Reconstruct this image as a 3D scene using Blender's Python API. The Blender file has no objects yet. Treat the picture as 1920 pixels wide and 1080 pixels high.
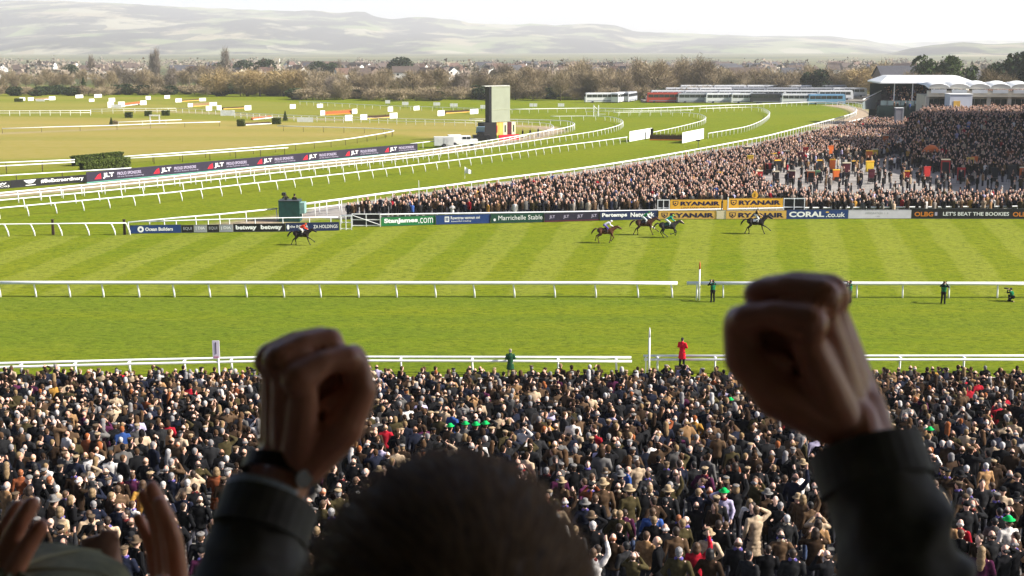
import bpy, bmesh, math, random
import numpy as np
from mathutils import Vector, Matrix, Euler, Quaternion

random.seed(7)
np.random.seed(7)
scene = bpy.context.scene
COL = scene.collection
rad = math.radians

# ---------------------------------------------------------------- camera, sky, sun, exposure
FPX = 2500.0                      # focal length in pixels of the 1920-wide frame
CZ = 21.0                         # eye height
PITCH = rad(10.9)
cam_data = bpy.data.cameras.new('camera')
cam = bpy.data.objects.new('camera', cam_data)
COL.objects.link(cam)
cam_data.sensor_width = 36.0
cam_data.lens = 36.0 * FPX / 1920.0
cam_data.clip_start = 0.05
cam_data.clip_end = 40000
cam.location = (0, 0, CZ)
cam.rotation_euler = (rad(90) - PITCH, 0, 0)
cam_data.dof.use_dof = True
cam_data.dof.focus_distance = 75.0
cam_data.dof.aperture_fstop = 10.0
scene.camera = cam

SUN_AZ = rad(99)                  # measured from +y (straight ahead) towards +x (right)
SUN_EL = rad(36)
world = bpy.data.worlds.new('World')
scene.world = world
world.use_nodes = True
wn = world.node_tree
wn.nodes.clear()
wo = wn.nodes.new('ShaderNodeOutputWorld')
wb = wn.nodes.new('ShaderNodeBackground')
ws = wn.nodes.new('ShaderNodeTexSky')
ws.sky_type = 'NISHITA'
ws.sun_disc = False
ws.sun_elevation = SUN_EL
ws.sun_rotation = SUN_AZ
ws.altitude = 50
ws.air_density = 0.5
ws.dust_density = 1.5
ws.ozone_density = 0.6
wb.inputs['Strength'].default_value = 0.10
wn.links.new(ws.outputs[0], wb.inputs['Color'])
wn.links.new(wb.outputs[0], wo.inputs['Surface'])

sun_data = bpy.data.lights.new('sun', 'SUN')
sun_data.energy = 5.0
sun_data.angle = rad(0.5)
sun_data.color = (1.0, 0.955, 0.885)
sun = bpy.data.objects.new('sun', sun_data)
COL.objects.link(sun)
to_sun = Vector((math.sin(SUN_AZ) * math.cos(SUN_EL), math.cos(SUN_AZ) * math.cos(SUN_EL), math.sin(SUN_EL)))
sun.rotation_euler = to_sun.to_track_quat('Z', 'Y').to_euler()
sun.location = (60, 40, 80)

scene.view_settings.view_transform = 'Standard'
scene.view_settings.look = 'None'
scene.view_settings.gamma = 1
scene.view_settings.use_curve_mapping = False
scene.view_settings.exposure = 1.05
scene.render.engine = 'CYCLES'
scene.cycles.use_denoising = True
scene.cycles.max_bounces = 5
scene.cycles.diffuse_bounces = 3
scene.cycles.glossy_bounces = 2
scene.cycles.transmission_bounces = 2
scene.cycles.volume_bounces = 1
scene.cycles.sample_clamp_indirect = 6.0
HAZE = 0.000115                     # density of the valley haze, used at the end

# ---------------------------------------------------------------- pixel <-> world helpers (layout measured in the photograph)
CAM = np.array([0.0, 0.0, CZ])
FWD = np.array([0.0, math.cos(PITCH), -math.sin(PITCH)])
UPV = np.array([0.0, math.sin(PITCH), math.cos(PITCH)])
RGT = np.array([1.0, 0.0, 0.0])
def ray(px, py):
    return FWD + (px - 960) / FPX * RGT + (540 - py) / FPX * UPV
def W(px, py, d):                 # the point seen at a pixel at axis depth d
    return Vector(CAM + d * ray(px, py))
def proj(p):
    q = np.asarray(p, float) - CAM
    d = q @ FWD
    return 960 + FPX * (q @ RGT) / d, 540 - FPX * (q @ UPV) / d

_pd = [-200, 0, 60, 135, 200, 250, 300, 440, 600, 1000, 2000, 3000, 5000, 14000]
_pz = [-24, -24, -21.6, -18.6, -19.6, -20.4, -21.2, -23.4, -26, -33, -50, -62, -85, -190]
_gd = np.arange(-100, 14000, 1.0)
_gz = np.interp(_gd, _pd, _pz)
_k = np.ones(31) / 31
_gz = np.convolve(np.pad(_gz, 15, mode='edge'), _k, mode='valid')
_gz = np.convolve(np.pad(_gz, 15, mode='edge'), _k, mode='valid') + CZ
def G(y):
    return np.interp(y, _gd, _gz)
def TZ(y):                        # standing terrace below the stand
    y = np.asarray(y, float)
    stepd = 0.9
    k = np.floor((73.4 - y) / stepd)
    return CZ - 20.5 + np.clip(k, 0, 60) * stepd * 0.1425
def unproj(px, py, h=0.0, surf=G):
    r = ray(px, py)
    lo, hi = 20.0, 13000.0
    t = 20.0
    f = lambda t: CAM[2] + t * r[2] - (surf(CAM[1] + t * r[1]) + h)
    prev = t
    while t < hi:
        if f(t) < 0:
            break
        prev = t
        t *= 1.02
    a, b = prev, t
    for _ in range(40):
        m = (a + b) / 2
        if f(m) < 0: b = m
        else: a = m
    p = CAM + b * r
    return Vector(p)
def scale_at(p):
    return FPX / ((np.asarray(p, float) - CAM) @ FWD)

# ---------------------------------------------------------------- materials
MATS = {}
def _nodes(name):
    m = bpy.data.materials.new(name)
    m.use_nodes = True
    nt = m.node_tree
    b = nt.nodes['Principled BSDF']
    return m, nt, b
def mat(name, col, rough=0.7, var=0.15, nscale=3.0, bump=0.0, spec=0.3, metal=0.0, coords='Object'):
    """plain surface with procedural colour wear"""
    if name in MATS: return MATS[name]
    m, nt, b = _nodes(name)
    tc = nt.nodes.new('ShaderNodeTexCoord')
    nz = nt.nodes.new('ShaderNodeTexNoise'); nz.inputs['Scale'].default_value = nscale; nz.inputs['Detail'].default_value = 5
    nt.links.new(tc.outputs[coords], nz.inputs['Vector'])
    rmp = nt.nodes.new('ShaderNodeMapRange'); rmp.inputs['From Min'].default_value = 0.3; rmp.inputs['From Max'].default_value = 0.7
    rmp.inputs['To Min'].default_value = 1 - var; rmp.inputs['To Max'].default_value = 1 + var
    nt.links.new(nz.outputs['Fac'], rmp.inputs['Value'])
    mx = nt.nodes.new('ShaderNodeMix'); mx.data_type = 'RGBA'; mx.blend_type = 'MULTIPLY'; mx.inputs[0].default_value = 1
    mx.inputs[6].default_value = (*col, 1)
    nt.links.new(rmp.outputs[0], mx.inputs[7])
    nt.links.new(mx.outputs[2], b.inputs['Base Color'])
    b.inputs['Roughness'].default_value = rough
    b.inputs['Specular IOR Level'].default_value = spec
    b.inputs['Metallic'].default_value = metal
    if bump:
        bp = nt.nodes.new('ShaderNodeBump'); bp.inputs['Strength'].default_value = bump
        nt.links.new(nz.outputs['Fac'], bp.inputs['Height']); nt.links.new(bp.outputs[0], b.inputs['Normal'])
    MATS[name] = m
    return m
def mat_tint(name, rough=0.8, var=0.25, nscale=30, bump=0.1, spec=0.2, attr=None, sss=0):
    """colour comes from the object's own colour (or a colour attribute), with procedural variation"""
    if name in MATS: return MATS[name]
    m, nt, b = _nodes(name)
    if attr:
        src = nt.nodes.new('ShaderNodeAttribute'); src.attribute_name = attr; out = src.outputs['Color']
    else:
        src = nt.nodes.new('ShaderNodeObjectInfo'); out = src.outputs['Color']
    tc = nt.nodes.new('ShaderNodeTexCoord')
    nz = nt.nodes.new('ShaderNodeTexNoise'); nz.inputs['Scale'].default_value = nscale; nz.inputs['Detail'].default_value = 4
    nt.links.new(tc.outputs['Object'], nz.inputs['Vector'])
    rmp = nt.nodes.new('ShaderNodeMapRange'); rmp.inputs['From Min'].default_value = 0.3; rmp.inputs['From Max'].default_value = 0.7
    rmp.inputs['To Min'].default_value = 1 - var; rmp.inputs['To Max'].default_value = 1 + var
    nt.links.new(nz.outputs['Fac'], rmp.inputs['Value'])
    mx = nt.nodes.new('ShaderNodeMix'); mx.data_type = 'RGBA'; mx.blend_type = 'MULTIPLY'; mx.inputs[0].default_value = 1
    nt.links.new(out, mx.inputs[6]); nt.links.new(rmp.outputs[0], mx.inputs[7])
    nt.links.new(mx.outputs[2], b.inputs['Base Color'])
    b.inputs['Roughness'].default_value = rough
    b.inputs['Specular IOR Level'].default_value = spec
    if bump:
        bp = nt.nodes.new('ShaderNodeBump'); bp.inputs['Strength'].default_value = bump
        nt.links.new(nz.outputs['Fac'], bp.inputs['Height']); nt.links.new(bp.outputs[0], b.inputs['Normal'])
    MATS[name] = m
    return m
M_CLOTH = mat_tint('cloth_tint', 0.95, 0.3, 14, 0.3, 0.04)
M_SKIN = mat_tint('skin_tint', 0.55, 0.15, 25, 0.0, 0.35)
M_HAIR = mat_tint('hair_tint', 0.6, 0.4, 40, 0.4, 0.3)
M_CROWD = mat_tint('crowd_tint', 0.9, 0.2, 6, 0.0, 0.05, attr='col')
M_WHITE = mat('white_plastic', (0.8, 0.8, 0.78), 0.45, 0.06, 2.0)
M_WHITEWOOD = mat('white_painted_wood', (0.78, 0.78, 0.75), 0.6, 0.1, 1.5, 0.1)
M_SHOE = mat('black_leather', (0.015, 0.013, 0.012), 0.4, 0.3, 20)
M_STEEL = mat('dark_steel', (0.06, 0.065, 0.07), 0.5, 0.2, 4)
M_DARKPOST = mat('dark_wood_post', (0.05, 0.03, 0.02), 0.8, 0.3, 6)
M_BARK = mat('bark', (0.10, 0.075, 0.055), 0.9, 0.35, 6, 0.3)

# ---------------------------------------------------------------- mesh helpers
class MB:
    def __init__(self):
        self.v = []; self.f = []; self.m = []
    def add(self, v, f, mi=0):
        o = len(self.v)
        self.v += [tuple(p) for p in v]
        self.f += [tuple(i + o for i in q) for q in f]
        self.m += [mi] * len(f)
        return self
    def box(self, c, s, R=None, mi=0, taper=1.0):
        hx, hy, hz = s[0] / 2, s[1] / 2, s[2] / 2
        vs = []
        for z in (-1, 1):
            t = taper if z > 0 else 1
            for (x, y) in ((-1, -1), (1, -1), (1, 1), (-1, 1)):
                p = Vector((x * hx * t, y * hy * t, z * hz))
                if R is not None: p = R @ p
                vs.append(p + Vector(c))
        return self.add(vs, [(3, 2, 1, 0), (4, 5, 6, 7), (0, 1, 5, 4), (1, 2, 6, 5), (2, 3, 7, 6), (3, 0, 4, 7)], mi)
    def tube(self, pts, r, n=8, mi=0, cap=True):
        pts = [Vector(p) for p in pts]
        rs = r if isinstance(r, (list, tuple)) else [r] * len(pts)
        vs = []
        for i, p in enumerate(pts):
            t = (pts[min(i + 1, len(pts) - 1)] - pts[max(i - 1, 0)])
            if t.length < 1e-9: t = Vector((0, 0, 1))
            t.normalize()
            a = Vector((0, 0, 1)) if abs(t.z) < 0.9 else Vector((1, 0, 0))
            u = t.cross(a).normalized(); w = u.cross(t).normalized()
            for k in range(n):
                an = 2 * math.pi * k / n
                vs.append(p + (u * math.cos(an) + w * math.sin(an)) * rs[i])
        fs = []
        for i in range(len(pts) - 1):
            for k in range(n):
                fs.append((i * n + k, i * n + (k + 1) % n, (i + 1) * n + (k + 1) % n, (i + 1) * n + k))
        if cap:
            fs.append(tuple(range(n))[::-1]); fs.append(tuple((len(pts) - 1) * n + k for k in range(n)))
        return self.add(vs, fs, mi)
    def ell(self, c, r, R=None, nu=12, nv=8, mi=0):
        vs = [];fs = []
        for j in range(nv + 1):
            th = math.pi * j / nv
            for i in range(nu):
                ph = 2 * math.pi * i / nu
                p = Vector((math.sin(th) * math.cos(ph) * r[0], math.sin(th) * math.sin(ph) * r[1], math.cos(th) * r[2]))
                if R is not None: p = R @ p
                vs.append(p + Vector(c))
        for j in range(nv):
            for i in range(nu):
                fs.append((j * nu + i, (j + 1) * nu + i, (j + 1) * nu + (i + 1) % nu, j * nu + (i + 1) % nu))
        return self.add(vs, fs, mi)
    def cap(self, a, ra, b, rb, n=12):
        """closed tapered capsule"""
        a = Vector(a); b = Vector(b)
        t = b - a; L = t.length
        if L < 1e-6: return self.ell(a, (ra, ra, ra))
        t /= L
        x = Vector((0, 0, 1)) if abs(t.z) < 0.9 else Vector((1, 0, 0))
        u = t.cross(x).normalized(); w = t.cross(u).normalized()
        rings = []
        for j in range(1, 4): rings.append((-ra * math.cos(j * math.pi / 6), ra * math.sin(j * math.pi / 6)))
        for j in range(3, 0, -1): rings.append((L + rb * math.cos(j * math.pi / 6), rb * math.sin(j * math.pi / 6)))
        vs = [a - t * ra]
        for (h, r) in rings:
            for k in range(n):
                an = 2 * math.pi * k / n
                vs.append(a + t * h + (u * math.cos(an) + w * math.sin(an)) * r)
        vs.append(b + t * rb)
        fs = []
        for k in range(n): fs.append((0, 1 + (k + 1) % n, 1 + k))
        for i in range(len(rings) - 1):
            for k in range(n):
                fs.append((1 + i * n + k, 1 + i * n + (k + 1) % n, 1 + (i + 1) * n + (k + 1) % n, 1 + (i + 1) * n + k))
        e = len(vs) - 1; s = 1 + (len(rings) - 1) * n
        for k in range(n): fs.append((s + k, s + (k + 1) % n, e))
        return self.add(vs, fs)
    def lathe(self, prof, n=16, c=(0, 0, 0), mi=0):
        vs = []; fs = []
        for (r, z) in prof:
            for k in range(n):
                an = 2 * math.pi * k / n
                vs.append((c[0] + r * math.cos(an), c[1] + r * math.sin(an), c[2] + z))
        for i in range(len(prof) - 1):
            for k in range(n):
                fs.append((i * n + k, i * n + (k + 1) % n, (i + 1) * n + (k + 1) % n, (i + 1) * n + k))
        return self.add(vs, fs, mi)
    def mesh(self, name, mats, smooth=False):
        me = bpy.data.meshes.new(name)
        me.from_pydata(self.v, [], self.f)
        for m in (mats if isinstance(mats, (list, tuple)) else [mats]): me.materials.append(m)
        if any(self.m): me.polygons.foreach_set('material_index', self.m)
        if smooth: me.polygons.foreach_set('use_smooth', [True] * len(me.polygons))
        me.update()
        return me
    def build(self, name, mats, parent=None, loc=None, smooth=False, rz=0):
        return link(name, self.mesh(name, mats, smooth), parent, loc, rz)

def link(name, me, parent=None, loc=None, rz=0, color=None):
    o = bpy.data.objects.new(name, me)
    COL.objects.link(o)
    if parent is not None: o.parent = parent
    if loc is not None: o.location = loc
    if rz: o.rotation_euler = (0, 0, rz)
    if color is not None: o.color = (*color, 1)
    return o
def tag(o, label=None, cat=None, group=None, kind=None):
    if label: o['label'] = label
    if cat: o['category'] = cat
    if group: o['group'] = group
    if kind: o['kind'] = kind
    return o
def empty(name, loc, rz=0):
    o = bpy.data.objects.new(name, None)
    o.empty_display_size = 0.2
    COL.objects.link(o)
    o.location = loc; o.rotation_euler = (0, 0, rz)
    return o
def copy_tree(o, parent=None):
    c = o.copy(); COL.objects.link(c); c.parent = parent
    for ch in list(o.children): copy_tree(ch, c)
    return c
_tmp_scene = bpy.data.scenes.new('workbench')
def evaluated(o):
    """mesh of an object with its modifiers applied, worked out in a scene of its own"""
    vl = _tmp_scene.view_layers[0]
    _tmp_scene.collection.objects.link(o)
    vl.update()
    me = bpy.data.meshes.new_from_object(o.evaluated_get(vl.depsgraph))
    _tmp_scene.collection.objects.unlink(o)
    return me
def blob(mb, voxel, faces=None, smooth=6, noise=0, mats=None, name='m'):
    """fuse overlapping capsules and ellipsoids into one continuous surface"""
    me = bpy.data.meshes.new('tmp'); me.from_pydata(mb.v, [], mb.f); me.update()
    o = bpy.data.objects.new('tmp', me)
    m = o.modifiers.new('r', 'REMESH'); m.mode = 'VOXEL'; m.voxel_size = voxel
    if smooth:
        s = o.modifiers.new('s', 'SMOOTH'); s.iterations = smooth; s.factor = 0.5
    if noise:
        tx = bpy.data.textures.new('n', 'CLOUDS'); tx.noise_scale = noise[1]; tx.noise_depth = 3
        d = o.modifiers.new('d', 'DISPLACE'); d.texture = tx; d.strength = noise[0]; d.texture_coords = 'LOCAL'
    out = evaluated(o)
    bpy.data.objects.remove(o); bpy.data.meshes.remove(me)
    n = len(out.polygons) * 2
    if faces and n > faces:
        o = bpy.data.objects.new('tmp', out)
        dc = o.modifiers.new('c', 'DECIMATE'); dc.ratio = max(0.003, faces / n)
        o2 = evaluated(o); bpy.data.objects.remove(o); bpy.data.meshes.remove(out); out = o2
    out.name = name
    out.materials.clear()
    for mm in (mats if isinstance(mats, (list, tuple)) else [mats]):
        if mm: out.materials.append(mm)
    out.polygons.foreach_set('use_smooth', [True] * len(out.polygons))
    return out

_tx = {}
def text_mesh(s, bold=0.0):
    """lettering normalised to a 1 x 1 box in the xz plane"""
    if (s, bold) in _tx: return _tx[(s, bold)]
    cu = bpy.data.curves.new('t', 'FONT'); cu.body = s; cu.size = 1; cu.offset = bold; cu.resolution_u = 3
    o = bpy.data.objects.new('t', cu)
    me = evaluated(o)
    bpy.data.objects.remove(o); bpy.data.curves.remove(cu)
    co = np.empty(len(me.vertices) * 3); me.vertices.foreach_get('co', co); co = co.reshape(-1, 3)
    mn = co.min(0); mx = co.max(0)
    q = np.zeros_like(co); q[:, 0] = (co[:, 0] - mn[0]) / (mx[0] - mn[0]); q[:, 2] = (co[:, 1] - mn[1]) / (mx[1] - mn[1])
    fs = [tuple(p.vertices) for p in me.polygons]
    bpy.data.meshes.remove(me)
    _tx[(s, bold)] = (q, fs)
    return _tx[(s, bold)]
def lettering(parent, s, x0, x1, z0, z1, y, material, bold=0.02, name='lettering'):
    q, fs = text_mesh(s, bold)
    v = q.copy(); v[:, 0] = x0 + v[:, 0] * (x1 - x0); v[:, 2] = z0 + v[:, 2] * (z1 - z0); v[:, 1] = y
    return MB().add(v.tolist(), fs).build(name, material, parent)

def ordinal(n):
    w = ['first', 'second', 'third', 'fourth', 'fifth', 'sixth', 'seventh', 'eighth', 'ninth', 'tenth', 'eleventh', 'twelfth', 'thirteenth',
         'fourteenth', 'fifteenth', 'sixteenth', 'seventeenth', 'eighteenth', 'nineteenth', 'twentieth']
    if n <= 20: return w[n - 1]
    tens = {2: 'twenty', 3: 'thirty', 4: 'forty', 5: 'fifty', 6: 'sixty', 7: 'seventy', 8: 'eighty', 9: 'ninety'}
    if n % 10 == 0: return tens[n // 10][:-1] + 'ieth'
    return tens[n // 10] + '-' + w[n % 10 - 1]

# ================================================================ the setting
def inside(poly, X, Y):
    """points in polygon, vectorised"""
    c = np.zeros(X.shape, bool)
    n = len(poly)
    for i in range(n):
        x0, y0 = poly[i]; x1, y1 = poly[(i + 1) % n]
        if y0 == y1: continue
        t = ((y0 > Y) != (y1 > Y)) & (X < (x1 - x0) * (Y - y0) / (y1 - y0) + x0)
        c ^= t
    return c
def wpoly(pts, h=0.0):
    return [tuple(unproj(x, y, h)[:2]) for x, y in pts]
def near_line(poly, X, Y, w):
    d2 = np.full(X.shape, 1e9)
    for (x0, y0), (x1, y1) in zip(poly[:-1], poly[1:]):
        dx, dy = x1 - x0, y1 - y0
        t = np.clip(((X - x0) * dx + (Y - y0) * dy) / (dx * dx + dy * dy), 0, 1)
        d2 = np.minimum(d2, (X - x0 - t * dx) ** 2 + (Y - y0 - t * dy) ** 2)
    return d2 < w * w

TAN = wpoly([(-80, 304), (233, 293), (540, 272), (640, 263), (740, 252), (830, 266), (905, 256), (1000, 245), (1030, 238), (960, 229), (760, 230), (560, 229), (480, 227), (300, 222), (-80, 216)])
TAN3 = wpoly([(-80, 330), (300, 302), (800, 262), (1000, 245), (960, 222), (800, 205), (640, 196), (300, 182), (-80, 178)])
TAN2 = wpoly([(-80, 212), (250, 214), (400, 206), (300, 194), (-80, 192)])
CONC = wpoly([(560, 402), (632, 412), (1230, 399), (1960, 391), (2300, 391), (2300, 214), (1700, 214), (1640, 214), (1600, 227), (1420, 267), (1100, 319), (760, 366), (600, 388)])
STRIPE = wpoly([(-300, 446), (240, 439), (640, 431), (720, 424), (1020, 417), (1240, 411), (2200, 411), (2200, 556), (-300, 556)])
ROAD = wpoly([(-60, 372), (160, 352), (320, 335), (560, 311), (790, 289), (900, 274), (1000, 258), (1040, 246), (1020, 238), (960, 236)])
DIRT2 = wpoly([(1560, 197), (1600, 203), (1622, 213), (1600, 222), (1540, 238)])
ROAD3 = wpoly([(440, 424), (520, 412), (620, 400), (640, 395)])
PATH4 = wpoly([(250, 207), (420, 213), (520, 220), (640, 226)])
PATH5 = wpoly([(-40, 252), (60, 248), (180, 243), (300, 238)])

def make_ground():
    xs = np.concatenate([-np.geomspace(13000, 215, 40), np.arange(-210, 166, 1.6), np.geomspace(170, 13000, 40)])
    ys = np.concatenate([np.arange(-60, 70, 10.0), np.arange(70, 190, 1.0), np.arange(190, 520, 2.2), np.geomspace(522, 13500, 66)])
    X, Y = np.meshgrid(xs, ys)
    Z = G(Y)
    nx, ny = len(xs), len(ys)
    v = np.stack([X, Y, Z], -1).reshape(-1, 3)
    idx = np.arange(nx * ny).reshape(ny, nx)
    f = np.stack([idx[:-1, :-1], idx[:-1, 1:], idx[1:, 1:], idx[1:, :-1]], -1).reshape(-1, 4)
    me = bpy.data.meshes.new('ground')
    me.from_pydata(v.tolist(), [], f.tolist())
    def soft(mask, n=1):
        a = mask.astype(float)
        for _ in range(n):
            p = np.pad(a, 1, mode='edge')
            a = (p[:-2, 1:-1] + p[2:, 1:-1] + p[1:-1, :-2] + p[1:-1, 2:] + 2 * p[1:-1, 1:-1]) / 6
        return a
    z1 = np.zeros((ny, nx, 4), np.float32); z2 = np.zeros((ny, nx, 4), np.float32)
    z1[..., 0] = np.maximum.reduce([soft(inside(TAN, X, Y), 5), 0.65 * soft(inside(TAN2, X, Y), 6), 0.42 * soft(inside(TAN3, X, Y), 9)])
    z1[..., 1] = soft(inside(STRIPE, X, Y), 1)
    z1[..., 2] = soft(inside(CONC, X, Y), 0)
    z1[..., 3] = 1
    road = near_line(ROAD, X, Y, 2.4) | near_line(DIRT2, X, Y, 3.0) | near_line(ROAD3, X, Y, 2.2)
    z2[..., 0] = np.maximum(soft(road, 1), 0.5 * soft(near_line(PATH4, X, Y, 3.5) | near_line(PATH5, X, Y, 2.5), 2))
    z2[..., 1] = np.clip((Y - 560) / 200, 0, 1)
    z2[..., 2] = ((Y > 75.5) & (Y < 101)).astype(float)
    z2[..., 3] = 1
    for nm, z in (('zone', z1), ('zone_extra', z2)):
        a = me.attributes.new(nm, 'FLOAT_COLOR', 'POINT'); a.data.foreach_set('color', z.reshape(-1))
    me.polygons.foreach_set('use_smooth', [True] * len(me.polygons))
    m, nt, b = _nodes('turf')
    N = nt.nodes.new; L = nt.links.new
    def noise(scale, detail=4, vec=None, rough=0.55, dist=0):
        n = N('ShaderNodeTexNoise'); n.inputs['Scale'].default_value = scale; n.inputs['Detail'].default_value = detail
        n.inputs['Roughness'].default_value = rough; n.inputs['Distortion'].default_value = dist
        L(vec, n.inputs['Vector']); return n.outputs['Fac']
    def mrange(x, a, c, lo=0.0, hi=1.0):
        r = N('ShaderNodeMapRange'); r.inputs['From Min'].default_value = a; r.inputs['From Max'].default_value = c
        r.inputs['To Min'].default_value = lo; r.inputs['To Max'].default_value = hi; L(x, r.inputs['Value']); return r.outputs[0]
    def mix(f, a, c, mode='MIX'):
        x = N('ShaderNodeMix'); x.data_type = 'RGBA'; x.blend_type = mode
        if isinstance(f, float): x.inputs[0].default_value = f
        else: L(f, x.inputs[0])
        for s, q in ((6, a), (7, c)):
            if isinstance(q, tuple): x.inputs[s].default_value = (*q, 1)
            else: L(q, x.inputs[s])
        return x.outputs[2]
    def math_(op, a, c=None):
        x = N('ShaderNodeMath'); x.operation = op
        for s, q in ((0, a), (1, c)):
            if q is None: continue
            if isinstance(q, (int, float)): x.inputs[s].default_value = q
            else: L(q, x.inputs[s])
        return x.outputs[0]
    geo = N('ShaderNodeNewGeometry'); pos = geo.outputs['Position']
    mp = N('ShaderNodeMapping'); mp.inputs['Scale'].default_value = (0.55, 1.0, 1.0); L(pos, mp.inputs['Vector']); along = mp.outputs[0]
    mp2 = N('ShaderNodeMapping'); mp2.inputs['Scale'].default_value = (0.06, 1.0, 1.0); L(pos, mp2.inputs['Vector']); streak = mp2.outputs[0]
    za = N('ShaderNodeAttribute'); za.attribute_name = 'zone'
    zs = N('ShaderNodeSeparateColor'); L(za.outputs['Color'], zs.inputs[0])
    zb = N('ShaderNodeAttribute'); zb.attribute_name = 'zone_extra'
    zs2 = N('ShaderNodeSeparateColor'); L(zb.outputs['Color'], zs2.inputs[0])
    big = noise(0.035, 3, pos); mid = noise(0.5, 5, along); fine = noise(3.2, 6, along, 0.75); tuft = noise(1.3, 6, along, 0.75)
    g1 = mix(mrange(big, 0.35, 0.65), (0.122, 0.172, 0.007), (0.168, 0.194, 0.010))
    g2 = mix(mrange(mid, 0.3, 0.7, 0.0, 0.6), g1, (0.190, 0.206, 0.013))
    # mown stripes across the straight
    sx = N('ShaderNodeSeparateXYZ'); L(pos, sx.inputs[0])
    wob = math_('MULTIPLY', math_('SUBTRACT', noise(0.12, 2, pos), 0.5), 1.6)
    u = math_('ADD', math_('SUBTRACT', sx.outputs['X'], math_('MULTIPLY', sx.outputs['Y'], 0.176)), wob)
    sn = math_('SINE', math_('MULTIPLY', u, math.pi / 3.0))
    st = mrange(sn, -0.25, 0.25, 0.0, 1.0)
    stm = math_('MULTIPLY', st, math_('MULTIPLY', zs.outputs['Green'], mrange(noise(0.7, 4, pos), 0.2, 0.6, 0.45, 1.0)))
    g3 = mix(math_('MULTIPLY', stm, 0.46), g2, (0.258, 0.272, 0.046))
    # bands along the near track
    bn = noise(0.32, 3, streak)
    g4 = mix(math_('MULTIPLY', zs2.outputs['Blue'], mrange(bn, 0.35, 0.6, 0.0, 0.55)), g3, (0.095, 0.145, 0.014))
    # divots and worn tufts
    g5 = mix(mrange(fine, 0.30, 0.53, 0.85, 0.0), g4, (0.035, 0.060, 0.008))
    g5 = mix(mrange(tuft, 0.52, 0.70, 0.0, 0.5), g5, (0.215, 0.240, 0.026))
    tan = mix(mrange(noise(0.06, 5, streak), 0.3, 0.7), (0.300, 0.235, 0.062), (0.225, 0.208, 0.042))
    tan = mix(mrange(noise(0.9, 5, along), 0.4, 0.8, 0.0, 0.5), tan, (0.34, 0.27, 0.12))
    c = mix(math_('MULTIPLY', zs.outputs['Red'], mrange(noise(0.05, 4, streak), 0.15, 0.5, 0.45, 1.0)), g5, tan)
    dirt = mix(mrange(noise(1.2, 5, pos), 0.3, 0.7), (0.42, 0.33, 0.24), (0.30, 0.23, 0.16))
    c = mix(zs2.outputs['Red'], c, dirt)
    conc = mix(mrange(noise(0.5, 6, pos), 0.3, 0.7), (0.36, 0.33, 0.30), (0.25, 0.23, 0.21))
    c = mix(zs.outputs['Blue'], c, conc)
    # far farmland
    vo = N('ShaderNodeTexVoronoi'); vo.inputs['Scale'].default_value = 0.004; L(pos, vo.inputs['Vector'])
    far = mix(mrange(vo.outputs['Color'], 0.2, 0.8), (0.075, 0.085, 0.04), (0.16, 0.15, 0.07))
    c = mix(zs2.outputs['Green'], c, far)
    L(c, b.inputs['Base Color'])
    b.inputs['Roughness'].default_value = 0.9
    b.inputs['Specular IOR Level'].default_value = 0.02
    bp = N('ShaderNodeBump'); bp.inputs['Strength'].default_value = 0.9; bp.inputs['Distance'].default_value = 0.15
    L(fine, bp.inputs['Height']); L(bp.outputs[0], b.inputs['Normal'])
    me.materials.append(m)
    o = link('ground', me); o['kind'] = 'structure'
    return o
make_ground()

# ---- hills behind the town
def ridge(name, crest, d_base, d_top, base_y, seed, cols, rough, over=260):
    rnd = np.random.RandomState(seed)
    cx = [p[0] for p in crest]; cy = [p[1] for p in crest]
    pxs = np.linspace(-900, 2900, cols)
    rows = 46
    V = []
    ph = rnd.rand(8) * 6.28
    for j in range(rows):
        t = j / (rows - 1)
        d = d_base + (d_top - d_base) * t
        for px in pxs:
            yc = np.interp(px, cx, cy)
            top = W(px, yc, d_top); bot = W(px, base_y, d_base)
            x = (px - 960) / FPX * d
            s = t ** 1.15 if t < 1 else 1
            z = bot.z + (top.z - bot.z) * s
            env = math.sin(math.pi * min(t, 0.999)) ** 0.7
            z += env * rough * (math.sin(x * 0.0017 + ph[0] + t * 3) + 0.6 * math.sin(x * 0.0045 + ph[1] - t * 5) + 0.5 * math.sin(x * 0.001 + t * 11 + ph[2]) + 0.35 * math.sin(x * 0.0085 + t * 7 + ph[3]))
            if t > 0.96: z += rough * 0.3 * (rnd.rand() - 0.4)
            V.append((x, d, z))
    for px in pxs:                      # the far flank
        x = (px - 960) / FPX * (d_top + over)
        V.append((x, d_top + over, -240 + CZ))
    F = []
    for j in range(rows):
        for i in range(cols - 1):
            a = j * cols + i
            F.append((a, a + 1, a + cols + 1, a + cols))
    me = MB().add(V, F).mesh(name, hill_mat(), True)
    o = link(name, me); o['kind'] = 'structure'
    return o
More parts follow.
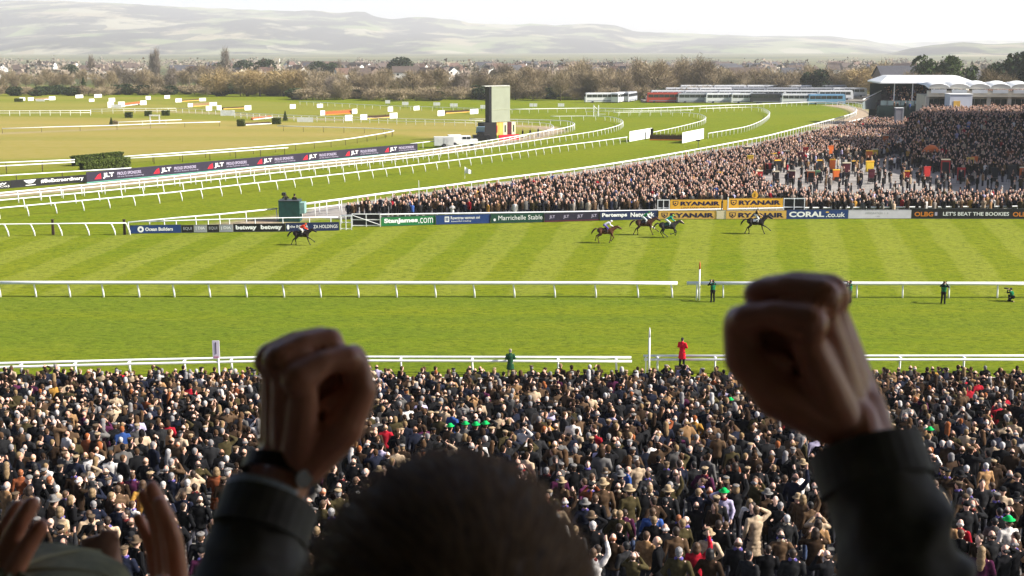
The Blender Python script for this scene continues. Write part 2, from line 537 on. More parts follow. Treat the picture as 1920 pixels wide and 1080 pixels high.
def hill_mat():
    if 'hill' in MATS: return MATS['hill']
    m, nt, b = _nodes('hill')
    N = nt.nodes.new; L = nt.links.new
    geo = N('ShaderNodeNewGeometry')
    mp = N('ShaderNodeMapping'); mp.inputs['Scale'].default_value = (1.0, 0.55, 2.2); L(geo.outputs['Position'], mp.inputs['Vector'])
    vo = N('ShaderNodeTexVoronoi'); vo.inputs['Scale'].default_value = 0.0052; L(mp.outputs[0], vo.inputs['Vector'])
    sp = N('ShaderNodeSeparateColor'); L(vo.outputs['Color'], sp.inputs[0])
    r1 = N('ShaderNodeValToRGB')
    cr = r1.color_ramp
    cr.interpolation = 'CONSTANT'
    cr.elements[0].position = 0; cr.elements[0].color = (0.17, 0.18, 0.09, 1)
    cr.elements[1].position = 0.3; cr.elements[1].color = (0.23, 0.20, 0.12, 1)
    for p, c in ((0.5, (0.13, 0.16, 0.06, 1)), (0.68, (0.25, 0.235, 0.155, 1)), (0.85, (0.06, 0.06, 0.04, 1))):
        e = cr.elements.new(p); e.color = c
    L(sp.outputs['Red'], r1.inputs[0])
    nz = N('ShaderNodeTexNoise'); nz.inputs['Scale'].default_value = 0.0030; nz.inputs['Detail'].default_value = 8; nz.inputs['Roughness'].default_value = 0.62
    L(mp.outputs[0], nz.inputs['Vector'])
    rg = N('ShaderNodeMapRange'); rg.inputs['From Min'].default_value = 0.44; rg.inputs['From Max'].default_value = 0.53; L(nz.outputs['Fac'], rg.inputs['Value'])
    mx = N('ShaderNodeMix'); mx.data_type = 'RGBA'; L(rg.outputs[0], mx.inputs[0]); L(r1.outputs[0], mx.inputs[6]); mx.inputs[7].default_value = (0.012, 0.012, 0.012, 1)
    L(mx.outputs[2], b.inputs['Base Color']); b.inputs['Roughness'].default_value = 0.95; b.inputs['Specular IOR Level'].default_value = 0.05
    MATS['hill'] = m
    return m
CREST = [(-900, 30), (-400, 8), (-150, 3), (0, 3), (133, 2), (350, 14), (560, 22), (600, 20), (640, 25), (667, 23), (693, 24), (710, 32), (740, 36), (790, 32), (853, 37), (880, 44), (967, 47), (990, 44), (1047, 48), (1107, 45), (1147, 48), (1190, 60), (1280, 63), (1413, 68), (1547, 68), (1580, 72), (1613, 75), (1647, 82), (1720, 90), (1800, 100), (2000, 108), (2900, 120)]
ridge('hills', CREST, 4600, 9000, 136, 3, 240, 20, 900)
CREST2 = [(-900, 190), (1400, 190), (1560, 125), (1647, 102), (1697, 90), (1740, 84), (1790, 79), (1847, 83), (1913, 79), (2050, 70), (2900, 60)]
ridge('hill_spur', CREST2, 3000, 5200, 142, 5, 200, 6, 500)
CREST3 = [(-900, 170), (1500, 100), (1650, 82), (1760, 77), (1850, 75), (2000, 77), (2900, 90)]
ridge('far_hill', CREST3, 10300, 11500, 122, 9, 120, 8, 600)

# ---- standing terrace under the stand, with its kerb by the track
def make_terrace():
    mb = MB()
    step = 0.9
    for k in range(0, 56):
        y1 = 73.4 - k * step; y0 = y1 - step
        z = float(TZ(y1 - 0.01)); zlow = float(TZ(y1 + 0.01)) if k else float(G(74)) - 0.3
        mb.add([(-60, y1, z), (60, y1, z), (60, y0, z), (-60, y0, z)], [(3, 2, 1, 0)])
        mb.add([(-60, y1, zlow), (60, y1, zlow), (60, y1, z), (-60, y1, z)], [(1, 0, 3, 2)])
        mb.box((0, y1 - 0.06, z + 0.006), (120, 0.09, 0.012), mi=1)      # pale nosing
    o = mb.build('terrace', [mat('terrace_asphalt', (0.10, 0.095, 0.09), 0.85, 0.25, 1.2, 0.15), mat('concrete_nosing', (0.19, 0.175, 0.155), 0.8, 0.2, 2.0)])
    o['kind'] = 'structure'
    kb = MB()
    for i in range(40):
        kb.box((-58.5 + i * 3, 78.6, float(G(78.6)) + 0.06), (2.97, 0.28, 0.2))
    o = kb.build('kerb', mat('pale_kerb', (0.62, 0.60, 0.55), 0.8, 0.15, 2.0)); o['kind'] = 'structure'
    lw = MB().add([(-80, 73.4, float(G(73.4)) + .02), (80, 73.4, float(G(73.4)) + .02), (80, 78.4, float(G(78.4)) + .02), (-80, 78.4, float(G(78.4)) + .02)], [(0, 1, 2, 3)])
    o = lw.build('path', mat('path_asphalt', (0.16, 0.15, 0.14), 0.85, 0.2, 1.0)); o['kind'] = 'structure'
make_terrace()

# ---- the covered stand the picture is taken from, out of view (roof, tier, and a side wall added against skylight); it shades the people in front
def make_stand():
    mb = MB()
    mb.box((0, -3.1, CZ + 5.6), (60, 14.8, 0.35))                  # roof over the tier
    mb.box((0, -10.2, CZ + 1.0), (60, 0.4, 9.0))                   # rear wall
    mb.box((-3.0, -3.6, CZ + 1.0), (0.3, 13.0, 8.6))               # unseen wall added to block skylight from the left
    for k in range(9):
        mb.box((0, 2.2 - k * 1.2, CZ - 2.3 + k * 0.35), (46, 1.2, 0.3))
    o = mb.build('grandstand', mat('stand_concrete', (0.13, 0.12, 0.115), 0.85, 0.2, 0.8))
    o['kind'] = 'structure'
    tag(o, 'dark covered concrete tier with roof around the cheering spectators', 'grandstand')
make_stand()

# ================================================================ rails
def resample(pts, step):
    pts = [Vector(p) for p in pts]
    out = [pts[0]]; acc = 0
    for a, b in zip(pts[:-1], pts[1:]):
        L = (b - a).length; t = step - acc
        while t < L:
            out.append(a.lerp(b, t / L)); t += step
        acc = L - (t - step)
    return out
def smooth_px(pts, n=6):
    """Catmull-Rom through measured points"""
    P = [np.array(p, float) for p in pts]
    P = [2 * P[0] - P[1]] + P + [2 * P[-1] - P[-2]]
    out = []
    for i in range(1, len(P) - 2):
        for k in range(n):
            t = k / n
            out.append(0.5 * ((2 * P[i]) + (-P[i - 1] + P[i + 1]) * t + (2 * P[i - 1] - 5 * P[i] + 4 * P[i + 1] - P[i + 2]) * t * t + (-P[i - 1] + 3 * P[i] - 3 * P[i + 1] + P[i + 2]) * t ** 3))
    out.append(P[-2])
    return out
_post = {}
def post_mesh(h, r, lean, dark):
    k = (h, r, lean, dark)
    if k not in _post:
        mb = MB()
        mb.tube([(lean, 0, -0.05), (lean * 0.85, 0, h * 0.35), (lean * 0.25, 0, h * 0.82), (0, 0, h - 0.015)], [r, r, r * 0.95, r * 0.9], 6)
        mb.box((0, 0, h - 0.06), (r * 2.6, r * 2.6, 0.05))
        _post[k] = mb.mesh('post', M_DARKPOST if dark else M_WHITE, True)
    return _post[k]
def running_rail(label, px, h=1.1, step=2.6, posts=None, double=0.0, r=0.06, pr=0.04, lean=0.0, dark=False, curved=False, group='white running rails', mids=()):
    q = smooth_px(px) if curved else px
    w = [unproj(x, y, h) for x, y in q]
    fine = []
    for a, b in zip(w[:-1], w[1:]):
        n = max(1, int((b - a).length / 6))
        fine += [a.lerp(b, i / n) for i in range(n)]
    fine.append(w[-1])
    top = [Vector((p.x, p.y, float(G(p.y)) + h)) for p in fine]
    base = Vector((top[0].x, top[0].y, top[0].z - h))
    root = empty('running_rail', base)
    tag(root, label, 'rail', group)
    offs = [0.0] if not double else [-double / 2, double / 2]
    for off in offs:
        for hh in (0.0,) + tuple(mids):
            mb = MB()
            L = [p + Vector((0, off, -hh - (0.12 if off < 0 else 0))) - base for p in top]
            mb.tube(L, r if not hh else r * 0.8, 8)
            mb.build('rail', M_WHITE, root, smooth=True)
    if posts is not None:
        xs = np.array([proj(p)[0] for p in top]); spots = []
        for x in posts:
            i = int(np.clip(np.searchsorted(xs, x), 1, len(xs) - 1))
            t = (x - xs[i - 1]) / max(1e-6, xs[i] - xs[i - 1])
            spots.append(top[i - 1].lerp(top[i], t))
    else:
        spots = resample(top, step)
    me = post_mesh(h, pr, lean, dark)
    for p in spots:
        link('post', me, root, (p.x - base.x, p.y - base.y, float(G(p.y)) - base.z))
    if double:
        for p in spots:
            mb = MB().box((p.x - base.x, p.y - base.y, p.z - base.z - 0.05), (0.07, double + 0.04, 0.06))
            mb.build('bracket', M_WHITE, root)
    return root
FARP = [-4, 63, 127, 190, 257, 323, 390, 459, 529, 598, 669, 741, 814, 887, 962, 1038, 1115, 1194, 1258]
running_rail('long white rail across the middle turf, left of the red-tipped post', [(-60, 530), (1270, 531)], 1.12, posts=[-60] + FARP, r=0.14, pr=0.075, lean=0.12)
running_rail('white rail across the middle of the turf behind the photographers in green', [(1288, 531), (2000, 532)], 1.12, posts=[1307, 1356, 1440, 1524, 1607, 1693, 1780, 1871, 1960], r=0.14, pr=0.065, lean=0.02)
running_rail('double white rail in front of the near crowd, left of the tall white post', [(-60, 684.5), (0, 683), (240, 677), (480, 672), (700, 671), (1184, 672)], 1.05, posts=[-60, 39, 140, 242, 345, 433, 540, 645, 751, 885, 1046, 1155], double=0.5, r=0.075, pr=0.07, lean=0.04)
running_rail('double white rail in front of the near crowd, beside the person in red', [(1207, 669), (1440, 669), (2000, 669)], 1.05, posts=[1233, 1341, 1457, 1572, 1688, 1808, 1925], double=0.5, r=0.075, pr=0.066, lean=0.0)
running_rail('low white rail at the left edge, ending at the blue board', [(-40, 422), (0, 420.5), (100, 419.5), (236, 418)], 1.15, posts=[-40, 8, 57, 108, 159, 208, 236], r=0.06, pr=0.07, lean=0.35)
running_rail('white rail rising behind the blue board to the green camera platform', [(240, 417), (330, 408.5), (420, 401), (520, 391)], 1.2, posts=[240, 307, 366, 411, 460, 518], r=0.07, pr=0.055, lean=0.05)
running_rail('flat white rail directly behind the black and navy boards at the left', [(240, 416.5), (340, 413.5), (440, 410.5), (540, 408.5), (634, 407)], 1.0, posts=[280, 330, 390, 430, 478, 530, 580, 620], r=0.06, pr=0.05)
running_rail('white rail of the dark fence fronting the far enclosure crowd', [(640, 404.5), (700, 402.5), (1020, 398), (1230, 394.5), (1480, 390), (1920, 387), (2100, 386)], 0.82, step=3.2, r=0.085, pr=0.05)
R3 = [(-60, 396), (0, 390), (160, 375.5), (320, 361), (480, 343), (640, 326), (790, 308), (957, 287), (1037, 275), (1110, 266), (1176, 257)]
running_rail('white rail along the turf from the left edge to the white fence wing', R3, 1.1, 3.0, r=0.07, pr=0.06, lean=0.2)
R2 = [(-60, 381), (0, 375.5), (160, 361), (320, 345), (480, 328), (640, 310), (790, 293), (937, 273), (1030, 259), (1110, 247), (1150, 238), (1165, 232), (1167, 226), (1152, 220.5), (1130, 218), (1100, 217.5), (1032, 218)]
running_rail('white rail above the long left rail, looping back beside the third bend', R2, 1.1, 3.0, r=0.07, pr=0.06, lean=0.12, curved=True)
R1 = [(-60, 366.5), (0, 362), (160, 346.5), (320, 331), (480, 314), (640, 299), (790, 283), (907, 265), (957, 257), (1007, 248.5), (1057, 240), (1077, 233.5), (1070, 228.5), (1048, 226), (965, 224), (880, 223)]
running_rail('thick white rail beside the sandy service road, looping back past the big screen', R1, 1.2, 2.8, r=0.085, pr=0.06, lean=0.05, curved=True)
running_rail('inner white rail of the sandy road, looping round behind the big screen', [(-60, 371.5), (0, 367), (160, 352), (320, 337), (480, 319), (640, 304), (790, 288.5), (920, 268.5), (998, 251), (1030, 243), (1038, 237), (1023, 231), (965, 228), (890, 227)], 1.0, 2.8, r=0.055, pr=0.05, curved=True)
running_rail('curved white rail inside the brush fence, turning back before the coaches', [(1224, 248), (1267, 239), (1300, 231), (1319, 225), (1323, 219), (1308, 213.5), (1275, 210.5), (1217, 210), (1150, 211)], 1.1, 3.0, r=0.07, pr=0.05, curved=True)
running_rail('curved white rail right of the brush fence, hooking back below the coaches', [(1328, 250), (1367, 243.5), (1400, 237), (1425, 227.5), (1440, 217), (1443, 210), (1433, 204), (1417, 201.5), (1380, 201.5), (1310, 204)], 1.1, 2.8, r=0.075, pr=0.055, curved=True)
OUTER = [(560, 384), (640, 373.5), (740, 360), (830, 349), (927, 336), (1100, 314), (1267, 287), (1417, 259), (1467, 247.5), (1517, 235), (1575, 220), (1600, 212), (1606, 205), (1592, 197.5), (1567, 192.5), (1517, 191.5), (1467, 193.5), (1400, 196), (1367, 197), (1250, 201.5), (1183, 204), (1100, 203), (960, 205)]
running_rail('long white outer rail behind the far crowd, sweeping round the home turn', OUTER, 1.2, 2.8, r=0.11, pr=0.055, curved=True)
running_rail('short outer white rail hooking round the sandy path beside the far crowd', [(1571, 190.5), (1608, 193), (1633, 200), (1645, 208), (1640, 214), (1617, 222), (1592, 228)], 1.3, 2.6, r=0.11, pr=0.06, curved=True)
running_rail('far white rail below the bare trees in the middle distance', [(960, 205), (880, 203), (807, 200.5), (720, 198), (640, 194), (560, 190)], 1.2, 4.0, r=0.07, pr=0.05)
running_rail('white rail on dark legs crossing the tan infield, left of the clipped hedges', [(-60, 307), (0, 305), (140, 299.5)], 1.1, 5.0, r=0.08, pr=0.04, dark=True)
running_rail('white rail on dark legs looping round the tan infield, right of the hedges', [(233, 293.5), (380, 283.5), (540, 271.5), (640, 262), (700, 253), (731, 247.5), (738, 244.5), (722, 242), (690, 240.5), (520, 236)], 1.1, 5.0, r=0.09, pr=0.04, dark=True, curved=True)
running_rail('lower white rail on dark legs, left of the clipped hedges', [(-60, 314), (0, 311.5), (140, 304)], 1.1, 5.0, r=0.08, pr=0.05, dark=True)
running_rail('short lower white rail on dark legs right of the clipped hedges', [(233, 297.5), (380, 288), (540, 277)], 1.1, 5.0, r=0.08, pr=0.05, dark=True)
running_rail('white rail just behind the black banner at the left edge', [(-60, 333), (0, 329.5), (163, 320), (246, 315)], 1.15, 6.0, r=0.075, pr=0.05, dark=True)
running_rail('short white rail left of the white pickup truck', [(770, 269.5), (815, 264.5)], 1.1, 4.0, r=0.07, pr=0.05)
running_rail('thin white rail crossing the far left infield in front of small conifers', [(4, 241), (100, 238), (200, 235.5), (300, 231.5), (413, 228.5)], 1.0, 8.0, r=0.08, pr=0.04, dark=True)
running_rail('upper thin white rail beside the white gate in the far infield', [(222, 229), (300, 226), (340, 224.5)], 1.0, 6.0, r=0.08, pr=0.04)
running_rail('two-bar white fence at the far left of the infield', [(-40, 208), (60, 207.5), (170, 207)], 1.4, 2.6, r=0.07, pr=0.07, mids=(0.6,))
running_rail('two-bar white fence in the infield beyond the small conifer', [(440, 211), (520, 215), (600, 218), (640, 219), (740, 222), (830, 224.5), (905, 226)], 1.4, 2.6, r=0.06, pr=0.06, mids=(0.6,))
running_rail('white fence past the hurdles in the left infield', [(170, 205), (240, 203.5), (330, 203)], 1.3, 3.0, r=0.05, pr=0.05, mids=(0.55,))
running_rail('white fence line beyond the hurdle stands, far infield', [(330, 203), (440, 208)], 1.3, 3.0, r=0.05, pr=0.05)
running_rail('white rail in front of the parked coaches', [(1100, 208.5), (1180, 208), (1300, 206)], 1.2, 3.0, r=0.06, pr=0.05)
running_rail('white double rail beside the green camera platform', [(560, 383), (600, 379), (640, 374)], 1.5, posts=[566, 590, 612, 640], r=0.07, pr=0.05, mids=(0.55,))

# ================================================================ advertising boards
def flat(name, c, rough=0.5): return mat('paint_' + name, c, rough, 0.08, 1.2)
C_NAVY = flat('navy', (0.012, 0.022, 0.075)); C_BLUE = flat('blue', (0.015, 0.045, 0.16)); C_BLACK = flat('black', (0.010, 0.010, 0.012))
C_GREEN = flat('green', (0.015, 0.16, 0.045)); C_DGREEN = flat('dark_green', (0.012, 0.055, 0.035)); C_YEL = flat('yellow', (0.86, 0.46, 0.04)); C_TAN = flat('gold', (0.72, 0.43, 0.09))
C_CREAM = flat('cream', (0.72, 0.62, 0.42)); C_PALE = flat('pale', (0.62, 0.59, 0.64)); C_SILVER = flat('silver', (0.30, 0.31, 0.32)); C_ORANGE = flat('orange', (0.62, 0.20, 0.02))
C_W = flat('print_white', (0.82, 0.82, 0.80)); C_DNAVY = flat('print_navy', (0.015, 0.012, 0.05)); C_RED = flat('print_red', (0.5, 0.012, 0.03)); C_MAUVE = flat('print_mauve', (0.42, 0.38, 0.5)); C_JLT = flat('slate', (0.022, 0.018, 0.035)); C_TEAL = flat('teal', (0.10, 0.28, 0.22)); C_MAROON = flat('maroon', (0.09, 0.012, 0.02))
def board(label, a, b, top, bcol, prints=(), base=None, group=None, lift=0.0, legs=True, frame=None):
    """upright advertising board; a, b: bottom corners in the photograph; top: height in pixels at a"""
    A = unproj(*a); B = unproj(*b)
    hgt = top / scale_at(A)
    d = B - A; L = math.hypot(d.x, d.y); rz = math.atan2(d.y, d.x)
    zs = (B.z - A.z)
    o = empty('advertising_board', A, rz)
    z0 = 0.03 + lift
    sk = zs / L
    def q(x, z): return z + sk * x
    mb = MB(); t = 0.05
    vs = []
    for y in (0, t):
        vs += [(0, y, q(0, z0)), (L, y, q(L, z0)), (L, y, q(L, z0 + hgt)), (0, y, q(0, z0 + hgt))]
    mb.add(vs, [(0, 1, 2, 3), (7, 6, 5, 4), (0, 4, 5, 1), (1, 5, 6, 2), (2, 6, 7, 3), (3, 7, 4, 0)])
    mb.build('panel', bcol, o)
    fr = MB()
    for zz in (z0 + 0.012, z0 + hgt - 0.012):
        fr.tube([(0, -0.004, q(0, zz)), (L, -0.004, q(L, zz))], 0.014, 4)
    fr.build('frame', frame or M_STEEL, o)
    if legs:
        n = max(2, int(L / 2.2))
        me = MB().tube([(0, 0.07, 0.9 * hgt + lift), (0, 0.09, 0)], 0.025, 5).tube([(0, 0.07, 0.7 * hgt), (0, 0.5, -0.02)], 0.02, 5).mesh('leg', M_STEEL)
        for i in range(n):
            x = L * (i + 0.5) / n
            link('leg', me, o, (x, 0, sk * x))
    for p in prints:
        kind = p[0]
        if kind == 't':
            _, s, u0, u1, v0, v1, m, bold = p
            qv, fs = text_mesh(s, bold)
            v = qv.copy(); v[:, 0] = (u0 + v[:, 0] * (u1 - u0)) * L; v[:, 2] = z0 + (v0 + v[:, 2] * (v1 - v0)) * hgt + sk * v[:, 0]; v[:, 1] = -0.012
            MB().add(v.tolist(), fs).build('lettering', m, o)
        elif kind == 'p':           # flat printed polygon in board fractions
            _, pts, m = p[:3]
            yy = p[3] if len(p) > 3 else -0.009
            MB().add([(u * L, yy, z0 + v * hgt + sk * u * L) for u, v in pts], [tuple(range(len(pts)))]).build('emblem', m, o)
    tag(o, label, 'board', group)
    return o
def ring(cu, cv, ru, rv, n=18): return [(cu + ru * math.cos(2 * math.pi * i / n), cv + rv * math.sin(2 * math.pi * i / n)) for i in range(n)]
BG = 'trackside advertising boards'
board('blue board with white disc emblem at the left end of the boards', (244, 438.5), (340, 437), 15.5, C_BLUE, [('p', ring(0.21, 0.5, 0.062, 0.38), C_W), ('p', ring(0.21, 0.48, 0.025, 0.16), C_BLUE, -0.012), ('t', 'Ocean Builders', 0.30, 0.84, 0.28, 0.72, C_W, 0.03)], group=BG)
for i, (x0, x1, c, s, tc) in enumerate(((340.5, 363.5, C_BLACK, 'EQUI', C_SILVER), (364, 388, C_SILVER, '| DIA', C_W), (388.5, 411, C_BLACK, 'EQUI', C_SILVER), (411.5, 437, C_SILVER, '| DIA', C_W))):
    board(('black' if c is C_BLACK else 'silver grey') + ' small board reading ' + ('EQUI' if c is C_BLACK else 'DIA') + (', nearer the blue board' if i < 2 else ', nearer the black board'), (x0, 437 - i * 0.35), (x1, 436.7 - i * 0.35), 14.5, c, [('t', s, 0.15, 0.85, 0.3, 0.75, tc, 0.02)], group=BG)
board('black board with betway twice in white', (437.5, 435.5), (535, 434.5), 15.5, C_BLACK, [('t', 'betway', 0.05, 0.45, 0.15, 0.82, C_W, 0.05), ('t', 'betway', 0.53, 0.94, 0.15, 0.82, C_W, 0.05)], group=BG)
board('dark navy board behind the last horse at the left', (535.5, 434.5), (636, 432.5), 16, C_NAVY, [('p', ring(0.05, 0.5, 0.025, 0.3), C_W), ('t', 'the INJURA', 0.09, 0.42, 0.3, 0.72, C_W, 0.01), ('t', 'ZA HOLDINGS', 0.52, 0.97, 0.3, 0.7, C_W, 0.01)], group=BG)
board('bright green StanJames.com board', (715, 425), (817, 421.5), 17.5, C_GREEN, [('t', 'StanJames', 0.05, 0.67, 0.2, 0.82, C_W, 0.05), ('t', '.com', 0.68, 0.95, 0.2, 0.78, C_W, 0.0)], group=BG)
board('navy blue board with squared white emblem, right of the green board', (817.5, 421.8), (920, 419), 18, C_BLUE, [('p', [(0.16, 0.25), (0.24, 0.25), (0.24, 0.82), (0.16, 0.82)], C_W), ('p', [(0.175, 0.35), (0.195, 0.35), (0.195, 0.72), (0.175, 0.72)], C_BLUE, -0.012), ('p', [(0.205, 0.35), (0.225, 0.35), (0.225, 0.72), (0.205, 0.72)], C_BLUE, -0.012), ('t', 'Rowntree vannvun ovi', 0.27, 0.80, 0.5, 0.82, C_W, 0.01), ('t', 'beautiful trading', 0.28, 0.64, 0.2, 0.38, C_W, 0.0)], group=BG)
board('dark green board with white serif lettering', (920.5, 419.2), (1020, 416.8), 18, C_DGREEN, [('p', ring(0.07, 0.35, 0.022, 0.14), C_W), ('t', 'Marrichelle Stable', 0.14, 0.97, 0.3, 0.78, C_W, 0.0)], group=BG)
board('navy board with JLT four times over a maroon strip', (1020.5, 417), (1125, 413.8), 17, C_JLT, [('p', [(0, 0.02), (1, 0.02), (1, 0.14), (0, 0.14)], C_MAROON)] + [('t', 'JLT', 0.09 + 0.25 * i, 0.19 + 0.25 * i, 0.32, 0.72, C_MAUVE, 0.02) for i in range(4)], group=BG)
board('navy Pertemps Network board behind the trailing horses', (1125.5, 414), (1234, 411.2), 17, C_NAVY, [('t', 'Pertemps', 0.03, 0.46, 0.26, 0.8, C_W, 0.04), ('t', 'Network', 0.52, 0.93, 0.3, 0.8, C_W, 0.03)], group=BG)
def harp(u, v, w, h, m): return [('p', [(u, v + h), (u + w, v + h), (u + w * 0.95, v + h * 0.35), (u + w * 0.5, v), (u + w * 0.05, v + h * 0.35)], m), ('p', [(u + w * .14, v + h * .88), (u + w * .86, v + h * .88), (u + w * .8, v + h * .42), (u + w * .5, v + h * .2), (u + w * .2, v + h * .42)], None, -0.012)]
def ryan(label, a, b, top, c, lift, strap):
    v0, v1 = (0.42, 0.80) if strap else (0.18, 0.72)
    pr = harp(0.05, v0 - 0.06, 0.11, v1 - v0 + 0.1, C_DNAVY)
    pr[1] = ('p', pr[1][1], c, -0.012)
    pr.append(('p', [(0.09, v0 + 0.1), (0.125, v0 + 0.2), (0.10, v1 - 0.1), (0.085, v1 - 0.12)], C_DNAVY, -0.015))
    pr.append(('t', 'RYANAIR', 0.20, 0.96, v0, v1, C_DNAVY, 0.045))
    if strap: pr.append(('t', 'LOW FARES MADE SIMPLE', 0.22, 0.95, 0.12, 0.27, C_DNAVY, 0.0))
    return board(label, a, b, top, c, pr, group=BG, lift=lift)
ryan('gold lower board of the left pair at the finish line', (1234.5, 411.4), (1343, 411.2), 16, C_TAN, 0, False)
board('cream blank block between the two lower gold boards', (1343.5, 411.3), (1361, 411.3), 17, C_CREAM, group=BG)
ryan('gold lower board of the right pair, behind the leading horse', (1361.5, 411.4), (1474, 411.2), 16.5, C_TAN, 0, False)
board('navy CORAL.co.uk board right of the gold boards', (1474.5, 411.2), (1590, 410.6), 17.5, C_BLUE, [('t', 'CORAL', 0.04, 0.61, 0.2, 0.8, C_W, 0.04), ('t', '.co.uk', 0.64, 0.95, 0.18, 0.7, C_W, 0.02), ('p', ring(0.66, 0.72, 0.03, 0.09, 6), C_TAN)], group=BG)
board('pale lilac-white board with tiny grey print', (1590.5, 410.6), (1708, 410.4), 17, C_PALE, [('t', 'IMMIGRATION  1  II', 0.27, 0.63, 0.5, 0.72, C_SILVER, 0.0), ('t', '- was', 0.43, 0.5, 0.2, 0.3, C_SILVER, 0.0)], group=BG, legs=True)
board("long black board reading LET'S BEAT THE BOOKIES", (1708.5, 410.4), (1990, 411), 19, C_BLACK, [('t', 'OLBG', 0.02, 0.145, 0.22, 0.68, C_ORANGE, 0.03), ('p', [(0.155, .3), (0.172, .3), (0.172, .65), (0.155, .65)], C_MAUVE), ('t', "LET'S BEAT THE BOOKIES", 0.21, 0.65, 0.3, 0.68, C_W, 0.02), ('t', 'OLBG', 0.675, 0.80, 0.22, 0.68, C_ORANGE, 0.03)], group=BG)
ryan('yellow upper board of the left pair with purple lettering', (1256, 405.5), (1353, 405), 20, C_YEL, 0.62, True)
ryan('yellow upper board of the right pair, below the round finish marker', (1364, 405), (1467, 404.5), 22, C_YEL, 0.62, True)
JL = []
for i in range(7):
    u = 0.012 + i * 0.1425
    JL += [('p', [(u + 0.006, 0.3), (u + 0.014, 0.66), (u + 0.021, 0.8), (u + 0.022, 0.3)], C_RED), ('t', 'JLT', u + 0.026, u + 0.052, 0.3, 0.78, C_W, 0.03), ('t', 'PROUD SPONSORS', u + 0.06, u + 0.118, 0.48, 0.76, C_MAUVE, 0.01), ('t', 'of the festival meeting', u + 0.06, u + 0.124, 0.26, 0.4, C_MAUVE, 0.0)]
JL.append(('p', [(0, 0.01), (1, 0.01), (1, 0.11), (0, 0.11)], C_TEAL))
board('very long dark JLT banner with red emblems along the infield rail', (163, 344.5), (783, 285), 21.5, C_JLT, JL)
board('black #BeExtraordinary banner with white winged emblem at the left edge', (20, 353), (162.5, 341.5), 14.5, C_BLACK, [('p', [(0.17, 0.85), (0.33, 0.9), (0.30, 0.55), (0.27, 0.42), (0.23, 0.42), (0.20, 0.55)], C_W), ('p', [(0.19, 0.14), (0.32, 0.17), (0.32, 0.25), (0.19, 0.22)], C_W), ('t', '#BeExtraordinary', 0.39, 0.96, 0.22, 0.82, C_W, 0.02)])
board('dark banner with two lines of white script cut by the left edge', (-60, 359), (19.5, 353.2), 14.5, C_BLACK, [('t', '-llaw', 0.4, 0.92, 0.52, 0.9, C_W, 0.01), ('t', 'dillin Co)', 0.4, 0.98, 0.12, 0.45, C_W, 0.01)])

# finish furniture
p = unproj(1359, 410); o = empty('finish_pillar', p)
s = scale_at(p)
MB().box((0, 0.15, 0.95), (0.42, 0.2, 1.9)).build('pillar', C_YEL, o)
MB().box((-0.36, 0.0, 0.9), (0.08, 0.12, 1.8)).build('slot', C_BLACK, o)
MB().box((0.3, 0.1, 1.1), (0.12, 0.12, 2.2)).build('post', M_WHITE, o)
tag(o, 'yellow pillar with a black slot at the finish line', 'pillar')
p = unproj(1415, 405); o = empty('finish_marker', p + Vector((0, 0.25, 0)))
MB().tube([(0, 0, 0), (0, 0, 2.05)], 0.05, 8).build('post', M_WHITE, o)
MB().tube([(0, -0.05, 2.15), (0, 0.05, 2.15)], 0.33, 20).build('disc', C_YEL, o)
MB().box((0, -0.06, 2.15), (0.06, 0.03, 0.4)).build('stroke', C_BLACK, o)
MB().box((0, 0, 2.52), (0.22, 0.1, 0.14)).build('finial', C_YEL, o)
tag(o, 'small round yellow finish marker above the upper board', 'marker')
def tall_post(label, px, ybase, ytop, tip, tipn, r=0.07):
    p = unproj(px, ybase); h = (ybase - ytop) / scale_at(p)
    o = empty('marker_post', p)
    MB().tube([(0, 0, 0), (0, 0, h * 0.8)], [r, r * 0.85], 8).build('pole', M_WHITE, o, smooth=True)
    MB().tube([(0, 0, h * 0.8), (0, 0, h * 0.93), (0, 0, h)], [r * 0.9, r * 0.7, 0.015], 8).build(tipn, tip, o, smooth=True)
    MB().tube([(-0.2, 0.02, 0), (-0.2, 0.02, h * 0.42)], 0.04, 6).build('stay', M_WHITE, o)
    tag(o, label, 'post')
tall_post('white winning post with orange-red tip at the far rail', 1310.5, 563, 489, flat('orange_tip', (0.6, 0.12, 0.04)), 'tip')
tall_post('tall white post with pointed tip at the gap in the near rail', 1216.5, 706, 612, M_WHITE, 'tip')
p = unproj(411, 707); o = empty('sign_post', p); s = scale_at(p)
MB().tube([(0, 0, 0), (0, 0, 37 / s)], 0.06, 8).build('post', M_WHITE, o)
MB().box((-0.12, 0, 53 / s), (13 / s, 0.06, 34 / s)).build('sign_panel', flat('lilac_sign', (0.66, 0.60, 0.66)), o)
MB().box((-0.12, -0.04, 56 / s), (1.5 / s, 0.02, 22 / s)).build('stroke', flat('sign_ink', (0.07, 0.05, 0.06)), o)
MB().box((-0.12, -0.04, 38.5 / s), (9 / s, 0.02, 4 / s)).build('emblem', flat('sign_pink', (0.5, 0.22, 0.32)), o)
tag(o, 'narrow upright pale sign with black stroke on the near rail', 'sign')
# dark posts on the left rail
for lb, x in (('dark wooden post on the low left rail, second bay', 100), ('dark wooden post at the left end of the blue board', 234)):
    p = unproj(x, 440); mb = MB().box((0, 0, 0.7), (0.24, 0.2, 1.4), taper=0.8); mb.box((0, 0, 1.43), (0.26, 0.22, 0.08))
    tag(mb.build('wooden_post', M_DARKPOST, None, p), lb, 'post')
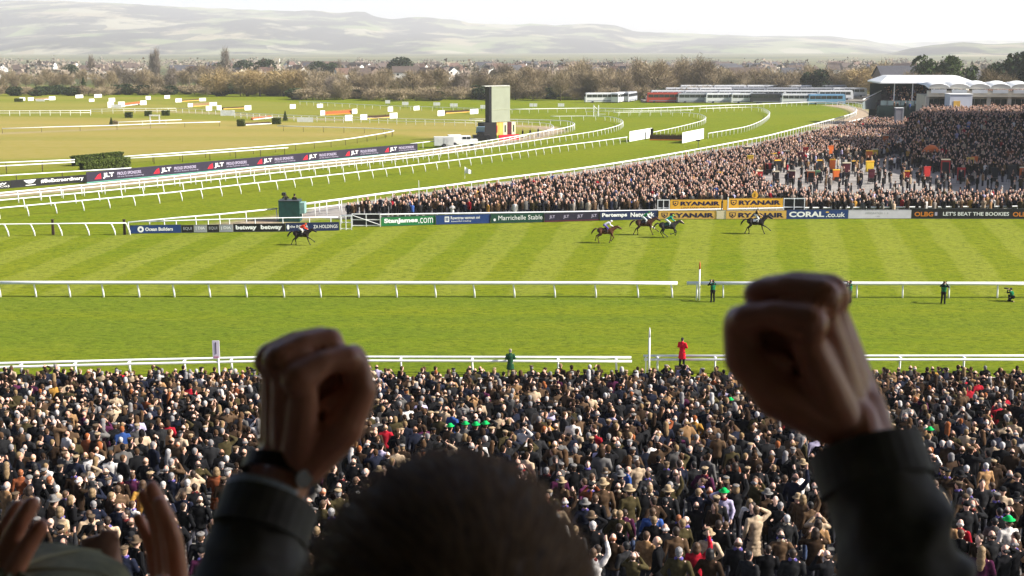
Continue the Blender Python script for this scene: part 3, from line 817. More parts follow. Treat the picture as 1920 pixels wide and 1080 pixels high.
# gate and dark mesh fence at the left end of the enclosure
def white_frame(label, x0, x1, yb, htop, diag=False, panel=None, name='gate'):
    A = unproj(x0, yb); B = unproj(x1, yb); L = (B - A).length; h = htop / scale_at(A)
    o = empty(name, A, math.atan2(B.y - A.y, B.x - A.x))
    f = MB()
    for z in (0.12, h * 0.55, h): f.box((L / 2, 0, z), (L, 0.06, 0.08))
    f.build('rail', M_WHITE, o)
    for x in (0.04, L / 2, L - 0.04): MB().box((x, -0.035, h / 2), (0.08, 0.06, h)).build('post', M_WHITE, o)
    if diag: MB().tube([(0.1, -0.07, h * 0.9), (L - 0.1, -0.07, 0.2)], 0.035, 5).build('brace', M_WHITE, o)
    if panel: MB().box((L / 2, 0.06, h * 0.5), (L - 0.1, 0.03, h * 0.9)).build('panel', panel, o)
    tag(o, label, 'gate')
white_frame('white braced gate with dark panel left of the green board', 660, 714, 425, 24, True, C_BLACK)
white_frame('low white slatted gate at the end of the left boards', 638, 660, 431, 26)
white_frame('white framed dark screen left of the yellow boards', 1232, 1255, 408, 33, panel=C_BLACK)
white_frame('white framed dark screen right of the yellow boards', 1468, 1508, 408, 36, panel=C_BLACK)

# flags and masts
def flag(label, px, yb, yt, flagcol=True):
    p = unproj(px, yb); h = (yb - yt) / scale_at(p); o = empty('flag_pole', p)
    MB().tube([(0, 0, 0), (0, 0, h)], 0.03, 6).build('pole', M_WHITE, o)
    if flagcol:
        vs = []; n = 8
        for i in range(n + 1):
            for z in (0, 1): vs.append((0.9 * i / n, 0.12 * math.sin(i * 1.1), h - 0.05 - z * (0.85 - 0.4 * i / n) - 0.5 * i / n))
        MB().add(vs, [(2 * i, 2 * i + 1, 2 * i + 3, 2 * i + 2) for i in range(n)]).build('flag', M_WHITE, o, smooth=True)
    tag(o, label, 'flag' if flagcol else 'mast')
flag('small white flag on a thin pole on the far turf', 871.5, 335, 312)
flag('thin white mast at the left end of the far crowd', 786, 400, 338, False)

# ================================================================ trees
def twig_mat(name, c1, c2):
    if name in MATS: return MATS[name]
    m, nt, b = _nodes(name)
    N = nt.nodes.new; L = nt.links.new
    oi = N('ShaderNodeObjectInfo'); at = N('ShaderNodeAttribute'); at.attribute_name = 'rnd'
    mx = N('ShaderNodeMix'); mx.data_type = 'RGBA'; mx.inputs[6].default_value = (*c1, 1); mx.inputs[7].default_value = (*c2, 1)
    ad = N('ShaderNodeMath'); ad.operation = 'ADD'; L(at.outputs['Fac'], ad.inputs[0]); L(oi.outputs['Random'], ad.inputs[1])
    mu = N('ShaderNodeMath'); mu.operation = 'MULTIPLY'; mu.inputs[1].default_value = 0.5; L(ad.outputs[0], mu.inputs[0])
    L(mu.outputs[0], mx.inputs[0]); L(mx.outputs[2], b.inputs['Base Color']); b.inputs['Roughness'].default_value = 0.9; b.inputs['Specular IOR Level'].default_value = 0.1
    MATS[name] = m
    return m
def tri_mesh(name, V, rnds, material):
    """loose triangles, one random value each"""
    V = np.asarray(V, np.float32).reshape(-1, 3); n = len(V) // 3
    me = bpy.data.meshes.new(name)
    me.vertices.add(n * 3); me.vertices.foreach_set('co', V.reshape(-1))
    me.loops.add(n * 3); me.loops.foreach_set('vertex_index', np.arange(n * 3, dtype=np.int32))
    me.polygons.add(n); me.polygons.foreach_set('loop_start', np.arange(0, n * 3, 3, dtype=np.int32))
    a = me.attributes.new('rnd', 'FLOAT', 'POINT'); a.data.foreach_set('value', np.repeat(np.asarray(rnds, np.float32), 3))
    me.materials.append(material); me.update(); me.validate()
    return me
def twigs(rs, n, rx, ry, rz, cz, ln, wd, up=0.7, lobes=9):
    """fine bare twigs gathered into clumps"""
    cl = []
    while len(cl) < lobes:
        p = rs.uniform(-1, 1, 3)
        if 0.15 < np.linalg.norm(p) < 0.8: cl.append((p, rs.uniform(0.3, 0.5)))
    V = []; R = []
    for i in range(n):
        c, s = cl[rs.randint(lobes)]
        p = c + rs.normal(size=3) * s * 0.55
        q = np.linalg.norm(p)
        if q > 1.05: p *= 1.05 / q * rs.uniform(0.8, 1)
        p = p * (rx, ry, rz) + (0, 0, cz)
        dr = np.array([p[0] / rx, p[1] / ry, 0]) * 0.8 + rs.normal(size=3) * 0.45; dr[2] += up
        dr /= np.linalg.norm(dr) + 1e-6
        sd = np.cross(dr, rs.normal(size=3)); sd /= np.linalg.norm(sd) + 1e-6
        l = ln * rs.uniform(0.5, 1.3); w = wd * rs.uniform(0.5, 1.3)
        V += [p - sd * w, p + sd * w, p + dr * l]; R.append(rs.rand())
    return V, R
def leaves(rs, n, rx, ry, rz, cz, size, cone=False, lobes=12):
    V = []; R = []
    cl = [(rs.normal(size=3) * 0.45, rs.uniform(0.25, 0.45)) for _ in range(lobes)]
    for i in range(n):
        if cone:
            t = rs.rand() ** 1.4; a = rs.rand() * 6.283; rr = (1 - t) ** 0.8 * math.sqrt(rs.uniform(0.25, 1)) * (0.85 + 0.25 * math.sin(t * 40) + 0.2 * rs.rand())
            p = np.array([rr * math.cos(a) * rx, rr * math.sin(a) * ry, cz + (t * 2 - 1) * rz])
        else:
            c, s = cl[rs.randint(lobes)]; p = c + rs.normal(size=3) * s; q = np.linalg.norm(p)
            if q > 1: p /= q * rs.uniform(1, 1.15)
            p = p * (rx, ry, rz) + (0, 0, cz)
        d1 = rs.normal(size=3); d1 /= np.linalg.norm(d1); d2 = np.cross(d1, rs.normal(size=3)); d2 /= np.linalg.norm(d2)
        s = size * rs.uniform(0.6, 1.4)
        V += [p + d1 * s, p - d1 * s * 0.5 + d2 * s * 0.8, p - d1 * s * 0.5 - d2 * s * 0.8]; R.append(rs.rand())
    return V, R
def trunk_mesh(rs, h, r, limbs=6, spread=0.4):
    mb = MB()
    mb.tube([(0, 0, -0.3), (0.05, 0, h * 0.3), (-0.05, 0.1, h * 0.62), (0.1, 0, h * 0.9)], [r * 1.2, r * 0.9, r * 0.5, r * 0.12], 7)
    for i in range(limbs):
        a = i * 2.4 + rs.rand(); z = h * rs.uniform(0.22, 0.6); l = h * spread * rs.uniform(0.6, 1.1)
        e = Vector((math.cos(a) * l, math.sin(a) * l, z + l * rs.uniform(0.7, 1.3)))
        mb.tube([(0, 0, z), (e.x * 0.5, e.y * 0.5, z + (e.z - z) * 0.6), e], [r * 0.42, r * 0.28, r * 0.08], 5)
    return mb.mesh('trunk', M_BARK, True)
TW_BROWN = twig_mat('twigs_brown', (0.145, 0.108, 0.064), (0.37, 0.295, 0.185))
TW_GREY = twig_mat('twigs_grey', (0.12, 0.098, 0.078), (0.30, 0.245, 0.19))
TW_YEL = twig_mat('twigs_willow', (0.25, 0.18, 0.085), (0.42, 0.31, 0.15))
LF_DARK = twig_mat('evergreen', (0.012, 0.022, 0.010), (0.045, 0.065, 0.028))
LF_MID = twig_mat('evergreen_mid', (0.020, 0.040, 0.010), (0.075, 0.105, 0.030))
LF_HEDGE = twig_mat('hedge_leaf', (0.045, 0.070, 0.014), (0.13, 0.155, 0.035))
PROTO = {}
rs = np.random.RandomState(11)
for k in range(4):
    PROTO['brown%d' % k] = (trunk_mesh(rs, 11, 0.22, 7), tri_mesh('crown', *twigs(rs, 2300, 3.6 + k * 0.4, 3.6, 4.6 + 0.5 * k, 6.6, 1.9, 0.055), TW_BROWN))
for k in range(2):
    PROTO['grey%d' % k] = (trunk_mesh(rs, 11, 0.24, 7), tri_mesh('crown', *twigs(rs, 2100, 3.3 + k, 3.4, 5.0, 6.8, 2.0, 0.055), TW_GREY))
for k in range(2):
    PROTO['willow%d' % k] = (trunk_mesh(rs, 8, 0.28, 7), tri_mesh('crown', *twigs(rs, 2600, 4.4, 4.2, 3.9, 5.0, 1.9, 0.06, 0.2, 12), TW_YEL))
PROTO['poplar'] = (trunk_mesh(rs, 17, 0.2, 5, 0.1), tri_mesh('crown', *twigs(rs, 1800, 1.6, 1.6, 8.6, 9.5, 2.4, 0.06, 2.0, 14), TW_GREY))
PROTO['conifer'] = (trunk_mesh(rs, 7, 0.16, 3, 0.1), tri_mesh('crown', *leaves(rs, 1700, 2.2, 2.2, 4.0, 4.6, 0.32, True), LF_MID))
PROTO['evergreen'] = (trunk_mesh(rs, 9, 0.25, 5), tri_mesh('crown', *leaves(rs, 2600, 4.2, 4.0, 4.6, 5.2, 0.42), LF_DARK))
PROTO['pine'] = (trunk_mesh(rs, 10, 0.22, 6), tri_mesh('crown', *leaves(rs, 1700, 3.4, 3.4, 3.6, 8.0, 0.40, False, 9), LF_MID))
PROTO['bush'] = (trunk_mesh(rs, 2.2, 0.08, 5, 0.5), tri_mesh('crown', *twigs(rs, 1400, 2.8, 2.4, 1.7, 1.7, 1.0, 0.05, 0.5, 8), TW_BROWN))
PROTO['darkbush'] = (trunk_mesh(rs, 2.2, 0.08, 5, 0.5), tri_mesh('crown', *leaves(rs, 1300, 2.8, 2.4, 1.9, 1.9, 0.30), LF_DARK))
NICE = {'brown': 'bare_tree', 'grey': 'bare_tree', 'willow': 'willow_tree', 'poplar': 'poplar_tree', 'conifer': 'conifer_tree', 'evergreen': 'evergreen_tree', 'pine': 'pine_tree', 'bush': 'shrub', 'darkbush': 'shrub'}
def tree(kind, px, ybase, hpx, label, group=None, wide=1.0, d=None):
    """tree whose foot is seen at px, ybase (or at depth d) and that stands hpx pixels tall"""
    if d is None: p = unproj(px, ybase)
    else:
        y = d; p = Vector(((px - 960) / FPX * d * 1.0, y, float(G(y))))
    tm, cm = PROTO[kind]
    H = {'brown': 11.2, 'grey': 11.8, 'willow': 9, 'poplar': 18, 'conifer': 8.6, 'evergreen': 10, 'pine': 11.6, 'bush': 3.6, 'darkbush': 3.9}[kind.rstrip('0123456789')]
    s = hpx / scale_at(p) / H
    o = empty(NICE[kind.rstrip('0123456789')], p, random.uniform(0, 6.28))
    o.scale = (s * wide, s * wide, s)
    link('trunk', tm, o); link('crown', cm, o)
    tag(o, label, 'shrub' if 'shrub' in o.name else 'tree', group)
    return o
rnd = random.Random(5)
# belt of bare trees behind the course: foot depth and height follow the photograph from left to right
def belt(x0, x1, step, d0, d1, h0, h1, kinds, group, label, wide=(1.0, 1.35)):
    x = x0; i = 0
    while x < x1:
        t = (x - x0) / (x1 - x0)
        tree(rnd.choice(kinds), x + rnd.uniform(-step, step) * 0.4, None, (h0 + (h1 - h0) * t) * rnd.uniform(0.8, 1.12), label + ', ' + ordinal(i + 1) + ' from left', group, rnd.uniform(*wide), d=rnd.uniform(d0, d1))
        x += step; i += 1
GL = 'bare trees of the left wood'; GR = 'bare trees of the wood behind the course'
BR = ['brown0', 'brown1', 'brown2', 'brown3', 'grey0', 'grey1']
belt(-40, 240, 17, 560, 640, 34, 34, BR, GL, 'bare brown winter tree in the low left wood')
belt(-40, 580, 9, 520, 560, 16, 20, ['bush', 'bush', 'darkbush', 'bush'], 'low thicket under the left wood', 'low tangled shrub at the foot of the left wood', (1.2, 1.8))
belt(230, 420, 15, 545, 610, 42, 46, BR, GL, 'bare brown winter tree left of the yellow willows')
belt(420, 640, 16, 515, 590, 44, 46, BR[:4] + ['willow0'], 'bare trees around the yellow willows', 'bare brown tree crowded among the yellow willows')
belt(600, 960, 11, 480, 560, 44, 48, BR, GR, 'bare brown winter tree in the wood behind the big screen')
belt(560, 1330, 9, 468, 500, 20, 28, ['bush', 'bush', 'darkbush', 'bush', 'bush'], 'thicket below the middle wood', 'low dense shrub edging the wood behind screen and fence', (1.1, 1.7))
belt(960, 1330, 10, 470, 545, 52, 68, BR[:4], GR, 'tall bare brown tree in the wood behind the brush fence', (0.95, 1.2))
belt(1320, 1480, 12, 490, 540, 54, 48, BR[:4], GR, 'bare brown tree in the wood behind the coaches', (1.0, 1.3))
belt(1470, 1680, 14, 480, 530, 52, 62, BR[:4], GR, 'bare brown tree in the wood near the white-roofed stand', (1.0, 1.3))
belt(1250, 1540, 22, 475, 485, 22, 26, ['darkbush', 'bush'], 'dark thicket behind the coaches', 'dark shrub between the coaches and the bare wood', (1.2, 1.7))
for i, (x, h) in enumerate(((412, 48), (470, 50), (492, 46), (535, 52), (560, 48))):
    tree('willow%d' % (i % 2), x, None, h, 'yellow-twigged willow, ' + ordinal(i + 1) + ' from the left in the yellow row', 'yellow willows', 1.15, d=520)
tree('willow0', 1640, None, 66, 'large yellowish bare willow left of the white-roofed stand', None, 1.05, d=470)
tree('willow1', 1600, None, 60, 'pale bare willow between the dark evergreen and the stand', None, 1.0, d=480)
tree('conifer', 165, None, 30, 'dark pointed conifer standing alone before the left wood', None, 1.1, d=555)
tree('evergreen', 1532, None, 58, 'dark evergreen rising from the bare wood above the coaches', None, 0.9, d=485)
tree('evergreen', 1510, None, 52, 'smaller dark evergreen beside its twin above the coaches', None, 0.8, d=488)
tree('pine', 1722, None, 92, 'pine above the white stand roof, nearer the bare wood', None, 0.95, d=430)
tree('pine', 1768, None, 92, 'broad dark pine above the white stand roof', None, 1.1, d=430)
tree('pine', 1812, None, 72, 'small dark tree beside the cream gable behind the stand', None, 0.7, d=440)
for i, (x, h, k) in enumerate(((1862, 84, 'evergreen'), (1880, 96, 'conifer'), (1900, 104, 'evergreen'), (1925, 110, 'evergreen'), (1950, 100, 'evergreen'))):
    tree(k, x, None, h, 'tall dark evergreen behind the scalloped roof, ' + ordinal(i + 1) + ' from the left', 'dark evergreens at the right edge', 0.95, d=420)
for i, (x, h) in enumerate(((1700, 45), (1745, 42), (1845, 50), (1875, 44))):
    tree('brown1', x, None, h + 18, 'reddish bare tree between the far houses, ' + ordinal(i + 1) + ' from the left', 'bare trees among the houses', 1.1, d=415)
for i, (x, h) in enumerate(((295, 52), (303, 60), (182, 48), (430, 62), (640, 40))):
    tree('poplar', x, None, h, 'slender hazy poplar beyond the wood, ' + ordinal(i + 1) + ' of five from the left' if i != 2 else 'short hazy poplar beyond the left wood', 'far poplars', 1.2, d=820)
for i, (x, h) in enumerate(((465, 38), (497, 36), (420, 34), (630, 34), (755, 44), (600, 36), (140, 30), (505, 40))):
    tree('evergreen', x, None, h, 'hazy round dark tree among the far town roofs, ' + ['fourth', 'fifth', 'second', 'eighth', 'ninth', 'seventh', 'first', 'sixth'][i] + ' from the left', 'hazy round trees in the town', 1.5, d=860)
tree('conifer', 209, 234, 14, 'small green conifer by the thin infield rail', None, 1.15)
tree('bush', 216, 236, 12, 'brown bare little shrub beside the small infield conifer', None, 0.6)
tree('conifer', 535, 227, 19, 'small dark conifer beside the clipped bush in the infield', None, 1.0)

# far woods and hedgerows seen as one mass through the haze
V = []; R = []
rs = np.random.RandomState(21)
for i in range(560):
    d = rs.uniform(680, 2300) if rs.rand() < 0.8 else rs.uniform(2300, 3500)
    px = rs.uniform(-100, 2000)
    if d < 2250: z0 = float(G(d))
    else: continue
    x = (px - 960) / FPX * d
    r = rs.uniform(4, 9); h = rs.uniform(5, 10)
    n = 46
    for _ in range(n):
        p = np.array([x, d, z0 + h * 0.55]) + rs.normal(size=3) * (r * 0.6, r * 0.5, h * 0.28)
        d1 = rs.normal(size=3); d1 /= np.linalg.norm(d1); d2 = np.cross(d1, rs.normal(size=3)); d2 /= np.linalg.norm(d2); s_ = rs.uniform(0.8, 2.0)
        V += [p + d1 * s_, p - d1 * s_ * .5 + d2 * s_ * .8, p - d1 * s_ * .5 - d2 * s_ * .8]; R.append(rs.rand())
o = link('woodland', tri_mesh('woodland', V, R, TW_GREY)); tag(o, 'hazy far trees and hedgerows spread across the valley', 'woodland', kind='stuff')

# ================================================================ houses of the town
M_ROOFS = [mat('roof_brown', (0.085, 0.062, 0.052), 0.85, 0.25, 1.0), mat('roof_slate', (0.06, 0.06, 0.07), 0.8, 0.2, 1.0), mat('roof_red', (0.12, 0.072, 0.055), 0.85, 0.25, 1.0)]
M_WALLS = [mat('render_white', (0.72, 0.70, 0.66), 0.85, 0.08, 0.8), mat('brick_wall', (0.21, 0.155, 0.125), 0.9, 0.2, 2.0), mat('render_cream', (0.62, 0.54, 0.40), 0.85, 0.1, 0.8)]
M_GLASS = mat('window_glass', (0.03, 0.035, 0.04), 0.15, 0.2, 2.0, spec=0.6)
_hm = {}
def house_meshes(w, dp, h, rh):
    k = (w, dp, h, rh)
    if k in _hm: return _hm[k]
    wall = MB().box((0, 0, h / 2), (w, dp, h))
    wall.add([(-w / 2, -dp / 2, h), (-w / 2, dp / 2, h), (-w / 2, 0, h + rh), (w / 2, -dp / 2, h), (w / 2, dp / 2, h), (w / 2, 0, h + rh)], [(0, 2, 1), (3, 4, 5)])
    e = 0.4
    roof = MB()
    for s in (-1, 1):
        a = [(-w / 2 - e, s * (dp / 2 + e), h - 0.2), (w / 2 + e, s * (dp / 2 + e), h - 0.2), (w / 2 + e, 0, h + rh), (-w / 2 - e, 0, h + rh)]
        b = [(x, y, z + 0.2) for x, y, z in a]
        roof.add(a + b, [(0, 1, 2, 3), (7, 6, 5, 4), (0, 4, 5, 1), (1, 5, 6, 2), (3, 7, 4, 0), (2, 6, 7, 3)])
    ch = MB().box((w * 0.32, 0.4, h + rh + 0.3), (0.9, 0.6, 1.6))
    win = MB().box((0, 0, 0), (1.3, 0.08, 1.2))
    _hm[k] = tuple(x for x in (wall, roof, ch, win))
    return _hm[k]
_hmm = {}
def house(label, p, rz, dims, wi, ri, group=None, windows=True):
    key = (dims, wi, ri)
    if key not in _hmm:
        wl, rf, ch, wn_ = house_meshes(*dims)
        _hmm[key] = (wl.mesh('wall', M_WALLS[wi]), rf.mesh('roof', M_ROOFS[ri]), ch.mesh('chimney', M_WALLS[1]), wn_.mesh('window', M_GLASS))
    a, b, c, w = _hmm[key]
    o = empty('house', p, rz)
    link('wall', a, o); r_ = link('roof', b, o); link('chimney', c, r_)
    if windows:
        for x in (-0.3, 0.3):
            for z in (1.5, dims[2] - 1.3):
                link('window', w, o, (x * dims[0], -dims[1] / 2 - 0.03, z))
    tag(o, label, 'house', group)
    return o
rnd = random.Random(9)
DIM = [(11, 8, 5.2, 3.2), (9, 7, 5.0, 3.4), (16, 9, 5.4, 3.4)]
town = []
for i in range(150):
    d = rnd.uniform(720, 1500)
    x = rnd.choice([rnd.uniform(640, 1160), rnd.uniform(380, 1160), rnd.uniform(-30, 700), rnd.uniform(1160, 1700)])
    town.append((x, d, rnd.choice([0, 0, 1, 1, 2]), rnd.choice([0, 0, 1, 2])))
hcount = {}
for x, d, wi, ri in sorted(town):
    hcount[wi, ri] = hcount.get((wi, ri), 0) + 1
    house(('white-walled' if wi == 0 else 'brick' if wi == 1 else 'cream-walled') + ' small ' + ('brown' if ri == 0 else 'slate' if ri == 1 else 'red') + '-roofed house in the hazy town, ' + ordinal(hcount[wi, ri]) + ' such from left', Vector(((x - 960) / FPX * d, d, float(G(d)))), rnd.uniform(-1.2, 1.2), rnd.choice(DIM), wi, ri, 'houses of the hazy town')
def house_at(label, px, ytop, d, rz, dims, wi, ri):
    p = W(px, ytop, d); z = p.z - dims[2] - dims[3]
    g = float(G(p.y))
    o = house(label, Vector((p.x, p.y, max(z, g))), rz, dims, wi, ri)
house_at('brick house with slate roof left of the first pine behind the stand', 1690, 124, 440, 0.1, DIM[2], 1, 1)
house_at('brick house with brown roof between the two pines', 1742, 128, 445, -0.1, DIM[0], 1, 0)
house_at('cream gabled house behind the white stand roof', 1792, 123, 440, 1.15, DIM[0], 2, 0)
house_at('grey-roofed house right of the cream gable', 1822, 128, 450, 0.9, DIM[1], 1, 1)
house_at('long low brown-roofed house peeping over the bare wood', 1400, 127, 600, 0.2, DIM[2], 1, 0)
house_at('white house with pale gables on the far left rise', 175, 124, 900, 0.3, DIM[2], 0, 0)
house_at('white manor house standing among hazy trees left of centre', 626, 130, 900, 0.2, DIM[2], 0, 1)
# church tower
p = W(520, 118, 1000); o = empty('church_tower', Vector((p.x, p.y, float(G(p.y)))))
MB().box((0, 0, 6.5), (3.6, 3.6, 13)).build('tower', M_WALLS[2], o)
for x in (-1.5, -0.5, 0.5, 1.5): MB().box((x, -1.6, 13.3), (0.55, 0.4, 0.7)).build('battlement', M_WALLS[2], o)
MB().box((0, -1.83, 10), (0.9, 0.1, 2)).build('window', M_GLASS, o)
tag(o, 'pale square church tower in the hazy town', 'tower')

# ================================================================ clipped hedges and infield bushes
def hedge(label, c0, c1, ytopoff, depth, group=None, name='hedge'):
    A = unproj(*c0); B = unproj(*c1); L = (B - A).length; h = ytopoff / scale_at(A)
    rs = np.random.RandomState(int(c0[0]))
    n = int(900 + L * 260)
    P = rs.uniform(0, 1, (n, 3)); f = rs.randint(0, 3, n)
    V = []; R = []
    for i in range(n):
        p = P[i] * (L, depth, h)
        if f[i] == 0: p[2] = h * rs.uniform(0.93, 1.03)
        elif f[i] == 1: p[1] = rs.uniform(-0.06, 0.1)
        d1 = rs.normal(size=3); d1 /= np.linalg.norm(d1); d2 = np.cross(d1, rs.normal(size=3)); d2 /= np.linalg.norm(d2); s_ = rs.uniform(0.08, 0.2)
        V += [p + d1 * s_, p - d1 * s_ * .5 + d2 * s_ * .8, p - d1 * s_ * .5 - d2 * s_ * .8]; R.append(rs.rand())
    o = empty(name, A, math.atan2(B.y - A.y, B.x - A.x))
    link('foliage', tri_mesh('foliage', V, R, LF_HEDGE), o)
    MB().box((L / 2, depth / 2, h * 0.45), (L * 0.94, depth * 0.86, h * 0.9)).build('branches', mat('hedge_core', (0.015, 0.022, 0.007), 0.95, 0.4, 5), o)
    tag(o, label, 'hedge', group)
hedge('long clipped green hedge behind its twin in the left infield', (141, 312), (233, 304), 18, 1.2)
hedge('clipped green hedge at the front, just above the black banner', (158, 322), (246, 313.5), 17, 1.3)
for lb, x, y, w, h in (('clipped box bush left of the white gate in the infield', 234, 221, 13, 10), ('clipped box bush behind the white gate, middle one', 271, 218, 12, 9), ('clipped box bush right of the white gate in the infield', 303, 217, 14, 9), ('clipped square bush with a brown fence to its right', 444, 237, 14, 12), ('clipped round bush beside the small dark conifer', 510, 233, 16, 11), ('dark low bush at the far left of the infield', 27, 191, 15, 6)):
    hedge(lb, (x, y), (x + w, y), h, 1.3, 'clipped infield bushes', 'bush')
# ================================================================ white fence wings, hurdles, boards in the infield
WINGS = [(42, 189, 9, 6), (58, 189, 9, 6), (98, 188, 10, 7), (149, 184, 12, 6), (184, 183, 12, 6), (172, 191, 8, 5.5), (210, 191, 10, 7), (208, 202, 10, 11), (228, 201, 10, 10), (269, 197, 10, 8), (278, 187, 8, 6.5), (313.5, 185, 9, 6), (335, 192, 10, 7), (380, 190, 10, 6), (357, 201, 8, 7), (400, 199, 11, 7), (392, 208, 9.5, 9), (411, 207, 8, 9), (465, 207, 11, 9), (549, 204, 10, 8), (600, 202, 10, 7), (605, 216.5, 8.5, 9), (665, 213.5, 10, 9), (654, 227, 12, 11), (682, 225, 12, 10), (738, 223, 14, 11), (732, 209.5, 9, 9), (781, 207, 12, 8), (827, 217.5, 14, 10), (889, 214, 17, 9)]
PLANK = {}
for i, (x, y, w, h) in enumerate(WINGS):
    p = unproj(x, y); s = scale_at(p); ww = w / s; hh = h / s
    o = empty('fence_wing', p, rnd.uniform(0.65, 0.95))
    ww *= 1.35; n = 4
    k = (round(ww / n, 2), round(hh, 2))
    if k not in PLANK: PLANK[k] = MB().box((0, 0, k[1] / 2 + 0.05), (k[0] * 0.97, 0.05, k[1])).mesh('plank', M_WHITEWOOD)
    for j in range(n): link('plank', PLANK[k], o, ((j - n / 2 + 0.5) * ww / n, 0, 0))
    MB().box((0, 0.06, hh * 0.5), (ww, 0.05, 0.1)).build('batten', M_WHITEWOOD, o)
    tag(o, 'white boarded fence wing, ' + ordinal(i + 1) + ' along the scattered infield jumps', 'fence wing', 'white wings of the infield jumps')
def jump(label, x0, y0, x1, y1, h, col, base):
    A = unproj(x0, y0); B = unproj(x1, y1); L = (B - A).length; hh = h / scale_at(A)
    o = empty('steeplechase_fence', A, math.atan2(B.y - A.y, B.x - A.x))
    V = []; R = []; rs = np.random.RandomState(int(x0))
    for i in range(int(200 + 60 * L)):
        p = np.array([rs.uniform(0, L), rs.uniform(0, 0.6), rs.uniform(0.1, 0.6) * hh]); l = hh * 0.5
        q = p + np.array([rs.normal() * 0.1, rs.normal() * 0.1, l]); V += [p + (0.03, 0, 0), p - (0.03, 0, 0), q]; R.append(rs.rand())
    link('brush', tri_mesh('brush', V, R, twig_mat('brush_' + col[0], col[1], col[2])), o)
    MB().box((L / 2, 0.3, hh * 0.35), (L, 0.5, hh * 0.7)).build('core', mat('brush_core_' + col[0], col[1], 0.9, 0.3, 4), o)
    MB().box((L / 2, -0.2, 0.12), (L, 0.15, 0.2)).build('ground_rail', base, o)
    tag(o, label, 'fence')
BRN = ('brown', (0.05, 0.03, 0.018), (0.12, 0.075, 0.045)); ORG = ('orange', (0.40, 0.10, 0.03), (0.55, 0.20, 0.08)); TANB = ('tan', (0.25, 0.16, 0.08), (0.36, 0.24, 0.13))
jump('orange hurdle between two white wings in the infield', 610, 216, 660, 213.5, 8, ORG, C_ORANGE)
jump('orange-topped hurdle among white stands in the left infield', 226, 200, 270, 196, 6, ORG, M_WHITE)
jump('dark brown brush fence left of centre in the infield', 688, 223, 732, 221, 7, BRN, C_TAN)
jump('brown brush fence right of the white boarded panel', 418, 205, 460, 203.5, 4, BRN, C_TAN)
jump('low brown brush fence at the far left distance', 341, 190.5, 375, 189, 3.5, BRN, C_TAN)
jump('tan brush fence between two small wings', 362, 200, 395, 198.5, 7, TANB, C_TAN)
jump('dark brush fence left of the big screen', 835, 213, 880, 211, 6, BRN, C_TAN)
jump('long brown fence between two clipped bushes', 460, 235, 508, 233, 5, BRN, M_WHITE)
jump('low reddish hurdle above the clipped bushes', 474, 225, 510, 222, 5, ORG, M_WHITE)
jump('far brown hurdle near the left wood', 66, 188, 94, 187, 4, TANB, M_WHITE)
def white_boarding(label, x, y, w, h, n=9):
    p = unproj(x, y); s = scale_at(p); o = empty('white_boarding', p)
    for j in range(n): MB().box(((j - n / 2 + 0.5) * w / s / n, 0, h / s / 2), (w / s / n * 0.94, 0.06, h / s)).build('plank', M_WHITEWOOD, o)
    MB().box((0, 0.07, h / s * 0.6), (w / s, 0.06, 0.12)).build('batten', M_WHITEWOOD, o)
    tag(o, label, 'panel')
white_boarding('wide white boarded panel in the middle of the infield', 427, 217, 27, 10)
white_boarding('long low white boarding right of the small dark conifer', 572, 229, 30, 9)
white_boarding('white low boarding beside the far hurdle at the left', 76, 190, 16, 4)
white_boarding('white boarding left of the orange-topped hurdle', 217, 202, 22, 6)
# white gate frame in the infield
p = unproj(290, 230); s = scale_at(p); o = empty('white_gate', p)
for x in (-8, 9): MB().box((x / s, 0, 7 / s), (2.2 / s, 0.15, 14 / s)).build('post', M_WHITE, o)
MB().box((0.5 / s, -0.05, 13.5 / s), (20 / s, 0.15, 2.6 / s)).build('crossbar', M_WHITE, o)
tag(o, 'white square gate frame by the infield rails', 'gate')
def pole_board(label, x, yb, w, h, up, nsec=2):
    p = unproj(x, yb); s = scale_at(p); o = empty('notice_board', p)
    for q in (-0.3, 0.3): MB().tube([(q * w / s, 0.05, 0), (q * w / s, 0.05, (up + h * .8) / s)], 0.06, 6).build('post', M_STEEL, o)
    for j in range(nsec): MB().box(((j - nsec / 2 + 0.5) * w / s / nsec, 0, (up + h / 2) / s), (w / s / nsec * 0.92, 0.08, h / s)).build('panel', M_WHITE, o)
    tag(o, label, 'notice board')
pole_board('white notice board on posts, fourth from the big screen', 727, 200, 10, 6, 6, 1)
pole_board('white notice board on posts, third from the big screen', 760, 203, 13, 6, 6, 1)
pole_board('three-part pale notice board on posts, left of the screen', 819, 205, 13, 6, 7, 3)
pole_board('white twin notice board on posts, second from the screen', 851, 206, 15, 6, 6, 2)
pole_board('white twin notice board just left of the big screen', 907, 208, 13, 6, 5, 2)
pole_board('white twin notice board right of the big screen', 1000, 206, 15, 6, 6, 2)
pole_board('white framed notice board before the wood, left of the coaches', 1052, 206, 12, 6, 6, 3)
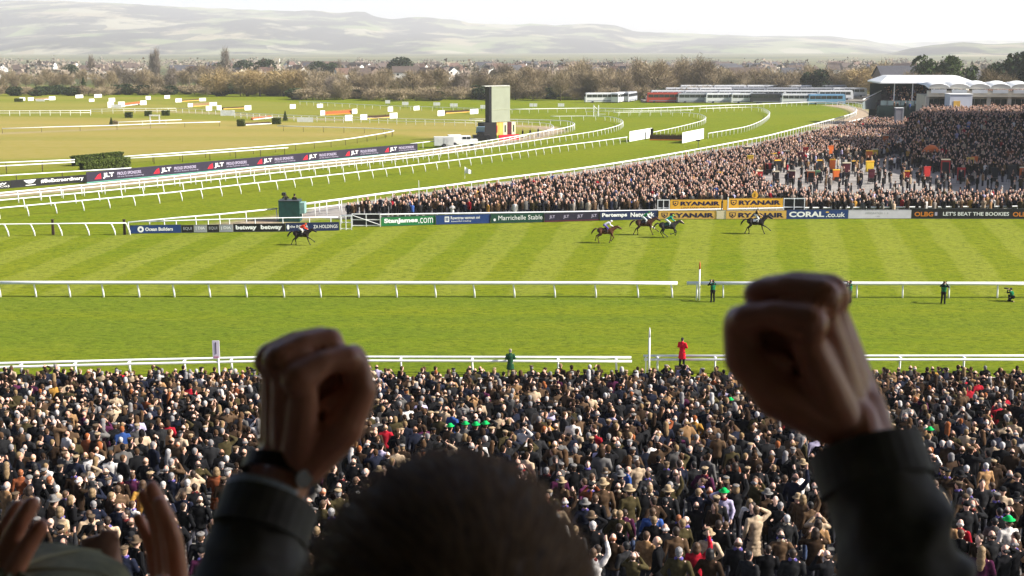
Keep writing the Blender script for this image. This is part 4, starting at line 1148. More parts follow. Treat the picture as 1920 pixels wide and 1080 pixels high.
# brush fence with big white wings by the home turn
def big_wing(label, x0, y0, x1, y1, h0, n):
    A = unproj(x0, y0); B = unproj(x1, y1); L = (B - A).length; h = h0 / scale_at(A)
    o = empty('fence_wing', A, math.atan2(B.y - A.y, B.x - A.x))
    for j in range(n):
        t = (j + 0.5) / n
        MB().box((t * L, 0, h * 0.5 + 0.04), (L / n * 0.97, 0.06, h)).build('plank', M_WHITEWOOD, o)
    for z in (0.25, 0.8): MB().box((L / 2, 0.07, h * z), (L, 0.06, 0.12)).build('batten', M_WHITEWOOD, o)
    tag(o, label, 'fence wing')
big_wing('large white boarded wing left of the dark brush fence', 1180, 266, 1222, 260, 19, 9)
big_wing('large white boarded wing right of the dark brush fence', 1279, 269, 1319, 262, 20, 9)
jump('dark brush fence between the two large white wings', 1218, 263, 1280, 263.5, 13, BRN, C_ORANGE)
MBp = unproj(1222, 262); tag(MB().box((0, 0, 1.0), (0.5, 0.5, 2.0)).box((0, 0, 2.05), (0.6, 0.6, 0.15)).build('padded_post', C_BLACK, None, MBp + Vector((0, .2, 0))), 'black padded post beside the left white wing', 'post')
p = unproj(1309, 281); o = empty('camera_mast', p)
MB().tube([(0, 0, 0), (0, 0, 1.5)], 0.05, 6).build('pole', M_STEEL, o); MB().box((0, 0, 1.62), (0.55, 0.3, 0.28)).build('camera', C_BLACK, o); MB().tube([(-.3, 0, 1.62), (-.45, 0, 1.62)], 0.1, 8).build('lens', C_BLACK, o)
tag(o, 'small black remote camera on a pole below the white wing', 'camera')
# starting frame near the coaches
p = unproj(1120, 219); s = scale_at(p); o = empty('starting_frame', p)
for x in (-7, 2): MB().tube([(x / s, 0, 0), (x / s, 0, 22 / s)], 0.12, 6).build('post', M_WHITE, o)
MB().tube([(-7 / s, 0, 20 / s), (2 / s, 0, 12 / s)], 0.08, 6).build('brace', M_WHITE, o); MB().box((6 / s, 0, 5 / s), (20 / s, 0.1, 0.12)).build('rail', M_WHITE, o)
tag(o, 'white starting frame on the turf below the coaches', 'frame')

# ================================================================ the big screen and its vehicles
p = unproj(938, 262); s = scale_at(p); o = empty('big_screen', p, 0.55)
SG = mat('screen_back', (0.31, 0.33, 0.24), 0.6, 0.08, 0.6); hs = 66 / s; ws_ = 40 / s; zb = 33 / s
MB().box((0, 0, zb + hs / 2), (ws_, 0.5, hs)).build('screen_panel', SG, o)
for k in (0.02, 0.36, 0.98): MB().box((0, -0.27, zb + hs * k), (ws_, 0.06, 0.12)).build('seam', mat('screen_seam', (0.38, 0.40, 0.28), 0.6), o)
MB().box((-ws_ / 2 - 0.3, 0.5, zb + hs / 2), (0.5, 1.5, hs)).build('side_frame', C_BLACK, o)
MB().box((-0.8, 0.3, zb + hs + 0.1), (ws_ + 1.4, 1.2, 0.14)).build('roof_cap', mat('cap_pale', (0.55, 0.54, 0.48), 0.6), o)
MB().box((-ws_ / 2 - 0.6, 0.4, zb * 0.5), (30 / s * 0.9, 2.4, zb)).build('container', C_BLACK, o)
for j, c in enumerate((C_TAN, C_TAN, C_CREAM, C_MAROON, C_CREAM)):
    MB().box((-0.9 + j * 0.95, -0.05, zb * 0.62), (0.88, 0.3, zb * 0.72)).build('banner', c, o)
    if j % 2 == 0: MB().box((-0.9 + j * 0.95, -0.22, zb * 0.62), (0.3, 0.04, zb * 0.4)).build('emblem', C_RED if j == 0 else C_DGREEN, o)
MB().box((1.3, -1.0, 0.5), (4.5, 0.2, 1.0)).build('skirt', C_RED, o)
for x in (-1.4, 2.3): MB().tube([(x, 0.5, 0), (x, 0.5, zb)], 0.16, 6).build('leg', M_STEEL, o)
tag(o, 'tall pale green-grey giant screen seen from behind on a dark base', 'screen')
WHEEL = MB().tube([(0, -0.13, 0), (0, 0.13, 0)], 0.38, 14).mesh('wheel', C_BLACK); HUB = MB().tube([(0, -0.15, 0), (0, 0.15, 0)], 0.2, 10).mesh('hub', M_STEEL)
def wheels(o, spots):
    for x, y in spots: w = link('wheel', WHEEL, o, (x, y, 0.38)); link('hub', HUB, w)
p = unproj(868, 274); o = empty('pickup_truck', p, 0.16)
b = MB(); b.box((0, 0, 0.85), (5.2, 1.9, 0.75)); b.box((0.5, 0, 1.5), (1.9, 1.75, 0.75), taper=0.86); b.box((-1.5, 0, 1.62), (2.3, 1.8, 0.85))
b.build('body', mat('van_white', (0.75, 0.75, 0.73), 0.35, 0.06, 1.0), o)
for x in (0.15, 0.95): MB().box((x, -0.86, 1.52), (0.68, 0.06, 0.42)).build('window', M_GLASS, o)
MB().box((1.44, 0, 1.5), (0.06, 1.4, 0.45)).build('windscreen', M_GLASS, o)
wheels(o, ((1.7, -0.9), (-1.6, -0.9), (1.7, 0.9), (-1.6, 0.9))); tag(o, 'white pickup truck with canopy beside the big screen', 'truck')
p = unproj(832, 276.5); o = empty('trailer', p, 0.12)
MB().box((0, 0, 1.15), (3.4, 1.9, 1.5)).build('body', mat('trailer_grey', (0.55, 0.56, 0.54), 0.5, 0.1, 1.0), o)
MB().box((0.4, -0.97, 1.2), (0.8, 0.04, 1.1)).build('door', mat('trailer_door', (0.45, 0.46, 0.45), 0.5), o); MB().box((0, 0, 0.32), (3.2, 1.6, 0.2)).build('chassis', C_BLACK, o); MB().tube([(1.7, 0, 0.5), (2.6, 0, 0.45)], 0.06, 6).build('drawbar', M_STEEL, o)
wheels(o, ((0, -0.9), (0, 0.9))); tag(o, 'boxy pale trailer left of the white pickup', 'trailer')
p = unproj(903, 265); o = empty('generator_truck', p, 0.2)
b = MB(); b.box((0, 0, 0.75), (3.2, 1.8, 0.9)); b.box((-0.2, 0, 1.5), (1.2, 1.6, 0.6)); b.build('body', C_BLACK, o)
MB().box((-0.3, -0.4, 2.2), (1.6, 0.1, 1.4), Matrix.Rotation(0.5, 3, 'X')).build('tarpaulin', mat('blue_tarp', (0.22, 0.32, 0.45), 0.6, 0.15, 2.0), o); wheels(o, ((1.0, -0.85), (-1.0, -0.85)))
tag(o, 'dark equipment cart with pale blue sheet beside the screen base', 'cart')

# ================================================================ coaches
def coach(label, p, rz, col, ln=12.0, group=None):
    o = empty('coach', p, rz)
    b = MB(); b.box((0, 0, 1.05), (ln, 2.5, 1.4)); b.box((0, 0, 2.45), (ln, 2.48, 1.42), taper=0.965); b.box((0, 0, 3.24), (ln * 0.94, 2.2, 0.2)); b.build('body', col, o)
    n = 6
    for side in (-1, 1):
        for j in range(n): MB_ = WINB.get(side) or WINB.setdefault(side, MB().box((0, 0, 0), (1.62, 0.06, 0.95)).mesh('window', M_GLASS)); link('window', MB_, o, (-ln / 2 + 1.3 + j * 1.78, side * 1.245, 2.35))
    MB().box((ln / 2 + 0.0, 0, 2.25), (0.12, 2.2, 1.5)).build('windscreen', M_GLASS, o); MB().box((-ln / 2, 0, 2.5), (0.1, 2.1, 0.8)).build('rear_window', M_GLASS, o)
    MB().box((0, -1.27, 0.75), (ln * 0.9, 0.03, 0.25)).build('stripe', mat('coach_stripe', (0.2, 0.22, 0.25), 0.5), o)
    for x in (-ln * 0.3, ln * 0.32):
        for y in (-1.15, 1.15): w = link('wheel', WHEEL, o, (x, y, 0.42)); link('hub', HUB, w)
    tag(o, label, 'coach', group)
WINB = {}
CW = mat('coach_white', (0.72, 0.72, 0.72), 0.3, 0.06, 0.5); CS = mat('coach_silver', (0.38, 0.39, 0.41), 0.35, 0.08, 0.5); CB = mat('coach_blue', (0.16, 0.33, 0.50), 0.35, 0.1, 0.5); CR = mat('coach_red', (0.45, 0.06, 0.04), 0.4, 0.1, 0.5); CD = mat('coach_dark', (0.05, 0.05, 0.055), 0.35, 0.1, 0.5)
GC = 'coaches parked behind the course'
COACH = [(1128, 452, 0.15, CW, 'white coach, leftmost by the wood'), (1158, 455, 1.25, CW, 'white coach end-on, second from the left by the wood'), (1178, 462, 1.2, CS, 'silver coach end-on beside the two leftmost white coaches'),
         (1243, 452, 0.05, CR, 'red coach in the front row'), (1300, 450, 0.08, CS, 'silver coach right of the red coach'), (1352, 448, 0.1, CW, 'white coach in the front row, second right of the red one'), (1400, 446, 0.04, CW, 'white coach in the middle of the front row'), (1437, 444, 0.02, CD, 'dark coach left of the white one in the front row'), (1494, 440, 0.02, CW, 'white coach with dark windows left of the blue coach'), (1544, 436, 0.03, CB, 'pale blue coach at the right end of the front row')]
for x, d, rz, c, lb in COACH: coach(lb, Vector(((x - 960) / FPX * d, d, float(G(d)))), rz, c, 12.0 if rz < 1 else 11.0, GC)
for r_, d in enumerate((460, 472, 484)):
    for i, x in enumerate(range(1250 + r_ * 26, 1600, 62)):
        c = rnd.choice([CW, CW, CW, CS]); coach(('white' if c is CW else 'silver') + ' coach in the ' + ordinal(r_ + 2) + ' row, ' + ordinal(i + 1) + ' from the left', Vector(((x - 960) / FPX * d, d, float(G(d)) + 0.6 * (r_ + 1))), rnd.uniform(-0.05, 0.08), c, 12.0, GC)
b = MB()
for r_, d in enumerate((459, 471, 483)): b.box(((1420 - 960) / FPX * d, d, float(G(d)) + 0.6 * (r_ + 1) - 0.75), (80, 11.9, 1.5))
o = b.build('coach_park', mat('gravel_bank', (0.2, 0.18, 0.15), 0.9, 0.2, 1.0)); o['kind'] = 'structure'

# ================================================================ stands on the right
M_ROOFW = mat('roof_membrane', (0.80, 0.80, 0.78), 0.5, 0.04, 0.4)
M_CREAMW = mat('stand_cream', (0.62, 0.56, 0.45), 0.7, 0.08, 0.5)
M_DG = mat('stand_dark_green', (0.012, 0.035, 0.03), 0.7, 0.15, 0.5)
def stand_white():
    d = 315.0
    p = W(1730, 190, d); g = float(G(p.y)); s = FPX / d
    o = empty('covered_stand', Vector((p.x, p.y, g)), -0.03)
    zt = W(1730, 142, d).z - g; ze = W(1730, 153, d).z - g; zr = W(1730, 187, d).z - g
    hw = 88 / s; ht = 65 / s
    v = [(-hw, -4, ze), (hw, -4, ze), (hw, 9, ze), (-hw, 9, ze), (-ht, 1, zt), (ht, 1, zt), (ht, 6, zt), (-ht, 6, zt), (-hw, -4, ze - .3), (hw, -4, ze - .3), (hw, 9, ze - .3), (-hw, 9, ze - .3)]
    MB().add(v, [(0, 1, 5, 4), (1, 2, 6, 5), (2, 3, 7, 6), (3, 0, 4, 7), (4, 5, 6, 7), (8, 11, 10, 9), (0, 8, 9, 1), (1, 9, 10, 2), (2, 10, 11, 3), (3, 11, 8, 0)]).build('roof', M_ROOFW, o)
    for x in (-0.68, -0.3, 0.15, 0.55, 0.85): MB().tube([(x * hw, -3, zr - 2.4), (x * hw, -3, ze)], 0.12, 6).build('column', M_WHITE, o)
    MB().box((0, 8.4, zr / 2 + 1.5), (hw * 1.9, 0.3, zr + 4)).build('back_wall', M_DG, o)
    for k in range(7): MB().box((0, -2 + k * 1.3, zr - 2.6 + k * 0.55), (hw * 1.9, 1.3, 0.5)).build('step', mat('stand_steps', (0.10, 0.09, 0.09), 0.85, 0.2, 1.0), o)
    MB().box((-2 / s, -4.2, (zr - 1.2) / 2), (hw * 2.05, 0.4, zr - 1.2)).build('front_wall', M_DG, o)
    for i in range(14): MB().box((-hw * 0.98 + i * hw * 2 / 14 + 0.7, -4.3, zr - 0.55), (hw * 2 / 14 * 0.9, 0.08, 1.1)).build('panel', mat('glass_screen', (0.18, 0.24, 0.24), 0.3, 0.15, 1.0), o)
    # sloping stair side
    MB().add([(-hw - 4, -4.4, zr - 2), (-hw - 4, -4.4, zr - .4), (-hw + 2.2, 4, ze - 2.6), (-hw + 2.2, 4, zr - 2.5)], [(0, 1, 2, 3)]).build('stair_side', mat('stair_grey', (0.16, 0.19, 0.185), 0.6, 0.1, 1.0), o)
    MB().tube([(-hw - 4, -4.4, zr + .2), (-hw + 2.2, 4, ze - 2.3)], 0.12, 6).build('handrail', M_WHITE, o)
    tag(o, 'open stand with a white hipped roof and dark green front wall', 'stand')
stand_white()
def stand_scallop():
    d = 268.0; s = FPX / d
    p = W(1830, 200, d); g = float(G(p.y))
    o = empty('pavilion', Vector((p.x, p.y, g)), -0.10)
    zt = W(1830, 155.5, d).z - g; z1 = W(1830, 165, d).z - g; z2 = W(1830, 180, d).z - g; z3 = W(1830, 205, d).z - g
    x0 = -95 / s; bay = 37 / s; nb = 9
    L = bay * nb
    for i in range(nb):
        xc = x0 + bay * (i + 0.5); vs = []; n = 10
        for k in range(n + 1):
            a = math.pi * k / n
            x = xc - math.cos(a) * bay * 0.5; z = z1 + math.sin(a) ** 0.9 * (zt - z1)
            vs += [(x, -3.5, z), (x, 0.5, z + 0.5), (x, 10, z1 + 0.6)]
        fs = []
        for k in range(n): fs += [(3 * k, 3 * k + 3, 3 * k + 4, 3 * k + 1), (3 * k + 1, 3 * k + 4, 3 * k + 5, 3 * k + 2)]
        MB().add(vs, fs).build('canopy', M_ROOFW, o, smooth=True)
        MB().add([(xc - math.cos(math.pi * k / n) * bay * .5, -3.45, z1 + math.sin(math.pi * k / n) ** .9 * (zt - z1)) for k in range(n + 1)], [tuple(range(n + 1))]).build('canopy_front', mat('membrane_cream', (0.70, 0.66, 0.57), 0.6, 0.05, 0.5), o)  # cream membrane closing the front of each arch
        MB().box((xc - 0.05, -3.7, z1 - 0.5), (bay * 0.74, 0.25, 0.7)).build('blind', M_ROOFW, o)
        MB().box((xc - bay / 2, -2.7, (z2 + 0) / 2), (0.7, 0.7, z2)).build('column', M_CREAMW, o)
        for j in range(3): MB().box((xc - bay * 0.3 + j * bay * 0.3, -1.9, (z2 + z3) / 2), (bay * 0.27, 0.08, (z2 - z3) * 0.62)).build('window', mat('stand_glass', (0.06, 0.07, 0.045), 0.25, 0.3, 0.4, spec=0.5), o)
    MB().box((x0 + L / 2, -2.6, (z1 + z2) / 2 - 0.2), (L, 1.6, z1 - z2 - 0.4)).build('fascia', M_CREAMW, o)
    MB().box((x0 + L / 2, 4, z2 / 2), (L - 0.6, 11.6, z2)).build('wall', mat('pavilion_wall', (0.45, 0.41, 0.32), 0.7, 0.1, 0.5), o)
    tag(o, 'cream pavilion with a row of white scalloped canopies at the right edge', 'pavilion')
stand_scallop()
d = 262.0; p = W(1796, 203, d); g = float(G(p.y)); o = empty('kiosk', Vector((p.x, p.y, W(1796, 206, d).z)), 0.02)
MB().box((0, 0, 1.5), (4.4, 3, 3.0)).build('body', mat('kiosk_white', (0.60, 0.62, 0.68), 0.5, 0.06, 0.6), o); MB().box((0, 0, 3.1), (4.6, 3.2, 0.16)).build('roof', M_ROOFW, o); MB().box((-0.8, -1.53, 1.0), (1.3, 0.06, 1.6)).build('hatch', C_TAN, o)
MB().box((0, 0, -3), (4.2, 2.8, 6)).build('plinth', M_DG, o); tag(o, 'pale box kiosk with tan hatch in front of the pavilion', 'kiosk')
# tall main grandstand beyond the right edge of the picture; it throws the shadow over the terrace crowd
b = MB(); b.box((142, 190, float(G(212)) + 21), (40, 84, 42)); b.box((122, 190, float(G(212)) + 41), (26, 86, 1.2))
for k in range(8): b.box((119 - k * 1.2, 190, float(G(210)) + 8 - k * 1.0), (6, 82, 1.0))
o = b.build('main_grandstand', mat('main_stand', (0.35, 0.33, 0.30), 0.8, 0.1, 0.3)); tag(o, 'tall main grandstand beyond the right edge shading the terrace', 'grandstand'); o['kind'] = 'structure'

# raised terrace for the shaded crowd
TERR = wpoly([(1668, 306), (1700, 285), (1745, 250), (1790, 214), (2050, 196), (2050, 330), (1800, 330), (1720, 318)])
def TERZ(x, y):
    """raised standing terrace: climbs with distance and towards the right"""
    y = np.asarray(y, float)
    return G(y) + np.clip((y - 188) * 0.115, 0, 4.6)
mbt = MB()
for k in range(46):
    y0 = 188 + k * 1.6; z = float(TERZ(0, y0 + 0.1)) + 0.02
    xl = (1690 - 960) / FPX * y0 * 1.02
    mbt.add([(xl, y0, z), (122, y0, z), (122, y0 + 1.6, z), (xl, y0 + 1.6, z)], [(0, 1, 2, 3)])
    mbt.add([(xl, y0, z - 0.4), (122, y0, z - 0.4), (122, y0, z), (xl, y0, z)], [(0, 1, 2, 3)])
o = mbt.build('far_terrace', mat('far_terrace_concrete', (0.24, 0.22, 0.20), 0.85, 0.15, 0.6)); o['kind'] = 'structure'

# ================================================================ crowds
SKINS = [(0.60, 0.35, 0.25), (0.66, 0.41, 0.31), (0.54, 0.30, 0.21), (0.70, 0.46, 0.36), (0.40, 0.21, 0.13)]
HAIRS = {'dark brown': (0.03, 0.018, 0.011), 'black': (0.011, 0.010, 0.010), 'brown': (0.075, 0.042, 0.022), 'grey': (0.20, 0.19, 0.185), 'white': (0.44, 0.42, 0.40), 'fair': (0.21, 0.14, 0.07), 'ginger': (0.26, 0.085, 0.03)}
COATS = [('black', (0.008, 0.008, 0.009), 30), ('charcoal', (0.018, 0.018, 0.019), 18), ('navy', (0.010, 0.012, 0.022), 10), ('dark brown', (0.030, 0.018, 0.011), 15), ('brown tweed', (0.085, 0.052, 0.030), 9), ('olive', (0.045, 0.036, 0.016), 5), ('grey', (0.10, 0.095, 0.09), 5), ('beige', (0.40, 0.30, 0.20), 5), ('tan', (0.26, 0.15, 0.07), 4), ('mustard', (0.36, 0.19, 0.04), 0.7), ('blue', (0.03, 0.07, 0.22), 0.6), ('red', (0.30, 0.012, 0.022), 0.7), ('lilac', (0.40, 0.36, 0.50), 0.8), ('white', (0.62, 0.58, 0.54), 1.6), ('plum', (0.055, 0.012, 0.035), 1.0), ('rust', (0.20, 0.06, 0.025), 0.7)]
CW_ = np.array([c[2] for c in COATS], float); CW_ /= CW_.sum()
# small distant figure: legs, coat, head and hair with a handful of faces
def lod(arms=0, w=1.0):
    V = []; F = []; C = []
    def ringp(n, z, rx, ry, cx=0, cy=0):
        return [(cx + rx * math.cos(6.2832 * k / n), cy + ry * math.sin(6.2832 * k / n), z) for k in range(n)]
    def loft(rings, c, cap=True):
        o = len(V); n = len(rings[0])
        for r_ in rings: V.extend(r_); C.extend([c] * n)
        for i in range(len(rings) - 1):
            for k in range(n):
                a, b, c2, d = o + i * n + k, o + i * n + (k + 1) % n, o + (i + 1) * n + (k + 1) % n, o + (i + 1) * n + k
                F.append((a, b, c2)); F.append((a, c2, d))
        if cap:
            e = o + (len(rings) - 1) * n
            for k in range(1, n - 1): F.append((e, e + k, e + k + 1))
    loft([ringp(4, 0, .07, .09, -.09), ringp(4, .85, .09, .09, -.08)], 0); loft([ringp(4, 0, .07, .09, .09), ringp(4, .85, .09, .09, .08)], 0)
    loft([ringp(7, .74, .21 * w, .14), ringp(7, 1.05, .19 * w, .13), ringp(7, 1.36, .245 * w, .125), ringp(7, 1.46, .12, .08)], 1)
    if arms == 1:
        for sx in (-1, 1): loft([ringp(4, 1.36, .05, .05, sx * .22), ringp(4, 1.15, .05, .05, sx * .27, .1), ringp(4, 1.3, .045, .045, sx * .12, .25)], 1)
    elif arms == 2:
        loft([ringp(4, 1.36, .055, .055, .22), ringp(4, 1.62, .05, .05, .30, .05), ringp(4, 1.92, .04, .04, .24, .08)], 1); loft([ringp(4, 1.92, .045, .045, .24, .08), ringp(4, 2.02, .03, .03, .24, .08)], 2)
    else:
        for sx in (-1, 1): loft([ringp(4, 1.36, .05, .05, sx * .23), ringp(4, .85, .045, .045, sx * .27)], 1)
    loft([ringp(5, 1.44, .05, .05), ringp(6, 1.52, .07, .085, 0, .015)[:5], ringp(5, 1.62, .082, .105, 0, .02), ringp(5, 1.70, .07, .085, 0, .015)], 2)
    loft([ringp(6, 1.56, .085, .075, 0, -.03), ringp(6, 1.66, .09, .10, 0, -.012), ringp(6, 1.74, .05, .055, 0, 0)], 3)
    return np.array(V), np.array(F), np.array(C)
LODS = [lod(0), lod(1), lod(2), lod(0, 1.08)]
def crowd_mesh(name, label, spots, lods, rs, zfun, face, dark=0.0, pale=0.0, hat=0.1):
    """spots: (x, y) array; one joined mesh of small figures"""
    VV = []; FF = []; CC = []; off = 0
    for (x, y) in spots:
        li = rs.choice(len(lods), p=[0.44, 0.32, 0.08, 0.16] if len(lods) == 4 else None)
        V, F, C = lods[li]
        a = face + rs.normal() * 0.5; s_ = rs.normal(1.0, 0.065)
        ca, sa = math.cos(a), math.sin(a)
        P = V * s_; Q = np.empty_like(P)
        Q[:, 0] = P[:, 0] * ca - P[:, 1] * sa + x; Q[:, 1] = P[:, 0] * sa + P[:, 1] * ca + y; Q[:, 2] = P[:, 2] + float(zfun(x, y))
        ci = rs.choice(len(COATS), p=CW_)
        coat = np.array(COATS[ci][1]); sk = np.array(SKINS[rs.choice(5, p=[.3, .3, .2, .15, .05])])
        hr = np.array(HAIRS[list(HAIRS)[rs.choice(7, p=[.26, .14, .22, .16, .09, .1, .03])]])
        if rs.rand() < 0.25: hr = sk
        elif rs.rand() < hat: hr = np.array([(0.05, 0.04, 0.03), (0.14, 0.11, 0.08), (0.02, 0.02, 0.025), (0.35, 0.3, 0.22)][rs.randint(4)])
        if rs.rand() < pale: coat = coat * 0.6 + np.array((0.20, 0.17, 0.14))
        pal = np.stack([np.array((0.014, 0.014, 0.018)) * rs.uniform(0.7, 3.5), coat * rs.uniform(0.8, 1.25), sk * rs.uniform(0.9, 1.12), hr])
        VV.append(Q); FF.append(F + off); CC.append(pal[C]); off += len(V)
    V = np.concatenate(VV).astype(np.float32); F = np.concatenate(FF).astype(np.int32); C = np.concatenate(CC).astype(np.float32)
    me = bpy.data.meshes.new(name)
    me.vertices.add(len(V)); me.vertices.foreach_set('co', V.reshape(-1))
    me.loops.add(len(F) * 3); me.loops.foreach_set('vertex_index', F.reshape(-1))
    me.polygons.add(len(F)); me.polygons.foreach_set('loop_start', np.arange(0, len(F) * 3, 3, dtype=np.int32))
    at = me.attributes.new('col', 'FLOAT_COLOR', 'POINT'); at.data.foreach_set('color', np.concatenate([C, np.ones((len(C), 1), np.float32)], 1).reshape(-1))
    me.polygons.foreach_set('use_smooth', [True] * len(F))
    me.materials.append(M_CROWD); me.update(); me.validate()
    o = link(name, me); tag(o, label, 'crowd', kind='stuff')
    return o
def fill(poly, cell, rs, keep=1.0, jit=0.46):
    xs = [p[0] for p in poly]; ys = [p[1] for p in poly]
    X, Y = np.meshgrid(np.arange(min(xs), max(xs), cell), np.arange(min(ys), max(ys), cell))
    X = X + rs.uniform(-jit, jit, X.shape) * cell; Y = Y + rs.uniform(-jit, jit, Y.shape) * cell
    m = inside(poly, X, Y) & (rs.rand(*X.shape) < keep)
    return np.stack([X[m], Y[m]], -1)
rs = np.random.RandomState(33)
FARC = wpoly([(632, 412), (720, 413), (1020, 410), (1225, 406), (1232, 404), (1240, 394), (1500, 392), (1512, 406), (2040, 406), (2040, 381), (1560, 384), (1500, 380), (1440, 366), (1410, 340), (1460, 322), (1560, 300), (1640, 300), (1690, 288), (1760, 240), (1790, 212), (1690, 214), (1640, 228), (1600, 240), (1517, 261), (1420, 285), (1270, 314), (1100, 344), (930, 367), (760, 391), (690, 402), (640, 410)])
PLAZA = wpoly([(1440, 366), (1500, 380), (1560, 384), (2040, 381), (2040, 322), (1800, 330), (1720, 316), (1660, 304), (1560, 300), (1460, 322), (1420, 336)])
flatz = lambda x, y: G(y)
sp = fill(FARC, 0.86, rs, 0.93)
# thin out with distance
sp = sp[(sp[:, 1] < 190) | (rs.rand(len(sp)) < 0.8)]
crowd_mesh('crowd', 'dense sunlit crowd packed behind the far white fence', sp, LODS, rs, flatz, math.pi * 0.92, pale=0.06)
sp2 = fill(PLAZA, 1.5, rs, 0.30)
crowd_mesh('crowd', 'scattered people walking among the bookmakers on the pale paving', sp2, LODS, rs, flatz, rs.rand() * 6, pale=0.1)
sp3 = fill(TERR, 0.9, rs, 0.9)
crowd_mesh('crowd', 'dense shaded crowd on the raised terrace at the right', sp3, LODS, rs, TERZ, math.pi * 0.85)
# people in the white-roofed stand
ws0 = [( (rs.uniform(1664, 1815) - 960) / FPX * 315, 313 + k * 1.3) for k in range(7) for _ in range(34)]
zr_ = W(1730, 187, 315).z
crowd_mesh('crowd', 'spectators packed under the white hipped roof', np.array(ws0), LODS, rs, lambda x, y: zr_ - 2.3 + max(0, (y - 312.5) / 1.3) * 0.55, math.pi)

# ---------------------------------------------------------------- bookmakers' pitches on the paving
def pitch(label, px, y, wpx, hpx, col, kind=0):
    p = unproj(px, y); s = scale_at(p); w = wpx / s * 1.35; h = hpx / s * 1.4
    o = empty('bookmaker_stand', p, rnd.uniform(-0.35, 0.35))
    MB().box((0, 0, h * 0.6), (w, 0.12, h * 0.8)).build('board', col, o)
    MB().box((0, -0.07, h * 0.6), (w * 0.78, 0.03, h * 0.62)).build('price_panel', rnd.choice([col, C_BLACK, col, col, col]), o)
    MB().box((0, 0, h * 1.0 + 0.06), (w * 1.05, 0.22, 0.14)).build('header', rnd.choice([col, C_CREAM, C_YEL]), o)
    for x in (-0.42, 0.42):
        for yy in (-0.25, 0.35): MB().tube([(x * w, yy, 0), (x * w * 0.95, 0.02, h * 0.7)], 0.03, 5).build('leg', M_STEEL, o)
    MB().box((0, -0.45, 0.55), (0.7, 0.4, 0.5)).build('satchel', M_SHOE, o)
    tag(o, label, 'bookmaker stand', "bookmakers' stands on the paving")
KC = {'red': flat('book_red', (0.42, 0.02, 0.015)), 'orange': flat('book_orange', (0.62, 0.13, 0.02)), 'black': C_BLACK, 'yellow': flat('book_yellow', (0.65, 0.42, 0.03)), 'blue': flat('book_blue', (0.02, 0.06, 0.28)), 'green': flat('book_green', (0.10, 0.20, 0.09)), 'white': C_W, 'tan': C_TAN, 'maroon': C_MAROON}
PITCH_ = [(1423, 346, 9, 18, 'red'), (1454, 346, 9, 17, 'black'), (1484, 346, 9, 18, 'maroon'), (1520, 345, 10, 17, 'orange'), (1534, 342, 9, 15, 'green'), (1560, 328, 8, 20, 'orange'), (1567, 343, 10, 17, 'orange'), (1586, 334, 11, 20, 'maroon'), (1602, 325, 9, 16, 'black'), (1557, 297, 8, 16, 'orange'), (1568, 285, 8, 16, 'orange'), (1629, 306, 9, 16, 'orange'), (1604, 325, 7, 12, 'blue'), (1630, 327, 12, 17, 'yellow'), (1633, 345, 9, 18, 'maroon'), (1535, 325, 8, 17, 'black'), (1457, 325, 9, 17, 'black'), (1500, 312, 9, 18, 'maroon'), (1474, 306, 8, 16, 'black'), (1450, 308, 8, 14, 'green'), (1406, 318, 9, 18, 'yellow'), (1402, 298, 9, 16, 'black'), (1660, 277, 8, 16, 'orange'), (1670, 288, 8, 13, 'orange'), (1694, 288, 8, 16, 'red'), (1699, 344, 8, 16, 'red'), (1737, 342, 10, 20, 'red'), (1771, 342, 12, 30, 'red'), (1801, 344, 11, 20, 'red'), (1786, 304, 7, 18, 'orange'), (1818, 322, 10, 18, 'tan'), (1826, 320, 9, 18, 'orange'), (1736, 324, 10, 16, 'black'), (1864, 344, 9, 20, 'black'), (1896, 342, 13, 22, 'black'), (1857, 322, 8, 12, 'maroon'), (1893, 317, 9, 14, 'black'), (1916, 305, 10, 14, 'black'), (1916, 340, 8, 18, 'orange'), (1349, 345, 8, 15, 'black'), (1380, 335, 8, 14, 'black'), (1640, 300, 8, 14, 'yellow'), (1440, 328, 8, 14, 'red'), (1510, 300, 7, 16, 'red')]
import collections
seen_k = collections.Counter()
for x, y, w, h, c in sorted(PITCH_):
    seen_k[c] += 1
    pitch(c + " bookmaker's board stand, " + ordinal(seen_k[c]) + ' ' + c + ' one from the left of the paving', x, y, w, h, KC[c])
# orange inflatable arch and hoods
p = unproj(1744, 312); o = empty('inflatable_arch', p, 0.2)
pts = [(-1.6 + 3.2 * k / 12, 0, 0.2 + 2.4 * math.sin(math.pi * k / 12) ** 0.6) for k in range(13)]
MB().tube(pts, [0.45 + 0.15 * math.sin(math.pi * k / 12) for k in range(13)], 12).build('arch', KC['orange'], o, smooth=True)
for x in (-1.6, 1.6): MB().box((x, 0, 0.06), (1.0, 0.9, 0.12)).build('foot', C_BLACK, o)
tag(o, 'puffy orange inflatable arch on the pale paving', 'arch')
p = unproj(1684, 240); o = empty('speaker_tower', p)
MB().box((0, 0, 2.2), (1.6, 1.2, 4.4)).build('cabinet', mat('tower_grey', (0.24, 0.23, 0.25), 0.6, 0.1, 1.0), o); MB().box((0.75, -0.62, 2.2), (0.3, 0.05, 4.2)).build('edge_strip', C_SILVER, o); MB().box((0, 0, 4.45), (1.8, 1.4, 0.14)).build('cap', M_WHITE, o)
tag(o, 'tall grey cabinet standing in the far crowd', 'cabinet')
p = unproj(1716, 252); o = empty('banner', p)
MB().box((0, 0, 2.6), (3.6, 0.1, 1.7)).build('panel', C_RED, o); MB().box((-0.2, -0.07, 2.1), (0.6, 0.02, 0.25)).build('emblem', C_W, o); MB().box((0.7, -0.07, 2.15), (0.8, 0.02, 0.28)).build('emblem', C_W, o)
for x in (-1.6, 1.6): MB().tube([(x, 0.1, 0), (x, 0.1, 2.6)], 0.06, 6).build('post', M_STEEL, o)
